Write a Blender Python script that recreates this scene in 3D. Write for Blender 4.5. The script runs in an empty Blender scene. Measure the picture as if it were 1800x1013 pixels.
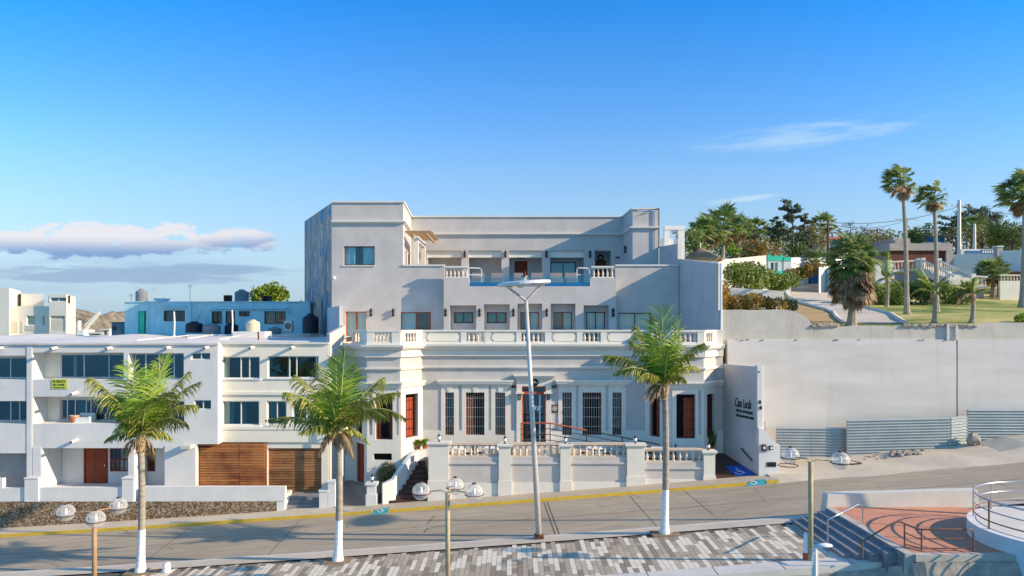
import bpy, math, random
from mathutils import Vector as V, Matrix
R = math.radians
scene = bpy.context.scene
COL = scene.collection
F = 1300.0; CX = 900.0; HY = 570.0; HC = 9.35      # focal length in photo pixels, principal column, horizon row, eye height
SUN = V((1, -0.28, 0.44)).normalized()

def X(x, Z): return (x - CX) / F * Z
def H(y, Z): return HC - (y - HY) / F * Z
def P(x, y, Z): return V((X(x, Z), Z, H(y, Z)))
def lerp(a, b, t): return a + (b - a) * t
def G(x):
    x = max(-70, min(70, x)); return .0739 * x + .00029 * x * x

# ------------------------------------------------------------------ materials
def nd(nt, t, **kw):
    n = nt.nodes.new(t)
    for k, v in kw.items():
        if k in n.inputs: n.inputs[k].default_value = v
        else: setattr(n, k, v)
    return n
def newmat(name):
    m = bpy.data.materials.new(name); m.use_nodes = True
    nt = m.node_tree; b = nt.nodes['Principled BSDF']
    return m, nt, b
def c4(c): return (c[0], c[1], c[2], 1)
def mix(nt, fac, a, b, blend='MIX'):
    n = nt.nodes.new('ShaderNodeMix'); n.data_type = 'RGBA'; n.blend_type = blend
    for sock, val in ((n.inputs[0], fac), (n.inputs[6], a), (n.inputs[7], b)):
        if hasattr(val, 'is_linked'): nt.links.new(val, sock)
        elif isinstance(val, (int, float)): sock.default_value = val
        else: sock.default_value = c4(val)
    return n.outputs[2]
def ramp(nt, fac, stops):
    r = nt.nodes.new('ShaderNodeValToRGB'); e = r.color_ramp.elements
    while len(e) < len(stops): e.new(0.5)
    for i, (p, c) in enumerate(stops):
        e[i].position = p; e[i].color = c4(c) if not isinstance(c, (int, float)) else (c, c, c, 1)
    nt.links.new(fac, r.inputs[0]); return r.outputs[0]
def noise(nt, scale, detail=4, rough=.55, stretch=None, dist=0):
    tc = nt.nodes.new('ShaderNodeTexCoord'); n = nt.nodes.new('ShaderNodeTexNoise')
    n.inputs['Scale'].default_value = scale; n.inputs['Detail'].default_value = detail
    n.inputs['Roughness'].default_value = rough; n.inputs['Distortion'].default_value = dist
    if stretch:
        mp = nt.nodes.new('ShaderNodeMapping'); mp.inputs['Scale'].default_value = stretch
        nt.links.new(tc.outputs['Object'], mp.inputs[0]); nt.links.new(mp.outputs[0], n.inputs['Vector'])
    else: nt.links.new(tc.outputs['Object'], n.inputs['Vector'])
    return n.outputs['Fac']
def bump(nt, b, h, strength, dist=.02):
    n = nt.nodes.new('ShaderNodeBump'); n.inputs['Strength'].default_value = strength; n.inputs['Distance'].default_value = dist
    nt.links.new(h, n.inputs['Height']); nt.links.new(n.outputs[0], b.inputs['Normal'])
def mat(name, col, rough=.8, var=.12, scale=1.5, bmp=.15, bscale=25, metal=0, stain=0, staincol=(.2, .17, .14), stretch=None, spec=.3):
    m, nt, b = newmat(name)
    b.inputs['Roughness'].default_value = rough; b.inputs['Metallic'].default_value = metal
    b.inputs['Specular IOR Level'].default_value = spec
    n = noise(nt, scale, 6, .6, stretch)
    dark = [c * (1 - var) for c in col]; light = [min(1, c * (1 + var * .6)) for c in col]
    out = ramp(nt, n, [(.3, dark), (.7, light)])
    if stain:
        s = noise(nt, .8, 8, .7, (1.6, 1.6, .18))
        s2 = noise(nt, 5, 5, .7)
        f = ramp(nt, s, [(.52, 0.0), (.72, stain)]); f2 = ramp(nt, s2, [(.35, .2), (.65, 1.0)])
        mu = nt.nodes.new('ShaderNodeMath'); mu.operation = 'MULTIPLY'
        nt.links.new(f, mu.inputs[0]); nt.links.new(f2, mu.inputs[1])
        out = mix(nt, mu.outputs[0], out, staincol)
    nt.links.new(out, b.inputs['Base Color'])
    if bmp: bump(nt, b, noise(nt, bscale, 5, .6), bmp)
    return m
def leafmat(name, c1, c2, c3=None, trans=.25):
    m, nt, b = newmat(name)
    g = nt.nodes.new('ShaderNodeNewGeometry')
    st = [(0, c1), (.6, c2)] + ([(.95, c3)] if c3 else [])
    out = ramp(nt, g.outputs['Random Per Island'], st)
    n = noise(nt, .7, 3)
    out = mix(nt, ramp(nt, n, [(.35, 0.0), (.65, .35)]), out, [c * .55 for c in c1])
    nt.links.new(out, b.inputs['Base Color']); b.inputs['Roughness'].default_value = .55
    b.inputs['Specular IOR Level'].default_value = .25
    t = nt.nodes.new('ShaderNodeBsdfTranslucent'); nt.links.new(out, t.inputs['Color'])
    ms = nt.nodes.new('ShaderNodeMixShader'); ms.inputs[0].default_value = trans
    nt.links.new(b.outputs[0], ms.inputs[1]); nt.links.new(t.outputs[0], ms.inputs[2])
    nt.links.new(ms.outputs[0], nt.nodes['Material Output'].inputs['Surface'])
    return m
def glassmat(name, tint, refl=1.0, gcol=(.8, .9, 1)):
    m, nt, b = newmat(name); nt.nodes.remove(b)
    f = nd(nt, 'ShaderNodeLayerWeight', Blend=.5); pw_ = nt.nodes.new('ShaderNodeMath'); pw_.operation = 'POWER'; pw_.inputs[1].default_value = 3.0; nt.links.new(f.outputs['Facing'], pw_.inputs[0]); gl = nt.nodes.new('ShaderNodeBsdfGlossy'); gl.inputs['Roughness'].default_value = .02
    gl.inputs['Color'].default_value = c4(gcol)
    t = nt.nodes.new('ShaderNodeBsdfTransparent'); t.inputs['Color'].default_value = c4(tint)
    ad = nt.nodes.new('ShaderNodeMath'); ad.operation = 'MULTIPLY_ADD'; ad.inputs[1].default_value = .8; ad.inputs[2].default_value = .12 * refl
    nt.links.new(pw_.outputs[0], ad.inputs[0])
    ms = nt.nodes.new('ShaderNodeMixShader'); nt.links.new(ad.outputs[0], ms.inputs[0])
    nt.links.new(t.outputs[0], ms.inputs[1]); nt.links.new(gl.outputs[0], ms.inputs[2])
    n = noise(nt, .9, 2); bp = nt.nodes.new('ShaderNodeBump'); bp.inputs['Strength'].default_value = .05; bp.inputs['Distance'].default_value = .05
    nt.links.new(n, bp.inputs['Height']); nt.links.new(bp.outputs[0], gl.inputs['Normal'])
    nt.links.new(ms.outputs[0], nt.nodes['Material Output'].inputs['Surface'])
    return m
M = {}
M['grey'] = mat('hotel_grey_plaster', (.565, .53, .51), .9, .12, .9, .15, 30, stain=.5, staincol=(.42, .40, .39))
M['trim'] = mat('cream_trim_plaster', (.76, .72, .65), .85, .06, 1.2, .1, 30, stain=.28, staincol=(.46, .41, .34))
M['white'] = mat('white_plaster', (.73, .715, .70), .9, .08, 1.0, .2, 18, stain=.45, staincol=(.48, .46, .43))
M['cream'] = mat('cream_plaster', (.83, .78, .67), .9, .05, 1.0, .15, 20, stain=.22, staincol=(.5, .45, .38))
M['bluewall'] = mat('blue_painted_plaster', (.40, .66, .73), .9, .14, 1.2, .25, 15, stain=.55, staincol=(.12, .25, .32))
M['farwall'] = mat('ivory_plaster', (.80, .76, .67), .9, .06, .8, .1, 15)
M['bigwall'] = mat('old_white_render', (.69, .65, .61), .92, .13, .6, .3, 12, stain=.4, staincol=(.46, .42, .38), stretch=(.3, .3, 1.6))
M['oldwall'] = mat('stained_render', (.60, .55, .48), .95, .14, .8, .4, 12, stain=.6, staincol=(.26, .2, .15))
M['roof'] = mat('roof_coating', (.74, .69, .63), .9, .14, .8, .2, 12, stain=.4, staincol=(.42, .38, .33))
M['wood_red'] = mat('red_brown_wood', (.30, .058, .022), .55, .3, 3, .15, 40, stretch=(6, 6, .8))
M['wood_or'] = mat('orange_red_wood', (.50, .10, .04), .6, .2, 3, .1, 40, stretch=(6, 6, .8))
M['wood_dark'] = mat('dark_window_wood', (.10, .04, .025), .5, .3, 3, .1, 40)
def m_slat(name, cols):
    m, nt, b = newmat(name); g = nt.nodes.new('ShaderNodeNewGeometry')
    a = ramp(nt, g.outputs['Random Per Island'], [(i / (len(cols) - 1), c) for i, c in enumerate(cols)])
    a = mix(nt, ramp(nt, noise(nt, .9, 5, .6, (1, 1, .6)), [(.4, 0.0), (.62, .8)]), a, (.52, .22, .07)); a = mix(nt, ramp(nt, noise(nt, 6, 5, .6, (.3, .3, 6)), [(.4, 0.0), (.7, .5)]), a, (.07, .025, .012))
    nt.links.new(a, b.inputs['Base Color']); b.inputs['Roughness'].default_value = .6; return m
M['slat'] = m_slat('weathered_slat_wood', [(.17, .05, .02), (.34, .11, .035), (.46, .17, .05)])
M['slat2'] = m_slat('weathered_slat_wood_pale', [(.16, .07, .03), (.30, .14, .055), (.44, .24, .10)])
M['black'] = mat('black_iron', (.015, .015, .018), .5, .2, 5, 0)
M['steel'] = mat('stainless_steel', (.55, .55, .55), .3, .1, 5, 0, metal=.9)
M['brownsteel'] = mat('brown_painted_rail', (.25, .13, .08), .45, .2, 5, 0)
M['alu'] = mat('white_aluminium', (.7, .71, .72), .4, .05, 5, 0)
M['galv'] = mat('galvanised_pole', (.62, .58, .54), .45, .12, 4, .05, 40, metal=.2)
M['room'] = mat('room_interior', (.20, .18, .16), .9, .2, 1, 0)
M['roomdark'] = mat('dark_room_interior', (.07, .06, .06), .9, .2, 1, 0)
M['curtain'] = mat('pale_curtain', (.75, .8, .78), .9, .06, 3, 0)
M['tcurtain'] = mat('teal_curtain', (.06, .34, .32), .9, .1, 3, 0)
M['glass'] = glassmat('window_glass', (.62, .80, .82))
M['glassdark'] = glassmat('dark_window_glass', (.42, .52, .55), 1.2, (.75, .88, 1))
M['glassclear'] = glassmat('clear_glass', (.72, .9, .95), .5)
def m_globe():
    m, nt, b = newmat('milky_lamp_globe'); t = nt.nodes.new('ShaderNodeBsdfTransparent'); b.inputs['Base Color'].default_value = (.8, .78, .74, 1); b.inputs['Roughness'].default_value = .15
    f = nd(nt, 'ShaderNodeLayerWeight', Blend=.35); r_ = nt.nodes.new('ShaderNodeMapRange'); r_.inputs[3].default_value = .18; r_.inputs[4].default_value = .75; nt.links.new(f.outputs['Facing'], r_.inputs[0])
    ms = nt.nodes.new('ShaderNodeMixShader'); nt.links.new(r_.outputs[0], ms.inputs[0]); nt.links.new(t.outputs[0], ms.inputs[1]); nt.links.new(b.outputs[0], ms.inputs[2]); nt.links.new(ms.outputs[0], nt.nodes['Material Output'].inputs['Surface']); return m
M['globe'] = m_globe()
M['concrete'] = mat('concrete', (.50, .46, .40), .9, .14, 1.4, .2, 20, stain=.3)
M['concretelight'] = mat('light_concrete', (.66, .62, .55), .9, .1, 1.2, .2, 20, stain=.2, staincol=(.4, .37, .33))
M['tile_dark'] = mat('dark_brown_tile', (.09, .045, .035), .5, .3, 2, .1, 20)
M['entry'] = mat('entry_paving', (.28, .22, .17), .85, .2, 3, .2, 20)
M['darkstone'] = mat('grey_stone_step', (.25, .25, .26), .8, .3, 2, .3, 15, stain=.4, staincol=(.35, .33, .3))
M['yellow'] = mat('yellow_kerb_paint', (.66, .45, .05), .8, .2, 3, .2, 20, stain=.8, staincol=(.28, .22, .13))
M['bluepaint'] = mat('teal_ramp_paint', (.04, .36, .42), .7, .2, 3, .1, 20, stain=.3)
M['bluepaint2'] = mat('blue_ramp_paint', (.02, .10, .45), .7, .15, 3, .1, 20)
M['whitepaint'] = mat('white_paint', (.8, .8, .8), .7, .08, 4, .05, 20)
M['blackplastic'] = mat('black_tank_plastic', (.02, .025, .04), .45, .2, 3, 0)
M['greyplastic'] = mat('grey_tank_plastic', (.25, .26, .28), .7, .2, 3, .1, 10)
M['creamplastic'] = mat('cream_tank_plastic', (.7, .62, .46), .6, .1, 3, .1, 10)
M['acmetal'] = mat('ac_housing', (.62, .6, .55), .5, .1, 3, 0)
M['rust'] = mat('rusty_metal', (.13, .06, .04), .8, .4, 4, .2, 20)
M['thatch'] = mat('palm_thatch', (.42, .28, .16), .95, .35, 6, .8, 30, stretch=(3, 3, .8))
M['redroof'] = mat('terracotta_roof', (.50, .15, .07), .85, .2, 4, .4, 12)
M['brownhouse'] = mat('brown_red_wall', (.16, .055, .045), .85, .15, 1, .2, 10)
M['stonegrey'] = mat('grey_stone_fascia', (.42, .37, .35), .9, .12, 2, .3, 12)
M['teal'] = mat('teal_paint', (.06, .60, .42), .8, .1, 2, .1, 20)
M['signblue'] = mat('blue_sign', (.03, .14, .36), .6, .1, 2, 0)
M['soil'] = mat('dry_soil', (.26, .19, .12), .95, .3, 3, .6, 12)
M['dirt'] = mat('bare_dirt', (.50, .33, .15), .95, .2, .8, .5, 6)
M['drive'] = mat('driveway_concrete', (.62, .53, .41), .9, .14, .6, .2, 12, stain=.2)
M['cushion'] = mat('red_cushion', (.42, .17, .13), .9, .1, 5, 0)
M['rattan'] = mat('grey_rattan', (.26, .24, .25), .8, .2, 8, .2, 60)
M['pool'] = mat('pool_water', (.03, .22, .45), .1, .15, 1, 0, spec=.6)
M['skin'] = mat('skin', (.55, .30, .2), .6, .05, 5, 0)
M['hair'] = mat('dark_brown_hair', (.06, .025, .012), .6, .2, 12, .2, 60)
M['cloth'] = mat('cream_dress', (.75, .68, .5), .9, .06, 10, .1, 60)
M['linen'] = mat('white_tablecloth', (.8, .8, .8), .9, .04, 5, 0)
M['terracotta'] = mat('terracotta_pot', (.45, .18, .09), .85, .12, 4, .1, 20)
M['rentsign'] = mat('yellow_green_banner', (.62, .66, .10), .7, .05, 3, 0)
M['rocks'] = mat('rubble', (.38, .33, .28), .95, .35, 2.5, .8, 10)
M['trunk'] = mat('palm_trunk_bark', (.36, .31, .25), .95, .3, 1.5, .8, 8, stretch=(1, 1, 5), stain=.3, staincol=(.12, .1, .08))
M['bark'] = mat('tree_bark', (.13, .10, .08), .95, .3, 3, .5, 12)
M['fibre'] = mat('palm_fibre', (.44, .30, .17), .95, .5, 5, .6, 25)
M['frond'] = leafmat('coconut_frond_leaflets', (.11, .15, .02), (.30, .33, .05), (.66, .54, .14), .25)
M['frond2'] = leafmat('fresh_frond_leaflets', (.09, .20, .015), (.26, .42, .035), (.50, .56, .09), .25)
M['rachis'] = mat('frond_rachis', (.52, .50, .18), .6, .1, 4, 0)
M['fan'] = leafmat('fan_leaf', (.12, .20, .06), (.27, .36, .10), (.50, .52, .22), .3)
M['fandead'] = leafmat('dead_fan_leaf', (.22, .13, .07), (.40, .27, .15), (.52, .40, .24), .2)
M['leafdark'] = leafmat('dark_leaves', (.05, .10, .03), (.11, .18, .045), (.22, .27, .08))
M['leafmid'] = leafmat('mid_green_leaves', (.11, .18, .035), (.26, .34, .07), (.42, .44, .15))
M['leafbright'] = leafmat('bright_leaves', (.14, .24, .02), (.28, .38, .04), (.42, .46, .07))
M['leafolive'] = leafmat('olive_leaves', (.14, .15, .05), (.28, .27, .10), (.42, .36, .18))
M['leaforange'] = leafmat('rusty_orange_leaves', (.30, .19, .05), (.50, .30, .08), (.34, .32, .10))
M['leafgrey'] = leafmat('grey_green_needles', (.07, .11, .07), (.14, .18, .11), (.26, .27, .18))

def m_stone():
    m, nt, b = newmat('pebble_stone_wall')
    tc = nt.nodes.new('ShaderNodeTexCoord'); v = nd(nt, 'ShaderNodeTexVoronoi', Scale=12.0); nt.links.new(tc.outputs['Object'], v.inputs['Vector'])
    sx = nt.nodes.new('ShaderNodeSeparateColor'); nt.links.new(v.outputs['Color'], sx.inputs[0])
    c = ramp(nt, sx.outputs[0], [(0, (.12, .065, .03)), (.4, (.30, .19, .10)), (.7, (.42, .31, .2)), (1, (.5, .44, .36))])
    e = nd(nt, 'ShaderNodeTexVoronoi', Scale=12.0); e.feature = 'DISTANCE_TO_EDGE'; nt.links.new(tc.outputs['Object'], e.inputs['Vector'])
    ed = ramp(nt, e.outputs['Distance'], [(.02, 0.0), (.12, 1.0)])
    nt.links.new(mix(nt, ed, (.10, .07, .05), c), b.inputs['Base Color']); b.inputs['Roughness'].default_value = .9
    bump(nt, b, ed, .8, .06); return m
M['stone'] = m_stone()
M['balust'] = mat('peach_cast_stone', (.70, .60, .50), .9, .12, 4, .15, 20)
M['terrarail'] = mat('weathered_peach_stone', (.66, .54, .44), .9, .15, 3, .2, 20, stain=.3, staincol=(.4,.33,.28))
def m_road():
    m, nt, b = newmat('worn_concrete_road')
    a = ramp(nt, noise(nt, .35, 8, .65, (.35, 1.2, 1)), [(.3, (.35, .285, .20)), (.7, (.52, .43, .31))])
    s = ramp(nt, noise(nt, 2.2, 6, .7, (.25, 2, 1)), [(.43, 0.0), (.72, .55)])
    a = mix(nt, s, a, (.20, .17, .14))
    fine = ramp(nt, noise(nt, 60, 3), [(.3, (.8, .8, .8)), (.7, (1.15, 1.15, 1.15))])
    a = mix(nt, .6, a, fine, 'MULTIPLY')
    tc = nt.nodes.new('ShaderNodeTexCoord'); mp = nt.nodes.new('ShaderNodeMapping'); mp.inputs['Scale'].default_value = (.28, .5, 1)
    nt.links.new(tc.outputs['Object'], mp.inputs[0])
    wn = nd(nt, 'ShaderNodeTexNoise', Scale=1.2, Detail=5.0); nt.links.new(mp.outputs[0], wn.inputs['Vector'])
    mx = mix(nt, .12, mp.outputs[0], wn.outputs['Color'])
    e = nd(nt, 'ShaderNodeTexVoronoi', Scale=.9); e.feature = 'DISTANCE_TO_EDGE'; nt.links.new(mx, e.inputs['Vector'])
    cr = ramp(nt, e.outputs['Distance'], [(.0, 1.0), (.012, 0.0)])
    gate = ramp(nt, noise(nt, .5, 2), [(.47, 0.0), (.55, .45)])
    mu = nt.nodes.new('ShaderNodeMath'); mu.operation = 'MULTIPLY'; nt.links.new(cr, mu.inputs[0]); nt.links.new(gate, mu.inputs[1])
    a = mix(nt, mu.outputs[0], a, (.05, .045, .04))
    nt.links.new(a, b.inputs['Base Color']); b.inputs['Roughness'].default_value = .85; bump(nt, b, noise(nt, 40, 4), .2)
    return m
M['road'] = m_road()
def m_brick(name, c1, c2, mortar, sx, w, h, rot=0, ms=.02):
    m, nt, b = newmat(name)
    tc = nt.nodes.new('ShaderNodeTexCoord'); mp = nt.nodes.new('ShaderNodeMapping'); mp.inputs['Rotation'].default_value = (0, 0, rot)
    nt.links.new(tc.outputs['Object'], mp.inputs[0])
    br = nt.nodes.new('ShaderNodeTexBrick'); br.inputs['Scale'].default_value = sx; br.inputs['Color1'].default_value = c4(c1); br.inputs['Color2'].default_value = c4(c2)
    br.inputs['Mortar'].default_value = c4(mortar); br.inputs['Brick Width'].default_value = w; br.inputs['Row Height'].default_value = h; br.inputs['Mortar Size'].default_value = ms
    nt.links.new(mp.outputs[0], br.inputs['Vector'])
    out = mix(nt, ramp(nt, noise(nt, 1.5, 6, .65), [(.4, 0.0), (.7, .4)]), br.outputs['Color'], [c * .7 for c in c2])
    nt.links.new(out, b.inputs['Base Color']); b.inputs['Roughness'].default_value = .85; bump(nt, b, noise(nt, 30, 4), .2)
    return m
M['sidewalk'] = m_brick('pavement_blocks', (.58, .49, .37), (.50, .42, .32), (.36, .29, .22), 1, .35, .22)
M['sidewalk_plain'] = mat('pavement_cement', (.60, .52, .41), .9, .12, .8, .2, 20, stain=.3)
M['brick'] = m_brick('terracotta_plaza_tiles', (.66, .28, .16), (.57, .24, .14), (.48, .29, .2), 1, .45, .45, .35, .012)
M['pv1'] = mat('white_paver', (.82, .72, .57), .8, .08, 3, .1, 30)
M['pv2'] = mat('mid_grey_paver', (.47, .39, .29), .8, .1, 3, .1, 30)
M['pv3'] = mat('dark_grey_paver', (.32, .26, .195), .8, .1, 3, .1, 30)
M['pv4'] = mat('taupe_paver', (.55, .46, .34), .8, .1, 3, .1, 30)
M['grout'] = mat('paver_grout', (.13, .11, .09), .95, .1, 3, 0)
def m_lawn():
    m, nt, b = newmat('hillside_grass')
    a = ramp(nt, noise(nt, .16, 6, .6), [(.38, (.14, .21, .03)), (.47, (.40, .38, .09)), (.58, (.62, .50, .17))])
    f = ramp(nt, noise(nt, 9, 5, .7), [(.3, (.7, .7, .7)), (.7, (1.2, 1.2, 1.2))])
    nt.links.new(mix(nt, .8, a, f, 'MULTIPLY'), b.inputs['Base Color']); b.inputs['Roughness'].default_value = .95
    bump(nt, b, noise(nt, 14, 5, .7), .8, .08); return m
M['lawn'] = m_lawn()
def m_mural():
    m, nt, b = newmat('abstract_mural_paint')
    a = ramp(nt, noise(nt, .55, 9, .7, (1.4, 1.4, .55), 1.2), [(.38, (.012, .03, .06)), (.44, (.01, .25, .50)), (.49, (.03, .20, .30)), (.52, (.50, .33, .24)), (.56, (.70, .62, .56)), (.60, (.12, .06, .04)), (.66, (.10, .36, .50))])
    r2 = ramp(nt, noise(nt, .6, 6, .7, (1.5, 1.5, .3)), [(.50, 0.0), (.56, .55)])
    a = mix(nt, r2, a, (.45, .22, .13))
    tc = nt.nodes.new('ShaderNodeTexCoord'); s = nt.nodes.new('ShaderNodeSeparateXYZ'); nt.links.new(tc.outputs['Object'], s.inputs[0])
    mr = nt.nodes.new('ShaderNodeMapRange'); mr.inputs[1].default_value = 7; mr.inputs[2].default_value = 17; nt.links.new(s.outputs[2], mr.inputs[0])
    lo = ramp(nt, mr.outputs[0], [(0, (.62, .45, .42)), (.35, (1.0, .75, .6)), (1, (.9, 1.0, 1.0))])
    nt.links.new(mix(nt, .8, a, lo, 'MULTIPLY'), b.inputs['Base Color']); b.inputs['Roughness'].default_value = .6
    return m
M['mural'] = m_mural()
def m_sea():
    m, nt, b = newmat('sea_water'); b.inputs['Base Color'].default_value = (.015, .10, .15, 1); b.inputs['Roughness'].default_value = .12
    bump(nt, b, noise(nt, .35, 8, .65), .6, .5); return m
M['sea'] = m_sea()
M['hill'] = mat('far_hill_scrub', (.24, .20, .15), .95, .7, .35, .6, 2, stain=.8, staincol=(.06, .08, .03))
M['corr'] = mat('corrugated_steel', (.40, .45, .46), .45, .12, 1.2, .05, 30, metal=.35, stain=.25, staincol=(.3, .3, .3))

# ------------------------------------------------------------------ mesh builder
class MB:
    def __init__(s): s.v = []; s.f = []; s.mi = []
    def add(s, vs, fs, mi=0):
        o = len(s.v); s.v += [tuple(a) for a in vs]; s.f += [tuple(o + i for i in f) for f in fs]; s.mi += [mi] * len(fs)
    def box(s, x0, x1, y0, y1, z0, z1, mi=0):
        s.add([(x, y, z) for x in (x0, x1) for y in (y0, y1) for z in (z0, z1)],
              [(0, 1, 3, 2), (4, 6, 7, 5), (0, 4, 5, 1), (2, 3, 7, 6), (0, 2, 6, 4), (1, 5, 7, 3)], mi)
    def fbox(s, fr, u0, u1, w0, w1, z0, z1, mi=0):
        s.add([fr.pt(u, w, z) for u in (u0, u1) for w in (w0, w1) for z in (z0, z1)],
              [(0, 1, 3, 2), (4, 6, 7, 5), (0, 4, 5, 1), (2, 3, 7, 6), (0, 2, 6, 4), (1, 5, 7, 3)], mi)
    def hexa(s, a, b, mi=0):   # two quads, bottom and top
        s.add(list(a) + list(b), [(3, 2, 1, 0), (4, 5, 6, 7), (0, 1, 5, 4), (1, 2, 6, 5), (2, 3, 7, 6), (3, 0, 4, 7)], mi)
    def prism(s, pts, z0, z1, mi=0):
        n = len(pts); vs = [(p[0], p[1], z0) for p in pts] + [(p[0], p[1], z1) for p in pts]
        s.add(vs, [tuple(range(n))[::-1], tuple(range(n, 2 * n))] + [(i, (i + 1) % n, n + (i + 1) % n, n + i) for i in range(n)], mi)
    def tube(s, pts, r, n=8, caps=True, mi=0):
        pts = [V(p) for p in pts]; m = len(pts); rs = r if isinstance(r, (list, tuple)) else [r] * m
        t = (pts[1] - pts[0]).normalized(); a = V((0, 0, 1)) if abs(t.z) < .9 else V((1, 0, 0)); u = t.cross(a).normalized()
        vs = []
        for i, p in enumerate(pts):
            tt = (pts[min(i + 1, m - 1)] - pts[max(i - 1, 0)]).normalized()
            u = (u - tt * u.dot(tt)).normalized(); w = tt.cross(u)
            for k in range(n):
                an = 2 * math.pi * k / n; vs.append(p + (u * math.cos(an) + w * math.sin(an)) * rs[i])
        fs = [(i * n + k, i * n + (k + 1) % n, (i + 1) * n + (k + 1) % n, (i + 1) * n + k) for i in range(m - 1) for k in range(n)]
        if caps: fs += [tuple(range(n))[::-1], tuple(range((m - 1) * n, m * n))]
        s.add(vs, fs, mi)
    def lathe(s, prof, c=(0, 0, 0), n=14, mi=0, a0=0):
        vs = [(c[0] + r * math.cos(a0 + 2 * math.pi * k / n), c[1] + r * math.sin(a0 + 2 * math.pi * k / n), c[2] + z) for r, z in prof for k in range(n)]
        m = len(prof)
        fs = [(i * n + k, i * n + (k + 1) % n, (i + 1) * n + (k + 1) % n, (i + 1) * n + k) for i in range(m - 1) for k in range(n)]
        fs += [tuple(range(n))[::-1], tuple(range((m - 1) * n, m * n))]
        s.add(vs, fs, mi)
    def ball(s, c, r, n=10, m=7, sc=(1, 1, 1), mi=0):
        vs = []; fs = []
        for i in range(1, m):
            th = math.pi * i / m
            for k in range(n):
                an = 2 * math.pi * k / n
                vs.append((c[0] + r * sc[0] * math.sin(th) * math.cos(an), c[1] + r * sc[1] * math.sin(th) * math.sin(an), c[2] + r * sc[2] * math.cos(th)))
        t = len(vs); vs += [(c[0], c[1], c[2] + r * sc[2]), (c[0], c[1], c[2] - r * sc[2])]
        fs = [(i * n + k, (i + 1) * n + k, (i + 1) * n + (k + 1) % n, i * n + (k + 1) % n) for i in range(m - 2) for k in range(n)]
        fs += [(t, k, (k + 1) % n) for k in range(n)] + [(t + 1, (m - 2) * n + (k + 1) % n, (m - 2) * n + k) for k in range(n)]
        s.add(vs, fs, mi)
    def mesh(s, name, m, smooth=False, off=None):
        me = bpy.data.meshes.new(name)
        vs = s.v if off is None else [(a - off[0], b - off[1], c - off[2]) for a, b, c in s.v]
        me.from_pydata(vs, [], s.f); me.validate()
        for k in (m if isinstance(m, (list, tuple)) else [m]): me.materials.append(M[k] if isinstance(k, str) else k)
        if isinstance(m, (list, tuple)) and len(me.polygons) == len(s.mi): me.polygons.foreach_set('material_index', s.mi)
        if smooth: me.polygons.foreach_set('use_smooth', [True] * len(me.polygons))
        me.update(); return me
def winv(p):
    if p is None: return Matrix()
    if p.parent is None: return Matrix.Translation(-V(p.location))
    return Matrix()
def link(o, parent=None):
    COL.objects.link(o)
    if parent is not None: o.parent = parent; o.matrix_parent_inverse = winv(parent)
    return o
def part(name, mb, m, parent, smooth=False):
    return link(bpy.data.objects.new(name, mb.mesh(name, m, smooth)), parent)
def inst(name, me, loc, parent, rz=0, sc=1):
    o = bpy.data.objects.new(name, me); o.location = loc; o.rotation_euler = (0, 0, rz)
    o.scale = (sc, sc, sc) if isinstance(sc, (int, float)) else sc
    return link(o, parent)
def tag(o, label, cat, group=None):
    o['label'] = label; o['category'] = cat
    if group: o['group'] = group
    return o
def thing(name, label, cat, loc=(0, 0, 0), group=None):
    o = bpy.data.objects.new(name, None); o.location = loc; o.empty_display_size = .2; COL.objects.link(o)
    return tag(o, label, cat, group)
def solo(name, mb, m, label, cat, loc=(0, 0, 0), group=None, smooth=False):
    o = bpy.data.objects.new(name, mb.mesh(name, m, smooth, loc)); o.location = loc; COL.objects.link(o)
    return tag(o, label, cat, group)
def struct(name, mb, m, smooth=False, kind='structure'):
    o = bpy.data.objects.new(name, mb.mesh(name, m, smooth)); COL.objects.link(o); o['kind'] = kind; return o
def dup(root, loc, label=None, rz=0, sc=1, group=None):
    def rec(o, par):
        c = o.copy(); COL.objects.link(c)
        if par is not None: c.parent = par; c.matrix_parent_inverse = o.matrix_parent_inverse.copy()
        for ch in [q for q in o.children]: rec(ch, c)
        return c
    r = rec(root, None); r.location = loc; r.rotation_euler = (0, 0, rz); r.scale = (sc, sc, sc)
    if label: r['label'] = label
    if group: r['group'] = group
    return r

class Fr:
    def __init__(s, p, q):
        s.p = V(p); s.q = V(q); s.L = (s.q - s.p).length; s.d = (s.q - s.p) / s.L; s.n = V((s.d.y, -s.d.x))
    def pt(s, u, w, z):
        a = s.p + s.d * u - s.n * w; return V((a.x, a.y, z))
    def ux(s, x):
        k = (x - CX) / F; return (k * s.p.y - s.p.x) / (s.d.x - k * s.d.y)
    def Z(s, u): return (s.p + s.d * u).y
    def back(s, w): return Fr(s.p - s.n * w, s.q - s.n * w)
def frontal(xa, xb, Z): return Fr((X(xa, Z), Z), (X(xb, Z), Z))

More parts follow.
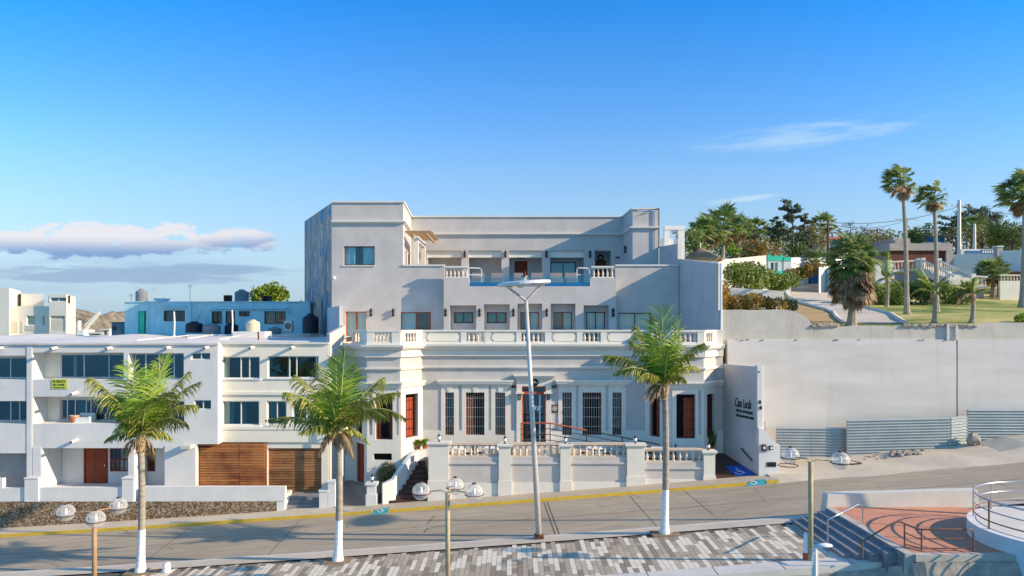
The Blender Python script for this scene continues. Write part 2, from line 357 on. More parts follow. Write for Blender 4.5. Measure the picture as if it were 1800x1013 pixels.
def wall(mb, fr, u0, u1, z0, z1, holes=(), th=.3, w=0, mi=0):
    us = sorted({u0, u1, *[h[0] for h in holes], *[h[1] for h in holes]}); zs = sorted({z0, z1, *[h[2] for h in holes], *[h[3] for h in holes]})
    us = [u for i, u in enumerate(us) if u0 - 1e-6 <= u <= u1 + 1e-6 and (i == 0 or u - us[i - 1] > 1e-4)]; zs = [z for z in zs if z0 - 1e-6 <= z <= z1 + 1e-6]
    def inh(i, j):
        if i < 0 or j < 0 or i >= len(us) - 1 or j >= len(zs) - 1: return True
        u = (us[i] + us[i + 1]) / 2; z = (zs[j] + zs[j + 1]) / 2
        return any(h[0] < u < h[1] and h[2] < z < h[3] for h in holes)
    for i in range(len(us) - 1):
        for j in range(len(zs) - 1):
            if inh(i, j): continue
            a, b, c, d = us[i], us[i + 1], zs[j], zs[j + 1]; q = [(0, 1, 2, 3)]
            mb.add([fr.pt(a, w, c), fr.pt(b, w, c), fr.pt(b, w, d), fr.pt(a, w, d)], q, mi)
            mb.add([fr.pt(b, w + th, c), fr.pt(a, w + th, c), fr.pt(a, w + th, d), fr.pt(b, w + th, d)], q, mi)
            if inh(i - 1, j): mb.add([fr.pt(a, w + th, c), fr.pt(a, w, c), fr.pt(a, w, d), fr.pt(a, w + th, d)], q, mi)
            if inh(i + 1, j): mb.add([fr.pt(b, w, c), fr.pt(b, w + th, c), fr.pt(b, w + th, d), fr.pt(b, w, d)], q, mi)
            if inh(i, j - 1): mb.add([fr.pt(a, w + th, c), fr.pt(b, w + th, c), fr.pt(b, w, c), fr.pt(a, w, c)], q, mi)
            if inh(i, j + 1): mb.add([fr.pt(a, w, d), fr.pt(b, w, d), fr.pt(b, w + th, d), fr.pt(a, w + th, d)], q, mi)

def offpath(path, off):
    pts = [V(p) for p in path]; out = []
    for i, p in enumerate(pts):
        ns = []
        if i > 0: d = (p - pts[i - 1]).normalized(); ns.append(V((d.y, -d.x)))
        if i < len(pts) - 1: d = (pts[i + 1] - p).normalized(); ns.append(V((d.y, -d.x)))
        if len(ns) == 1: out.append(p + ns[0] * off)
        else:
            b = (ns[0] + ns[1]).normalized(); out.append(p + b * (off / max(.35, b.dot(ns[0]))))
    return out
def band(mb, path, z0, z1, out, inn=-.05, mi=0, top=None):
    a = offpath(path, out); b = offpath(path, inn); at = offpath(path, top) if top is not None else a
    for i in range(len(a) - 1):
        q0 = [(b[i].x, b[i].y, z0), (a[i].x, a[i].y, z0), (a[i + 1].x, a[i + 1].y, z0), (b[i + 1].x, b[i + 1].y, z0)]
        q1 = [(b[i].x, b[i].y, z1), (at[i].x, at[i].y, z1), (at[i + 1].x, at[i + 1].y, z1), (b[i + 1].x, b[i + 1].y, z1)]
        fs = [(3, 2, 1, 0), (4, 5, 6, 7), (1, 2, 6, 5), (3, 0, 4, 7)]
        if i == 0: fs.append((0, 1, 5, 4))
        if i == len(a) - 2: fs.append((2, 3, 7, 6))
        mb.add(q0 + q1, fs, mi)

def window(par, fr, u0, u1, z0, z1, w=.12, fm='alu', gl='glass', n=2, fw=.06, name='window', curt=(), cm='curtain', grille=False, room=2.0, rm='room', shutter=None, sm='wood_red', sill=None, hbar=None):
    mb = MB(); d = .07
    mb.fbox(fr, u0, u0 + fw, w, w + d, z0, z1); mb.fbox(fr, u1 - fw, u1, w, w + d, z0, z1)
    mb.fbox(fr, u0 + fw, u1 - fw, w, w + d, z0, z0 + fw); mb.fbox(fr, u0 + fw, u1 - fw, w, w + d, z1 - fw, z1)
    fr_ = n if isinstance(n, (list, tuple)) else [i / n for i in range(1, n)]
    for t in fr_:
        c = lerp(u0, u1, t); mb.fbox(fr, c - fw * .45, c + fw * .45, w, w + d, z0 + fw, z1 - fw)
    if hbar is not None:
        zz = lerp(z0, z1, hbar); mb.fbox(fr, u0 + fw, u1 - fw, w + .005, w + d - .005, zz - .04, zz + .04)
    f = part(name, mb, fm, par)
    if gl:
        g = MB(); g.add([fr.pt(u0 + .02, w + .04, z0 + .02), fr.pt(u1 - .02, w + .04, z0 + .02), fr.pt(u1 - .02, w + .04, z1 - .02), fr.pt(u0 + .02, w + .04, z1 - .02)], [(0, 1, 2, 3)])
        part('pane', g, gl, f)
    for a, b in curt:
        c = MB(); ua = lerp(u0, u1, a); ub = lerp(u0, u1, b); k = max(6, int((ub - ua) / .035)); vs = []
        for i in range(k + 1):
            u = lerp(ua, ub, i / k); o = w + .2 + .03 * math.sin(u * 52) + .012 * math.sin(u * 23)
            vs += [fr.pt(u, o, z0 + .01), fr.pt(u, o, z1 - .01)]
        c.add(vs, [(2 * i, 2 * i + 2, 2 * i + 3, 2 * i + 1) for i in range(k)]); part('curtain', c, cm, f, True)
    if shutter:
        for a, b in shutter:
            c = MB(); ua = lerp(u0, u1, a); ub = lerp(u0, u1, b); c.fbox(fr, ua, ub, w + .12, w + .16, z0 + .05, z1 - .25)
            k = int((z1 - z0 - .4) / .12)
            for i in range(k): c.fbox(fr, ua + .05, ub - .05, w + .10, w + .12, z0 + .12 + i * .12, z0 + .18 + i * .12)
            part('shutter', c, sm, f)
    if grille:
        c = MB(); k = max(3, round((u1 - u0) / .13))
        for i in range(1, k): u = lerp(u0, u1, i / k); c.fbox(fr, u - .009, u + .009, w - .06, w - .042, z0, z1)
        for t in (.2, .42, .64, .86): c.fbox(fr, u0, u1, w - .042, w - .03, lerp(z0, z1, t) - .012, lerp(z0, z1, t) + .012)
        part('grille', c, 'galv' if grille == 2 else 'black', f)
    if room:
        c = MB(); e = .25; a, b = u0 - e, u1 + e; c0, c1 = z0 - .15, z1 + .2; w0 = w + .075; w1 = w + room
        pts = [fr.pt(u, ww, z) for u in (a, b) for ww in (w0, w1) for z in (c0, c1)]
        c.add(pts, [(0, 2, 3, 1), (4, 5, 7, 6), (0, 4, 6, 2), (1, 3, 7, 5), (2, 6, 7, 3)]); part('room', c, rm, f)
    if sill:
        c = MB(); c.fbox(fr, u0 - .08, u1 + .08, -.06, w - .005, z0 - .07, z0 - .003); part('sill', c, sill, f)
    return f
def door(par, fr, u0, u1, z0, z1, w=.12, m='wood_red', cols=2, rows=3, name='door'):
    mb = MB(); fw = .07
    mb.fbox(fr, u0, u0 + fw, w - .03, w + .1, z0, z1); mb.fbox(fr, u1 - fw, u1, w - .03, w + .1, z0, z1); mb.fbox(fr, u0 + fw, u1 - fw, w - .03, w + .1, z1 - fw, z1)
    mb.fbox(fr, u0 + fw, u1 - fw, w + .03, w + .09, z0, z1 - fw)
    cw = (u1 - u0 - 2 * fw) / cols; rh = (z1 - z0 - fw) / rows
    for i in range(cols):
        for j in range(rows):
            a = u0 + fw + cw * i + .06; b = u0 + fw + cw * (i + 1) - .06; c = z0 + rh * j + .08; d = z0 + rh * (j + 1) - .08
            mb.fbox(fr, a, b, w + .012, w + .03, c, d)
    f = part(name, mb, m, par)
    k = MB(); zc = z0 + 1.0; k.fbox(fr, u1 - fw - .14, u1 - fw - .1, w - .04, w + .03, zc, zc + .14); part('handle', k, 'steel', f)
    return f
def recess(mb, fr, u0, u1, z0, z1, w0, w1, mi=0):      # lining of an opening: floor, ceiling, two sides
    p = {(i, j, k): fr.pt((u0, u1)[i], (w0, w1)[j], (z0, z1)[k]) for i in (0, 1) for j in (0, 1) for k in (0, 1)}
    for q in (((0, 0, 0), (1, 0, 0), (1, 1, 0), (0, 1, 0)), ((0, 0, 1), (0, 1, 1), (1, 1, 1), (1, 0, 1)), ((0, 0, 0), (0, 1, 0), (0, 1, 1), (0, 0, 1)), ((1, 0, 0), (1, 0, 1), (1, 1, 1), (1, 1, 0))):
        mb.add([p[a] for a in q], [(0, 1, 2, 3)], mi)
def textobj(name, s, size, fr, u, z, m, parent, shear=0, w=-.02, depth=.02, wide=1.0):
    cu = bpy.data.curves.new('t', 'FONT'); cu.body = s; cu.size = size; cu.shear = shear; cu.extrude = depth / 2; cu.align_x = 'LEFT'; cu.offset = -.012 * size if shear else 0
    o = bpy.data.objects.new('t', cu); COL.objects.link(o); bpy.context.view_layer.update()
    me = bpy.data.meshes.new_from_object(o.evaluated_get(bpy.context.evaluated_depsgraph_get())); bpy.data.objects.remove(o)
    for v in me.vertices: v.co = fr.pt(u + v.co.x * wide, w - v.co.z, z + v.co.y)
    me.name = name; me.materials.clear(); me.materials.append(M[m]); return link(bpy.data.objects.new(name, me), parent)
BAL = None
def baluster_mesh():
    mb = MB(); prof = [(.085, 0), (.085, .04), (.05, .06), (.045, .09), (.08, .17), (.085, .22), (.06, .33), (.038, .45), (.045, .5), (.06, .52), (.04, .55), (.08, .57), (.08, .62)]
    mb.lathe(prof, n=10); return mb.mesh('baluster', 'balust', True)
BAL = baluster_mesh()
BALU = None
def sconce(par, fr, u, z):
    mb = MB(); c = fr.pt(u, -.12, z)
    mb.fbox(fr, u - .04, u + .04, -.02, -.002, z - .1, z + .1); mb.fbox(fr, u - .015, u + .015, -.1, -.02, z - .02, z + .02)
    mb.lathe([(.05, .02), (.1, .12), (.085, .2), (.03, .28)], c, 10); mb.lathe([(.03, -.26), (.09, -.2), (.09, -.1), (.05, -.02)], c, 10)
    part('wall_lamp', mb, 'black', par)
# ================================================================== HOTEL
hotel = thing('hotel_building', 'pale grey three level hotel with cream balustrades and two angular bays', 'hotel', (0, 45, 2))
ZM = 43.5
PA, PB, PC, PD, PE = (-9.84, 43.5), (-9.32, 43.5), (-8.22, 41.9), (-6.34, 41.9), (-5.29, 43.5)
PF, PG, PH, PI_, PJ = (7.86, 43.5), (9.06, 41.9), (10.86, 41.9), (12.0, 43.5), (12.4, 43.5)
PATH = [PA, PB, PC, PD, PE, PF, PG, PH, PI_, PJ]
def ym(y): return H(y, ZM)
def ybz(y): return H(y, 41.9)
z_floor = 8.18; z_cb = ym(613)
bayL, bayR = Fr(PB, PC), None
segs = [Fr(PATH[i], PATH[i + 1]) for i in range(9)]
s0, sBL, sBF, sBR, sM, sRL, sRF, sRR, s8 = segs
def hole(fr, xa, xb, za, zb): return (fr.ux(xa), fr.ux(xb), za, zb)
zwt, zwb = ym(690), ym(765)
hl = hole(sBL, 626, 638, zwb, zwt); hb = hole(sBF, 660.5, 690.5, ybz(773), ybz(692)); hr = hole(sBR, 711.5, 733.5, zwb, zwt)
hdoor_l = hole(sBL, 627, 642, H(850, 42.6), H(779, 42.6)); hlow = hole(sBF, 657, 689, ybz(809), ybz(797))
mains = [(782.5, 798, 0), (819, 851.5, 1), (870.5, 888, 0), (988.5, 1005, 0), (1024, 1057, 1), (1076.5, 1092.5, 0)]
hm = [hole(sM, a, b, zwb, zwt) for a, b, _ in mains]; hd = hole(sM, 917.5, 959.5, 2.3, ym(679))
h1 = hole(sRL, 1142.5, 1161, zwb, zwt); h2 = hole(sRF, 1188.5, 1222, ybz(771), ybz(693)); h3 = hole(sRR, 1241, 1256, zwb + .05, zwt)
W = MB(); zb = -1.2; zt = z_cb
holes = [[], [hl, hdoor_l], [hb, hlow], [hr], hm + [hd], [h1], [h2], [h3], []]
for fr, hh in zip(segs, holes): wall(W, fr, 0, fr.L, zb, zt, hh, .28)
part('wall', W, 'grey', hotel)
# bay lower parts are trim coloured: plinth zone and window surrounds, 3 cm proud
T = MB()
def surround(fr, a, b, za, zb_, mar=.28, ztop=None, wo=-.04):
    zt_ = ztop if ztop is not None else zb_ + .35
    T.fbox(fr, a - mar, a, wo, -.001, za, zb_); T.fbox(fr, b, b + mar, wo, -.001, za, zb_); T.fbox(fr, a - mar, b + mar, wo, -.001, zb_, zt_)
zpl = ym(757); zhd = ym(677)
for (u0, u1, a, b), (xa, xb, big) in zip(hm, mains):
    m_ = .24
    T.fbox(sM, u0 - m_, u0, -.05, -.001, zpl, b); T.fbox(sM, u1, u1 + m_, -.05, -.001, zpl, b); T.fbox(sM, u0 - m_, u1 + m_, -.05, -.001, b, zhd)
    c = (u0 + u1) / 2; T.hexa([sM.pt(c - .1, -.08, b), sM.pt(c + .1, -.08, b), sM.pt(c + .1, -.05, b), sM.pt(c - .1, -.05, b)], [sM.pt(c - .16, -.1, zhd), sM.pt(c + .16, -.1, zhd), sM.pt(c + .16, -.05, zhd), sM.pt(c - .16, -.05, zhd)])
u0, u1, a, b = hd
T.fbox(sM, sM.ux(908), u0, -.09, -.001, 1.7, b); T.fbox(sM, u1, sM.ux(969), -.09, -.001, 1.7, b); T.fbox(sM, sM.ux(908), sM.ux(969), -.09, -.001, b, ym(666))
# low wall zone under the windows
edges = [0] + sum([[h[0], h[1]] for h in sorted(hm + [hd])], []) + [sM.L]
T.fbox(sM, 0, sM.ux(908), -.05, -.001, 1.2, zwb) ; T.fbox(sM, sM.ux(969), sM.L, -.05, -.001, 1.2, zwb)
hs = sorted(hm)
prev = 0
for h in hs:
    if prev < hd[0] < h[0]:
        T.fbox(sM, prev, sM.ux(908), -.05, -.001, zwb, zpl); prev = sM.ux(969)
    T.fbox(sM, prev, h[0], -.05, -.001, zwb, zpl); prev = h[1]
T.fbox(sM, prev, sM.L, -.05, -.001, zwb, zpl)
# bays: whole facets below the hood are cream with grey slots between windows
def facet(fr, hh, slots=()):
    wall(T, fr, 0, fr.L, zb, ym(676), list(hh) + [(fr.ux(a) if a > 50 else a, fr.ux(b_) if b_ > 50 else b_, zwb + .25, ym(682)) for a, b_ in slots], .06, -.06)
facet(sBL, [hl, hdoor_l]); facet(sBF, [hb, hlow], [(648, 655), (697, 701)]); facet(sBR, [hr])
facet(sRL, [h1], [(1167, 1174)]); facet(sRF, [h2], [(1227, 1232)]); facet(sRR, [h3])
T.fbox(s0, 0, s0.L, -.06, -.001, zb, ym(676)); T.fbox(s8, 0, s8.L, -.05, -.001, zb, zpl)
part('window_surround', T, 'trim', hotel)
Cn = MB()   # cornices
def hood(fr, xa, xb, yt, yb, Z=ZM, o=.3):
    a, b = fr.ux(xa), fr.ux(xb); zt_, zb_ = H(yt, Z), H(yb, Z); h = zt_ - zb_
    Cn.fbox(fr, a + .12, b - .12, -o * .6, -.001, zb_, zb_ + h * .35); Cn.fbox(fr, a + .05, b - .05, -o * .85, -.001, zb_ + h * .35, zb_ + h * .7); Cn.fbox(fr, a, b, -o, -.001, zb_ + h * .7, zt_)
hood(sM, 768.5, 903, 668, 677); hood(sM, 902.5, 977, 658.5, 665.5, o=.4); hood(sM, 976, 1109, 668, 677)
for pth, in (([(-9.84, 43.5), PB, PC, PD, PE],), ([PF, PG, PH, PI_, PJ],)):
    z1 = ym(668); h = z1 - ym(677)
    band(Cn, pth, z1 - h, z1 - h * .6, .18); band(Cn, pth, z1 - h * .6, z1 - h * .25, .25); band(Cn, pth, z1 - h * .25, z1, .32)
for xa, xb in ((908, 919.5), (957.5, 969.5)): Cn.fbox(sM, sM.ux(xa) - .05, sM.ux(xb) + .05, -.28, -.09, ym(692), ym(689))
# main entablature
zC = ym(605)
band(Cn, PATH, ym(648), ym(646), .10); band(Cn, PATH, ym(646), ym(643.5), .16)
band(Cn, PATH, ym(626), ym(613.5), .14, top=.14); band(Cn, PATH, ym(613.5), ym(611), .26, top=.34); band(Cn, PATH, ym(611), ym(608.5), .40); band(Cn, PATH, ym(608.5), zC, .48, top=.50)
part('cornice', Cn, 'trim', hotel)
# mid belt trim on bays: cream column faces
fl = MB()
fp = [PA, PB, PC, PD, PE, PF, PG, PH, PI_, PJ, (11.5, 48.9), (-11.0, 48.9)]
fl.prism(fp, 7.95, z_floor)
fl.box(-8.9, 10.5, 48.9, 57, 7.95, z_floor)
part('balcony_floor', fl, 'concretelight', hotel)
# windows of ground level
for (fr, h, sh) in ((sBL, hl, [(.1, .95)]), (sBF, hb, [(.02, .25), (.8, .98)]), (sBR, hr, [(.3, .9)]), (sRL, h1, [(.35, .95)]), (sRF, h2, [(.45, .98)]), (sRR, h3, [(.1, .9)])):
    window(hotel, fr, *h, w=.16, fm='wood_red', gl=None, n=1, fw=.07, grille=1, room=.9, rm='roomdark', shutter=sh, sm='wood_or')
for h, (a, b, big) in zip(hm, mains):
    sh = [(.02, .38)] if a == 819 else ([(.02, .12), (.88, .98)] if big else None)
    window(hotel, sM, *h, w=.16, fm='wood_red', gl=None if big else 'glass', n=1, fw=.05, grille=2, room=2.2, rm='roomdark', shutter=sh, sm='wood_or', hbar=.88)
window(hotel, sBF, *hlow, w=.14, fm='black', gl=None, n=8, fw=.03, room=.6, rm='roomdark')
df = door(hotel, sBL, *hdoor_l, w=.1, m='wood_red', cols=1, rows=2)
# entrance door: open, transom with orange bar
e = MB(); e.fbox(sM, hd[0], hd[0] + .08, .1, .2, 2.3, hd[3]); e.fbox(sM, hd[1] - .08, hd[1], .1, .2, 2.3, hd[3]); e.fbox(sM, hd[0] + .08, hd[1] - .08, .1, .2, hd[3] - .1, hd[3]); e.fbox(sM, hd[0] + .08, hd[1] - .08, .06, .2, ym(693.5), ym(689))
ef = part('entrance_frame', e, 'wood_or', hotel)
g = MB(); g.add([sM.pt(hd[0], .15, ym(689)), sM.pt(hd[1], .15, ym(689)), sM.pt(hd[1], .15, hd[3]), sM.pt(hd[0], .15, hd[3])], [(0, 1, 2, 3)]); part('pane', g, 'glassdark', ef)
g = MB(); g.fbox(sM, hd[0] + .08, hd[1] - .08, .15, .16, 2.35, ym(694)); part('glass_door', g, 'glassdark', ef)
g = MB(); g.fbox(sM, lerp(hd[0], hd[1], .72), lerp(hd[0], hd[1], .78), .1, .2, 2.3, ym(694)); part('door_stile', g, 'alu', ef)
g = MB(); pts = [sM.pt(u, w_, z) for u in (hd[0] - .4, hd[1] + .4) for w_ in (.29, 4) for z in (2.25, 5.9)]
g.add(pts, [(0, 2, 3, 1), (4, 5, 7, 6), (0, 4, 6, 2), (1, 3, 7, 5), (2, 6, 7, 3)]); part('room', g, 'roomdark', ef)
for x0 in (935, 943):   # menus taped on the glass
    g = MB(); u = sM.ux(x0); g.hexa([sM.pt(u, .13, ym(722)), sM.pt(u + .2, .13, ym(722)), sM.pt(u + .2, .14, ym(722)), sM.pt(u, .14, ym(722))], [sM.pt(u + .12, .13, ym(714)), sM.pt(u + .32, .13, ym(714)), sM.pt(u + .32, .14, ym(714)), sM.pt(u + .12, .14, ym(714))]); part('menu_sheet', g, 'linen', ef)
# round emblem above the door, square plaque beside it
def disc(mb, fr, u, z, r0, r1, w0, w1, n=24, mi=0):
    for i in range(n):
        a, b = 2 * math.pi * i / n, 2 * math.pi * (i + 1) / n
        q = [(u + r * math.cos(t), z + r * math.sin(t)) for r, t in ((r0, a), (r1, a), (r1, b), (r0, b))]
        mb.hexa([fr.pt(x, w0, y) for x, y in q], [fr.pt(x, w1, y) for x, y in q], mi)
g = MB(); disc(g, sM, sM.ux(939.5), ym(672.5), .0, .23, -.13, -.095); eb = part('emblem', g, 'black', hotel)
g = MB(); u = sM.ux(939.5); g.fbox(sM, u - .14, u + .14, -.14, -.131, ym(673.2), ym(672.2)); g.fbox(sM, u - .05, u + .05, -.14, -.131, ym(671.6), ym(669.6)); part('lettering', g, 'linen', eb)
g = MB(); g.fbox(sM, sM.ux(968.5) + .04, sM.ux(981), -.04, -.002, ym(725.5), ym(711.5)); pq = part('plaque', g, 'rust', hotel)
g = MB(); disc(g, sM, sM.ux(975), ym(718.3), .1, .135, -.055, -.041); disc(g, sM, sM.ux(975), ym(718.3), 0, .05, -.055, -.041, 12); part('ring_logo', g, 'linen', pq)
for xx in (903.2, 974.2):
    g = MB(); u = sM.ux(xx); g.fbox(sM, u - .13, u + .13, -.2, -.002, ym(681.5), ym(677.8)); part('loudspeaker', g, 'black', hotel)
for xx in (913, 963.7):   # hanging lanterns
    g = MB(); u = sM.ux(xx); c = sM.pt(u, -.2, ym(703))
    g.lathe([(.07, 0), (.09, .03), (.03, .05)], c, 6); g.lathe([(.11, .3), (.02, .42)], c, 6); g.tube([c + V((0, 0, .42)), c + V((0, 0, .48))], .012, 5)
    for k in range(6): an = k * math.pi / 3; g.tube([c + V((.08 * math.cos(an), .08 * math.sin(an), .03)), c + V((.1 * math.cos(an), .1 * math.sin(an), .3))], .01, 4)
    l = part('lantern', g, 'black', hotel); g = MB(); g.lathe([(.07, .05), (.09, .29)], c, 6); part('pane', g, 'glass', l)

# ---- balcony balustrade (level 2)
ZR = ym(583.0); zbt = ym(602.8)
def balustrade(par, fr, items, z0, zr, wo=.0, th=.2, name='balustrade', m='trim', solidcol='trim'):
    """items: (kind, u0, u1, n) kinds: p pier, b balusters, s solid panel"""
    mb = MB(); mb.fbox(fr, items[0][1] - .0, items[-1][2] + .0, wo - .05, wo + th + .05, zr, zr + .1)
    for it in items:
        k, a, b = it[:3]
        if k == 'p': mb.fbox(fr, a, b, wo - .02, wo + th + .02, z0, zr)
        elif k == 's': mb.fbox(fr, a, b, wo, wo + th, z0, z0 + .07); mb.fbox(fr, a, b, wo, wo + th, zr - .06, zr)
        elif k == 'b': mb.fbox(fr, a, b, wo, wo + th, z0, z0 + .08); mb.fbox(fr, a, b, wo + .02, wo + th - .02, zr - .07, zr)
    o = part(name, mb, m, par)
    for it in items:
        k, a, b = it[:3]
        if k == 's':
            c0, c1, d0, d1 = a + .1, b - .1, z0 + .1, zr - .1; q = .09; pm = MB()
            poly = [(c0 + q, d0), (c1 - q, d0), (c1 - q, d0 + q), (c1, d0 + q), (c1, d1 - q), (c1 - q, d1 - q), (c1 - q, d1), (c0 + q, d1), (c0 + q, d1 - q), (c0, d1 - q), (c0, d0 + q), (c0 + q, d0 + q)]
            n = len(poly); pm.add([fr.pt(x, wo, y) for x, y in poly] + [fr.pt(x, wo + .028, y) for x, y in poly], [tuple(range(n)), tuple(range(n, 2 * n))[::-1]] + [(i, n + i, n + (i + 1) % n, (i + 1) % n) for i in range(n)])
            part('raised_panel', pm, 'cream', o); pm = MB(); pm.fbox(fr, a, b, wo + .03, wo + th - .03, z0 + .07, zr - .06); part('recessed_panel', pm, 'grey', o)
        elif k == 'b':
            n = it[3]; hh = (zr - .07 - z0 - .08)
            for i in range(n):
                u = lerp(a, b, (i + .5) / n); c = fr.pt(u, wo + th / 2, z0 + .08); inst('baluster', BAL, c, o, 0, (1, 1, hh / .62))
    return o
off = .12   # stands back a little from the cornice edge
fb0 = MB(); band(fb0, PATH, zC, zbt, .10, -.15); part('balustrade_base', fb0, 'trim', hotel)
def I(fr, *seq):
    out = []
    for s in seq: out.append((s[0], fr.ux(s[1]) if s[1] > 40 else s[1], fr.ux(s[2]) if s[2] > 40 else s[2], *s[3:]))
    return out
balustrade(hotel, sBL, I(sBL, ('p', 0.0, 620), ('b', 620, 635, 3), ('p', 635, sBL.L)), zbt, ZR, -.02)
balustrade(hotel, sBF, [('p', 0, .42), ('b', .42, 1.42, 5), ('p', 1.42, sBF.L)], zbt, ZR, -.02)
balustrade(hotel, sBR, [('p', 0, .35), ('b', .35, 1.35, 4), ('p', 1.35, sBR.L)], zbt, ZR, -.02)
balustrade(hotel, sM, I(sM, ('p', 0.0, 748), ('s', 748, 810), ('p', 810, 820), ('b', 820, 852, 4), ('p', 852, 862), ('s', 862, 907.5), ('p', 907.5, 917), ('b', 917, 958, 5), ('p', 958, 969), ('s', 969, 1014), ('p', 1014, 1024), ('b', 1024, 1056, 4), ('p', 1056, 1066), ('s', 1066, 1121), ('p', 1121, sM.L)), zbt, ZR, -.02)
balustrade(hotel, sRL, [('p', 0, .4), ('b', .4, 1.5, 4), ('p', 1.5, sRL.L)], zbt, ZR, -.02)
balustrade(hotel, sRF, [('p', 0, .35), ('b', .35, 1.45, 4), ('p', 1.45, sRF.L)], zbt, ZR, -.02)
balustrade(hotel, sRR, [('p', 0, .3), ('b', .3, 1.3, 3), ('p', 1.3, sRR.L)], zbt, ZR, -.02)
balustrade(hotel, s8, [('p', 0, s8.L)], zbt, ZR, -.02)

# ---- level 2 walls
Z2 = 48.6; zU = H(468, Z2)
f2 = Fr((-11.85, Z2), (10.95, Z2))
def h2(xa, xb, ya, yb): return (f2.ux(xa), f2.ux(xb), H(yb, Z2) if yb else z_floor, H(ya, Z2))
w2 = [h2(607.5, 643, 548, 0), h2(704.5, 757.5, 548.5, 0), h2(1087.5, 1145, 550, 0)]
wt = h2(604.5, 658.5, 433, 466.5)
zTop = H(356.5, Z2)
mb = MB(); uT = f2.ux(708.5)
wall(mb, f2, 0, uT, z_floor, zTop, [w2[0], (w2[1][0], uT, w2[1][2], w2[1][3]), wt], .3)
um0, um1 = f2.ux(781.5), f2.ux(1081.5)
wall(mb, f2, uT, um0, z_floor, zU, [(uT, w2[1][1], w2[1][2], w2[1][3])], .3);  wall(mb, f2, um1, f2.L, z_floor, zU, [w2[2]], .3)
# tower right flank, rear facade, right tower
TW = [(-11.85, Z2), (-7.16, Z2), (-7.52, 55.2), (8.3, 55.2), (8.4, 51.5), (10.22, 51.5)]
tf = [Fr(TW[i], TW[i + 1]) for i in range(5)]
wall(mb, Fr((-7.16, Z2 + .3), TW[2]), 0, 6.3, 12.1, zTop, [(1.6, 2.6, 12.1, 14.4), (3.4, 4.9, 12.1, 14.4)], .3)
Z3 = 55.2
def h3_(xa, xb, ya): return (tf[2].ux(xa), tf[2].ux(xb), 12.1, H(ya, Z3))
r3 = [h3_(751, 811, 440.5), h3_(823.5, 881.5, 440.5), h3_(895, 953, 440.5), h3_(967, 1027, 440.5), h3_(1045.5, 1074.5, 440.5)]
wall(mb, tf[2], 0, tf[2].L, 12.1, zTop, r3, .5)
wall(mb, tf[3], 0, tf[3].L, 12.1, zTop - .02, [], .3)
wall(mb, tf[4], 0, tf[4].L, 12.1, zTop - .1, [], .3)
wall(mb, Fr((10.22, 51.5), (9.6, 62)), 0, 10, 4, zTop - .1, [], .3)
mb.box(-11.5, -7.9, 55, 60, 12, 17.1); mb.box(-7.3, 9.6, 59.6, 61.5, 8, 17.0)
part('upper_wall', mb, 'grey', hotel)
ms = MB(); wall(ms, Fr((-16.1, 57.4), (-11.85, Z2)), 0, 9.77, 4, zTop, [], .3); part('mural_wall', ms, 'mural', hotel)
rc = MB(); rc.prism([(-11.6, 48.9), (-7.5, 48.9), (-7.8, 55.4), (8.5, 55.5), (8.7, 51.8), (10.1, 51.8), (9.6, 62), (-17, 62), (-15.8, 57.4)], 17.05, 17.15); part('roof', rc, 'roof', hotel)
Cu = MB()
band(Cu, TW, zTop, zTop + .1, .1, -.32); band(Cu, TW, H(393, Z2), H(391, Z2), .10); band(Cu, TW, H(391, Z2), H(388.5, Z2), .2)
part('upper_cornice', Cu, 'trim', hotel)
# rear recess linings + inner walls + windows/doors
rl = MB(); fbk = tf[2].back(2.2)
for h in r3: recess(rl, tf[2], h[0] - .001, h[1] + .001, h[2], h[3], .49, 2.2)
zlow = H(452.5, Z3)
innerh = []
def hb3(xa, xb, ya): return (fbk.ux(xa), fbk.ux(xb), 12.1, H(ya, 57.4))
dA = hb3(904.5, 927, 459); wB = hb3(967.5, 1012, 461); dC = hb3(1046.5, 1065.5, 457)
wall(rl, fbk, r3[0][0] - .3, r3[4][1] + .3, 12.0, 15.2, [dA, wB, dC], .2)
part('recess_wall', rl, 'white', hotel)
bl = MB()
for i, h in enumerate(r3[:4]): bl.fbox(tf[2], h[0], h[1], .2, .3, zlow, h[3])
part('awning_box', bl, 'cream', hotel)
door(hotel, fbk, *dA, w=.06, m='wood_red', cols=1, rows=3); door(hotel, fbk, *dC, w=.06, m='wood_red', cols=2, rows=3)
window(hotel, fbk, *wB, w=.05, fm='black', n=2, curt=[(.05, .95)], room=1, gl='glass')
for xx in (744.5, 817, 888.5, 960.5, 1037): sconce(hotel, tf[2], tf[2].ux(xx), H(447.5, Z3))
sconce(hotel, tf[3], 1.4, H(437, 53))
g = MB(); g.fbox(tf[2], tf[2].ux(1082), tf[2].ux(1089), -.05, -.002, H(454, Z3), H(451.5, Z3)); part('name_plate', g, 'black', hotel)
for xx in (916, 1055.5):
    g = MB(); disc(g, fbk, fbk.ux(xx), H(453, 57.4), .12, .24, -.04, -.002, 16) if xx > 1000 else g.fbox(fbk, fbk.ux(xx) - .25, fbk.ux(xx) + .25, -.04, -.002, H(455, 57.4), H(453, 57.4)); part('door_emblem', g, 'black', hotel)
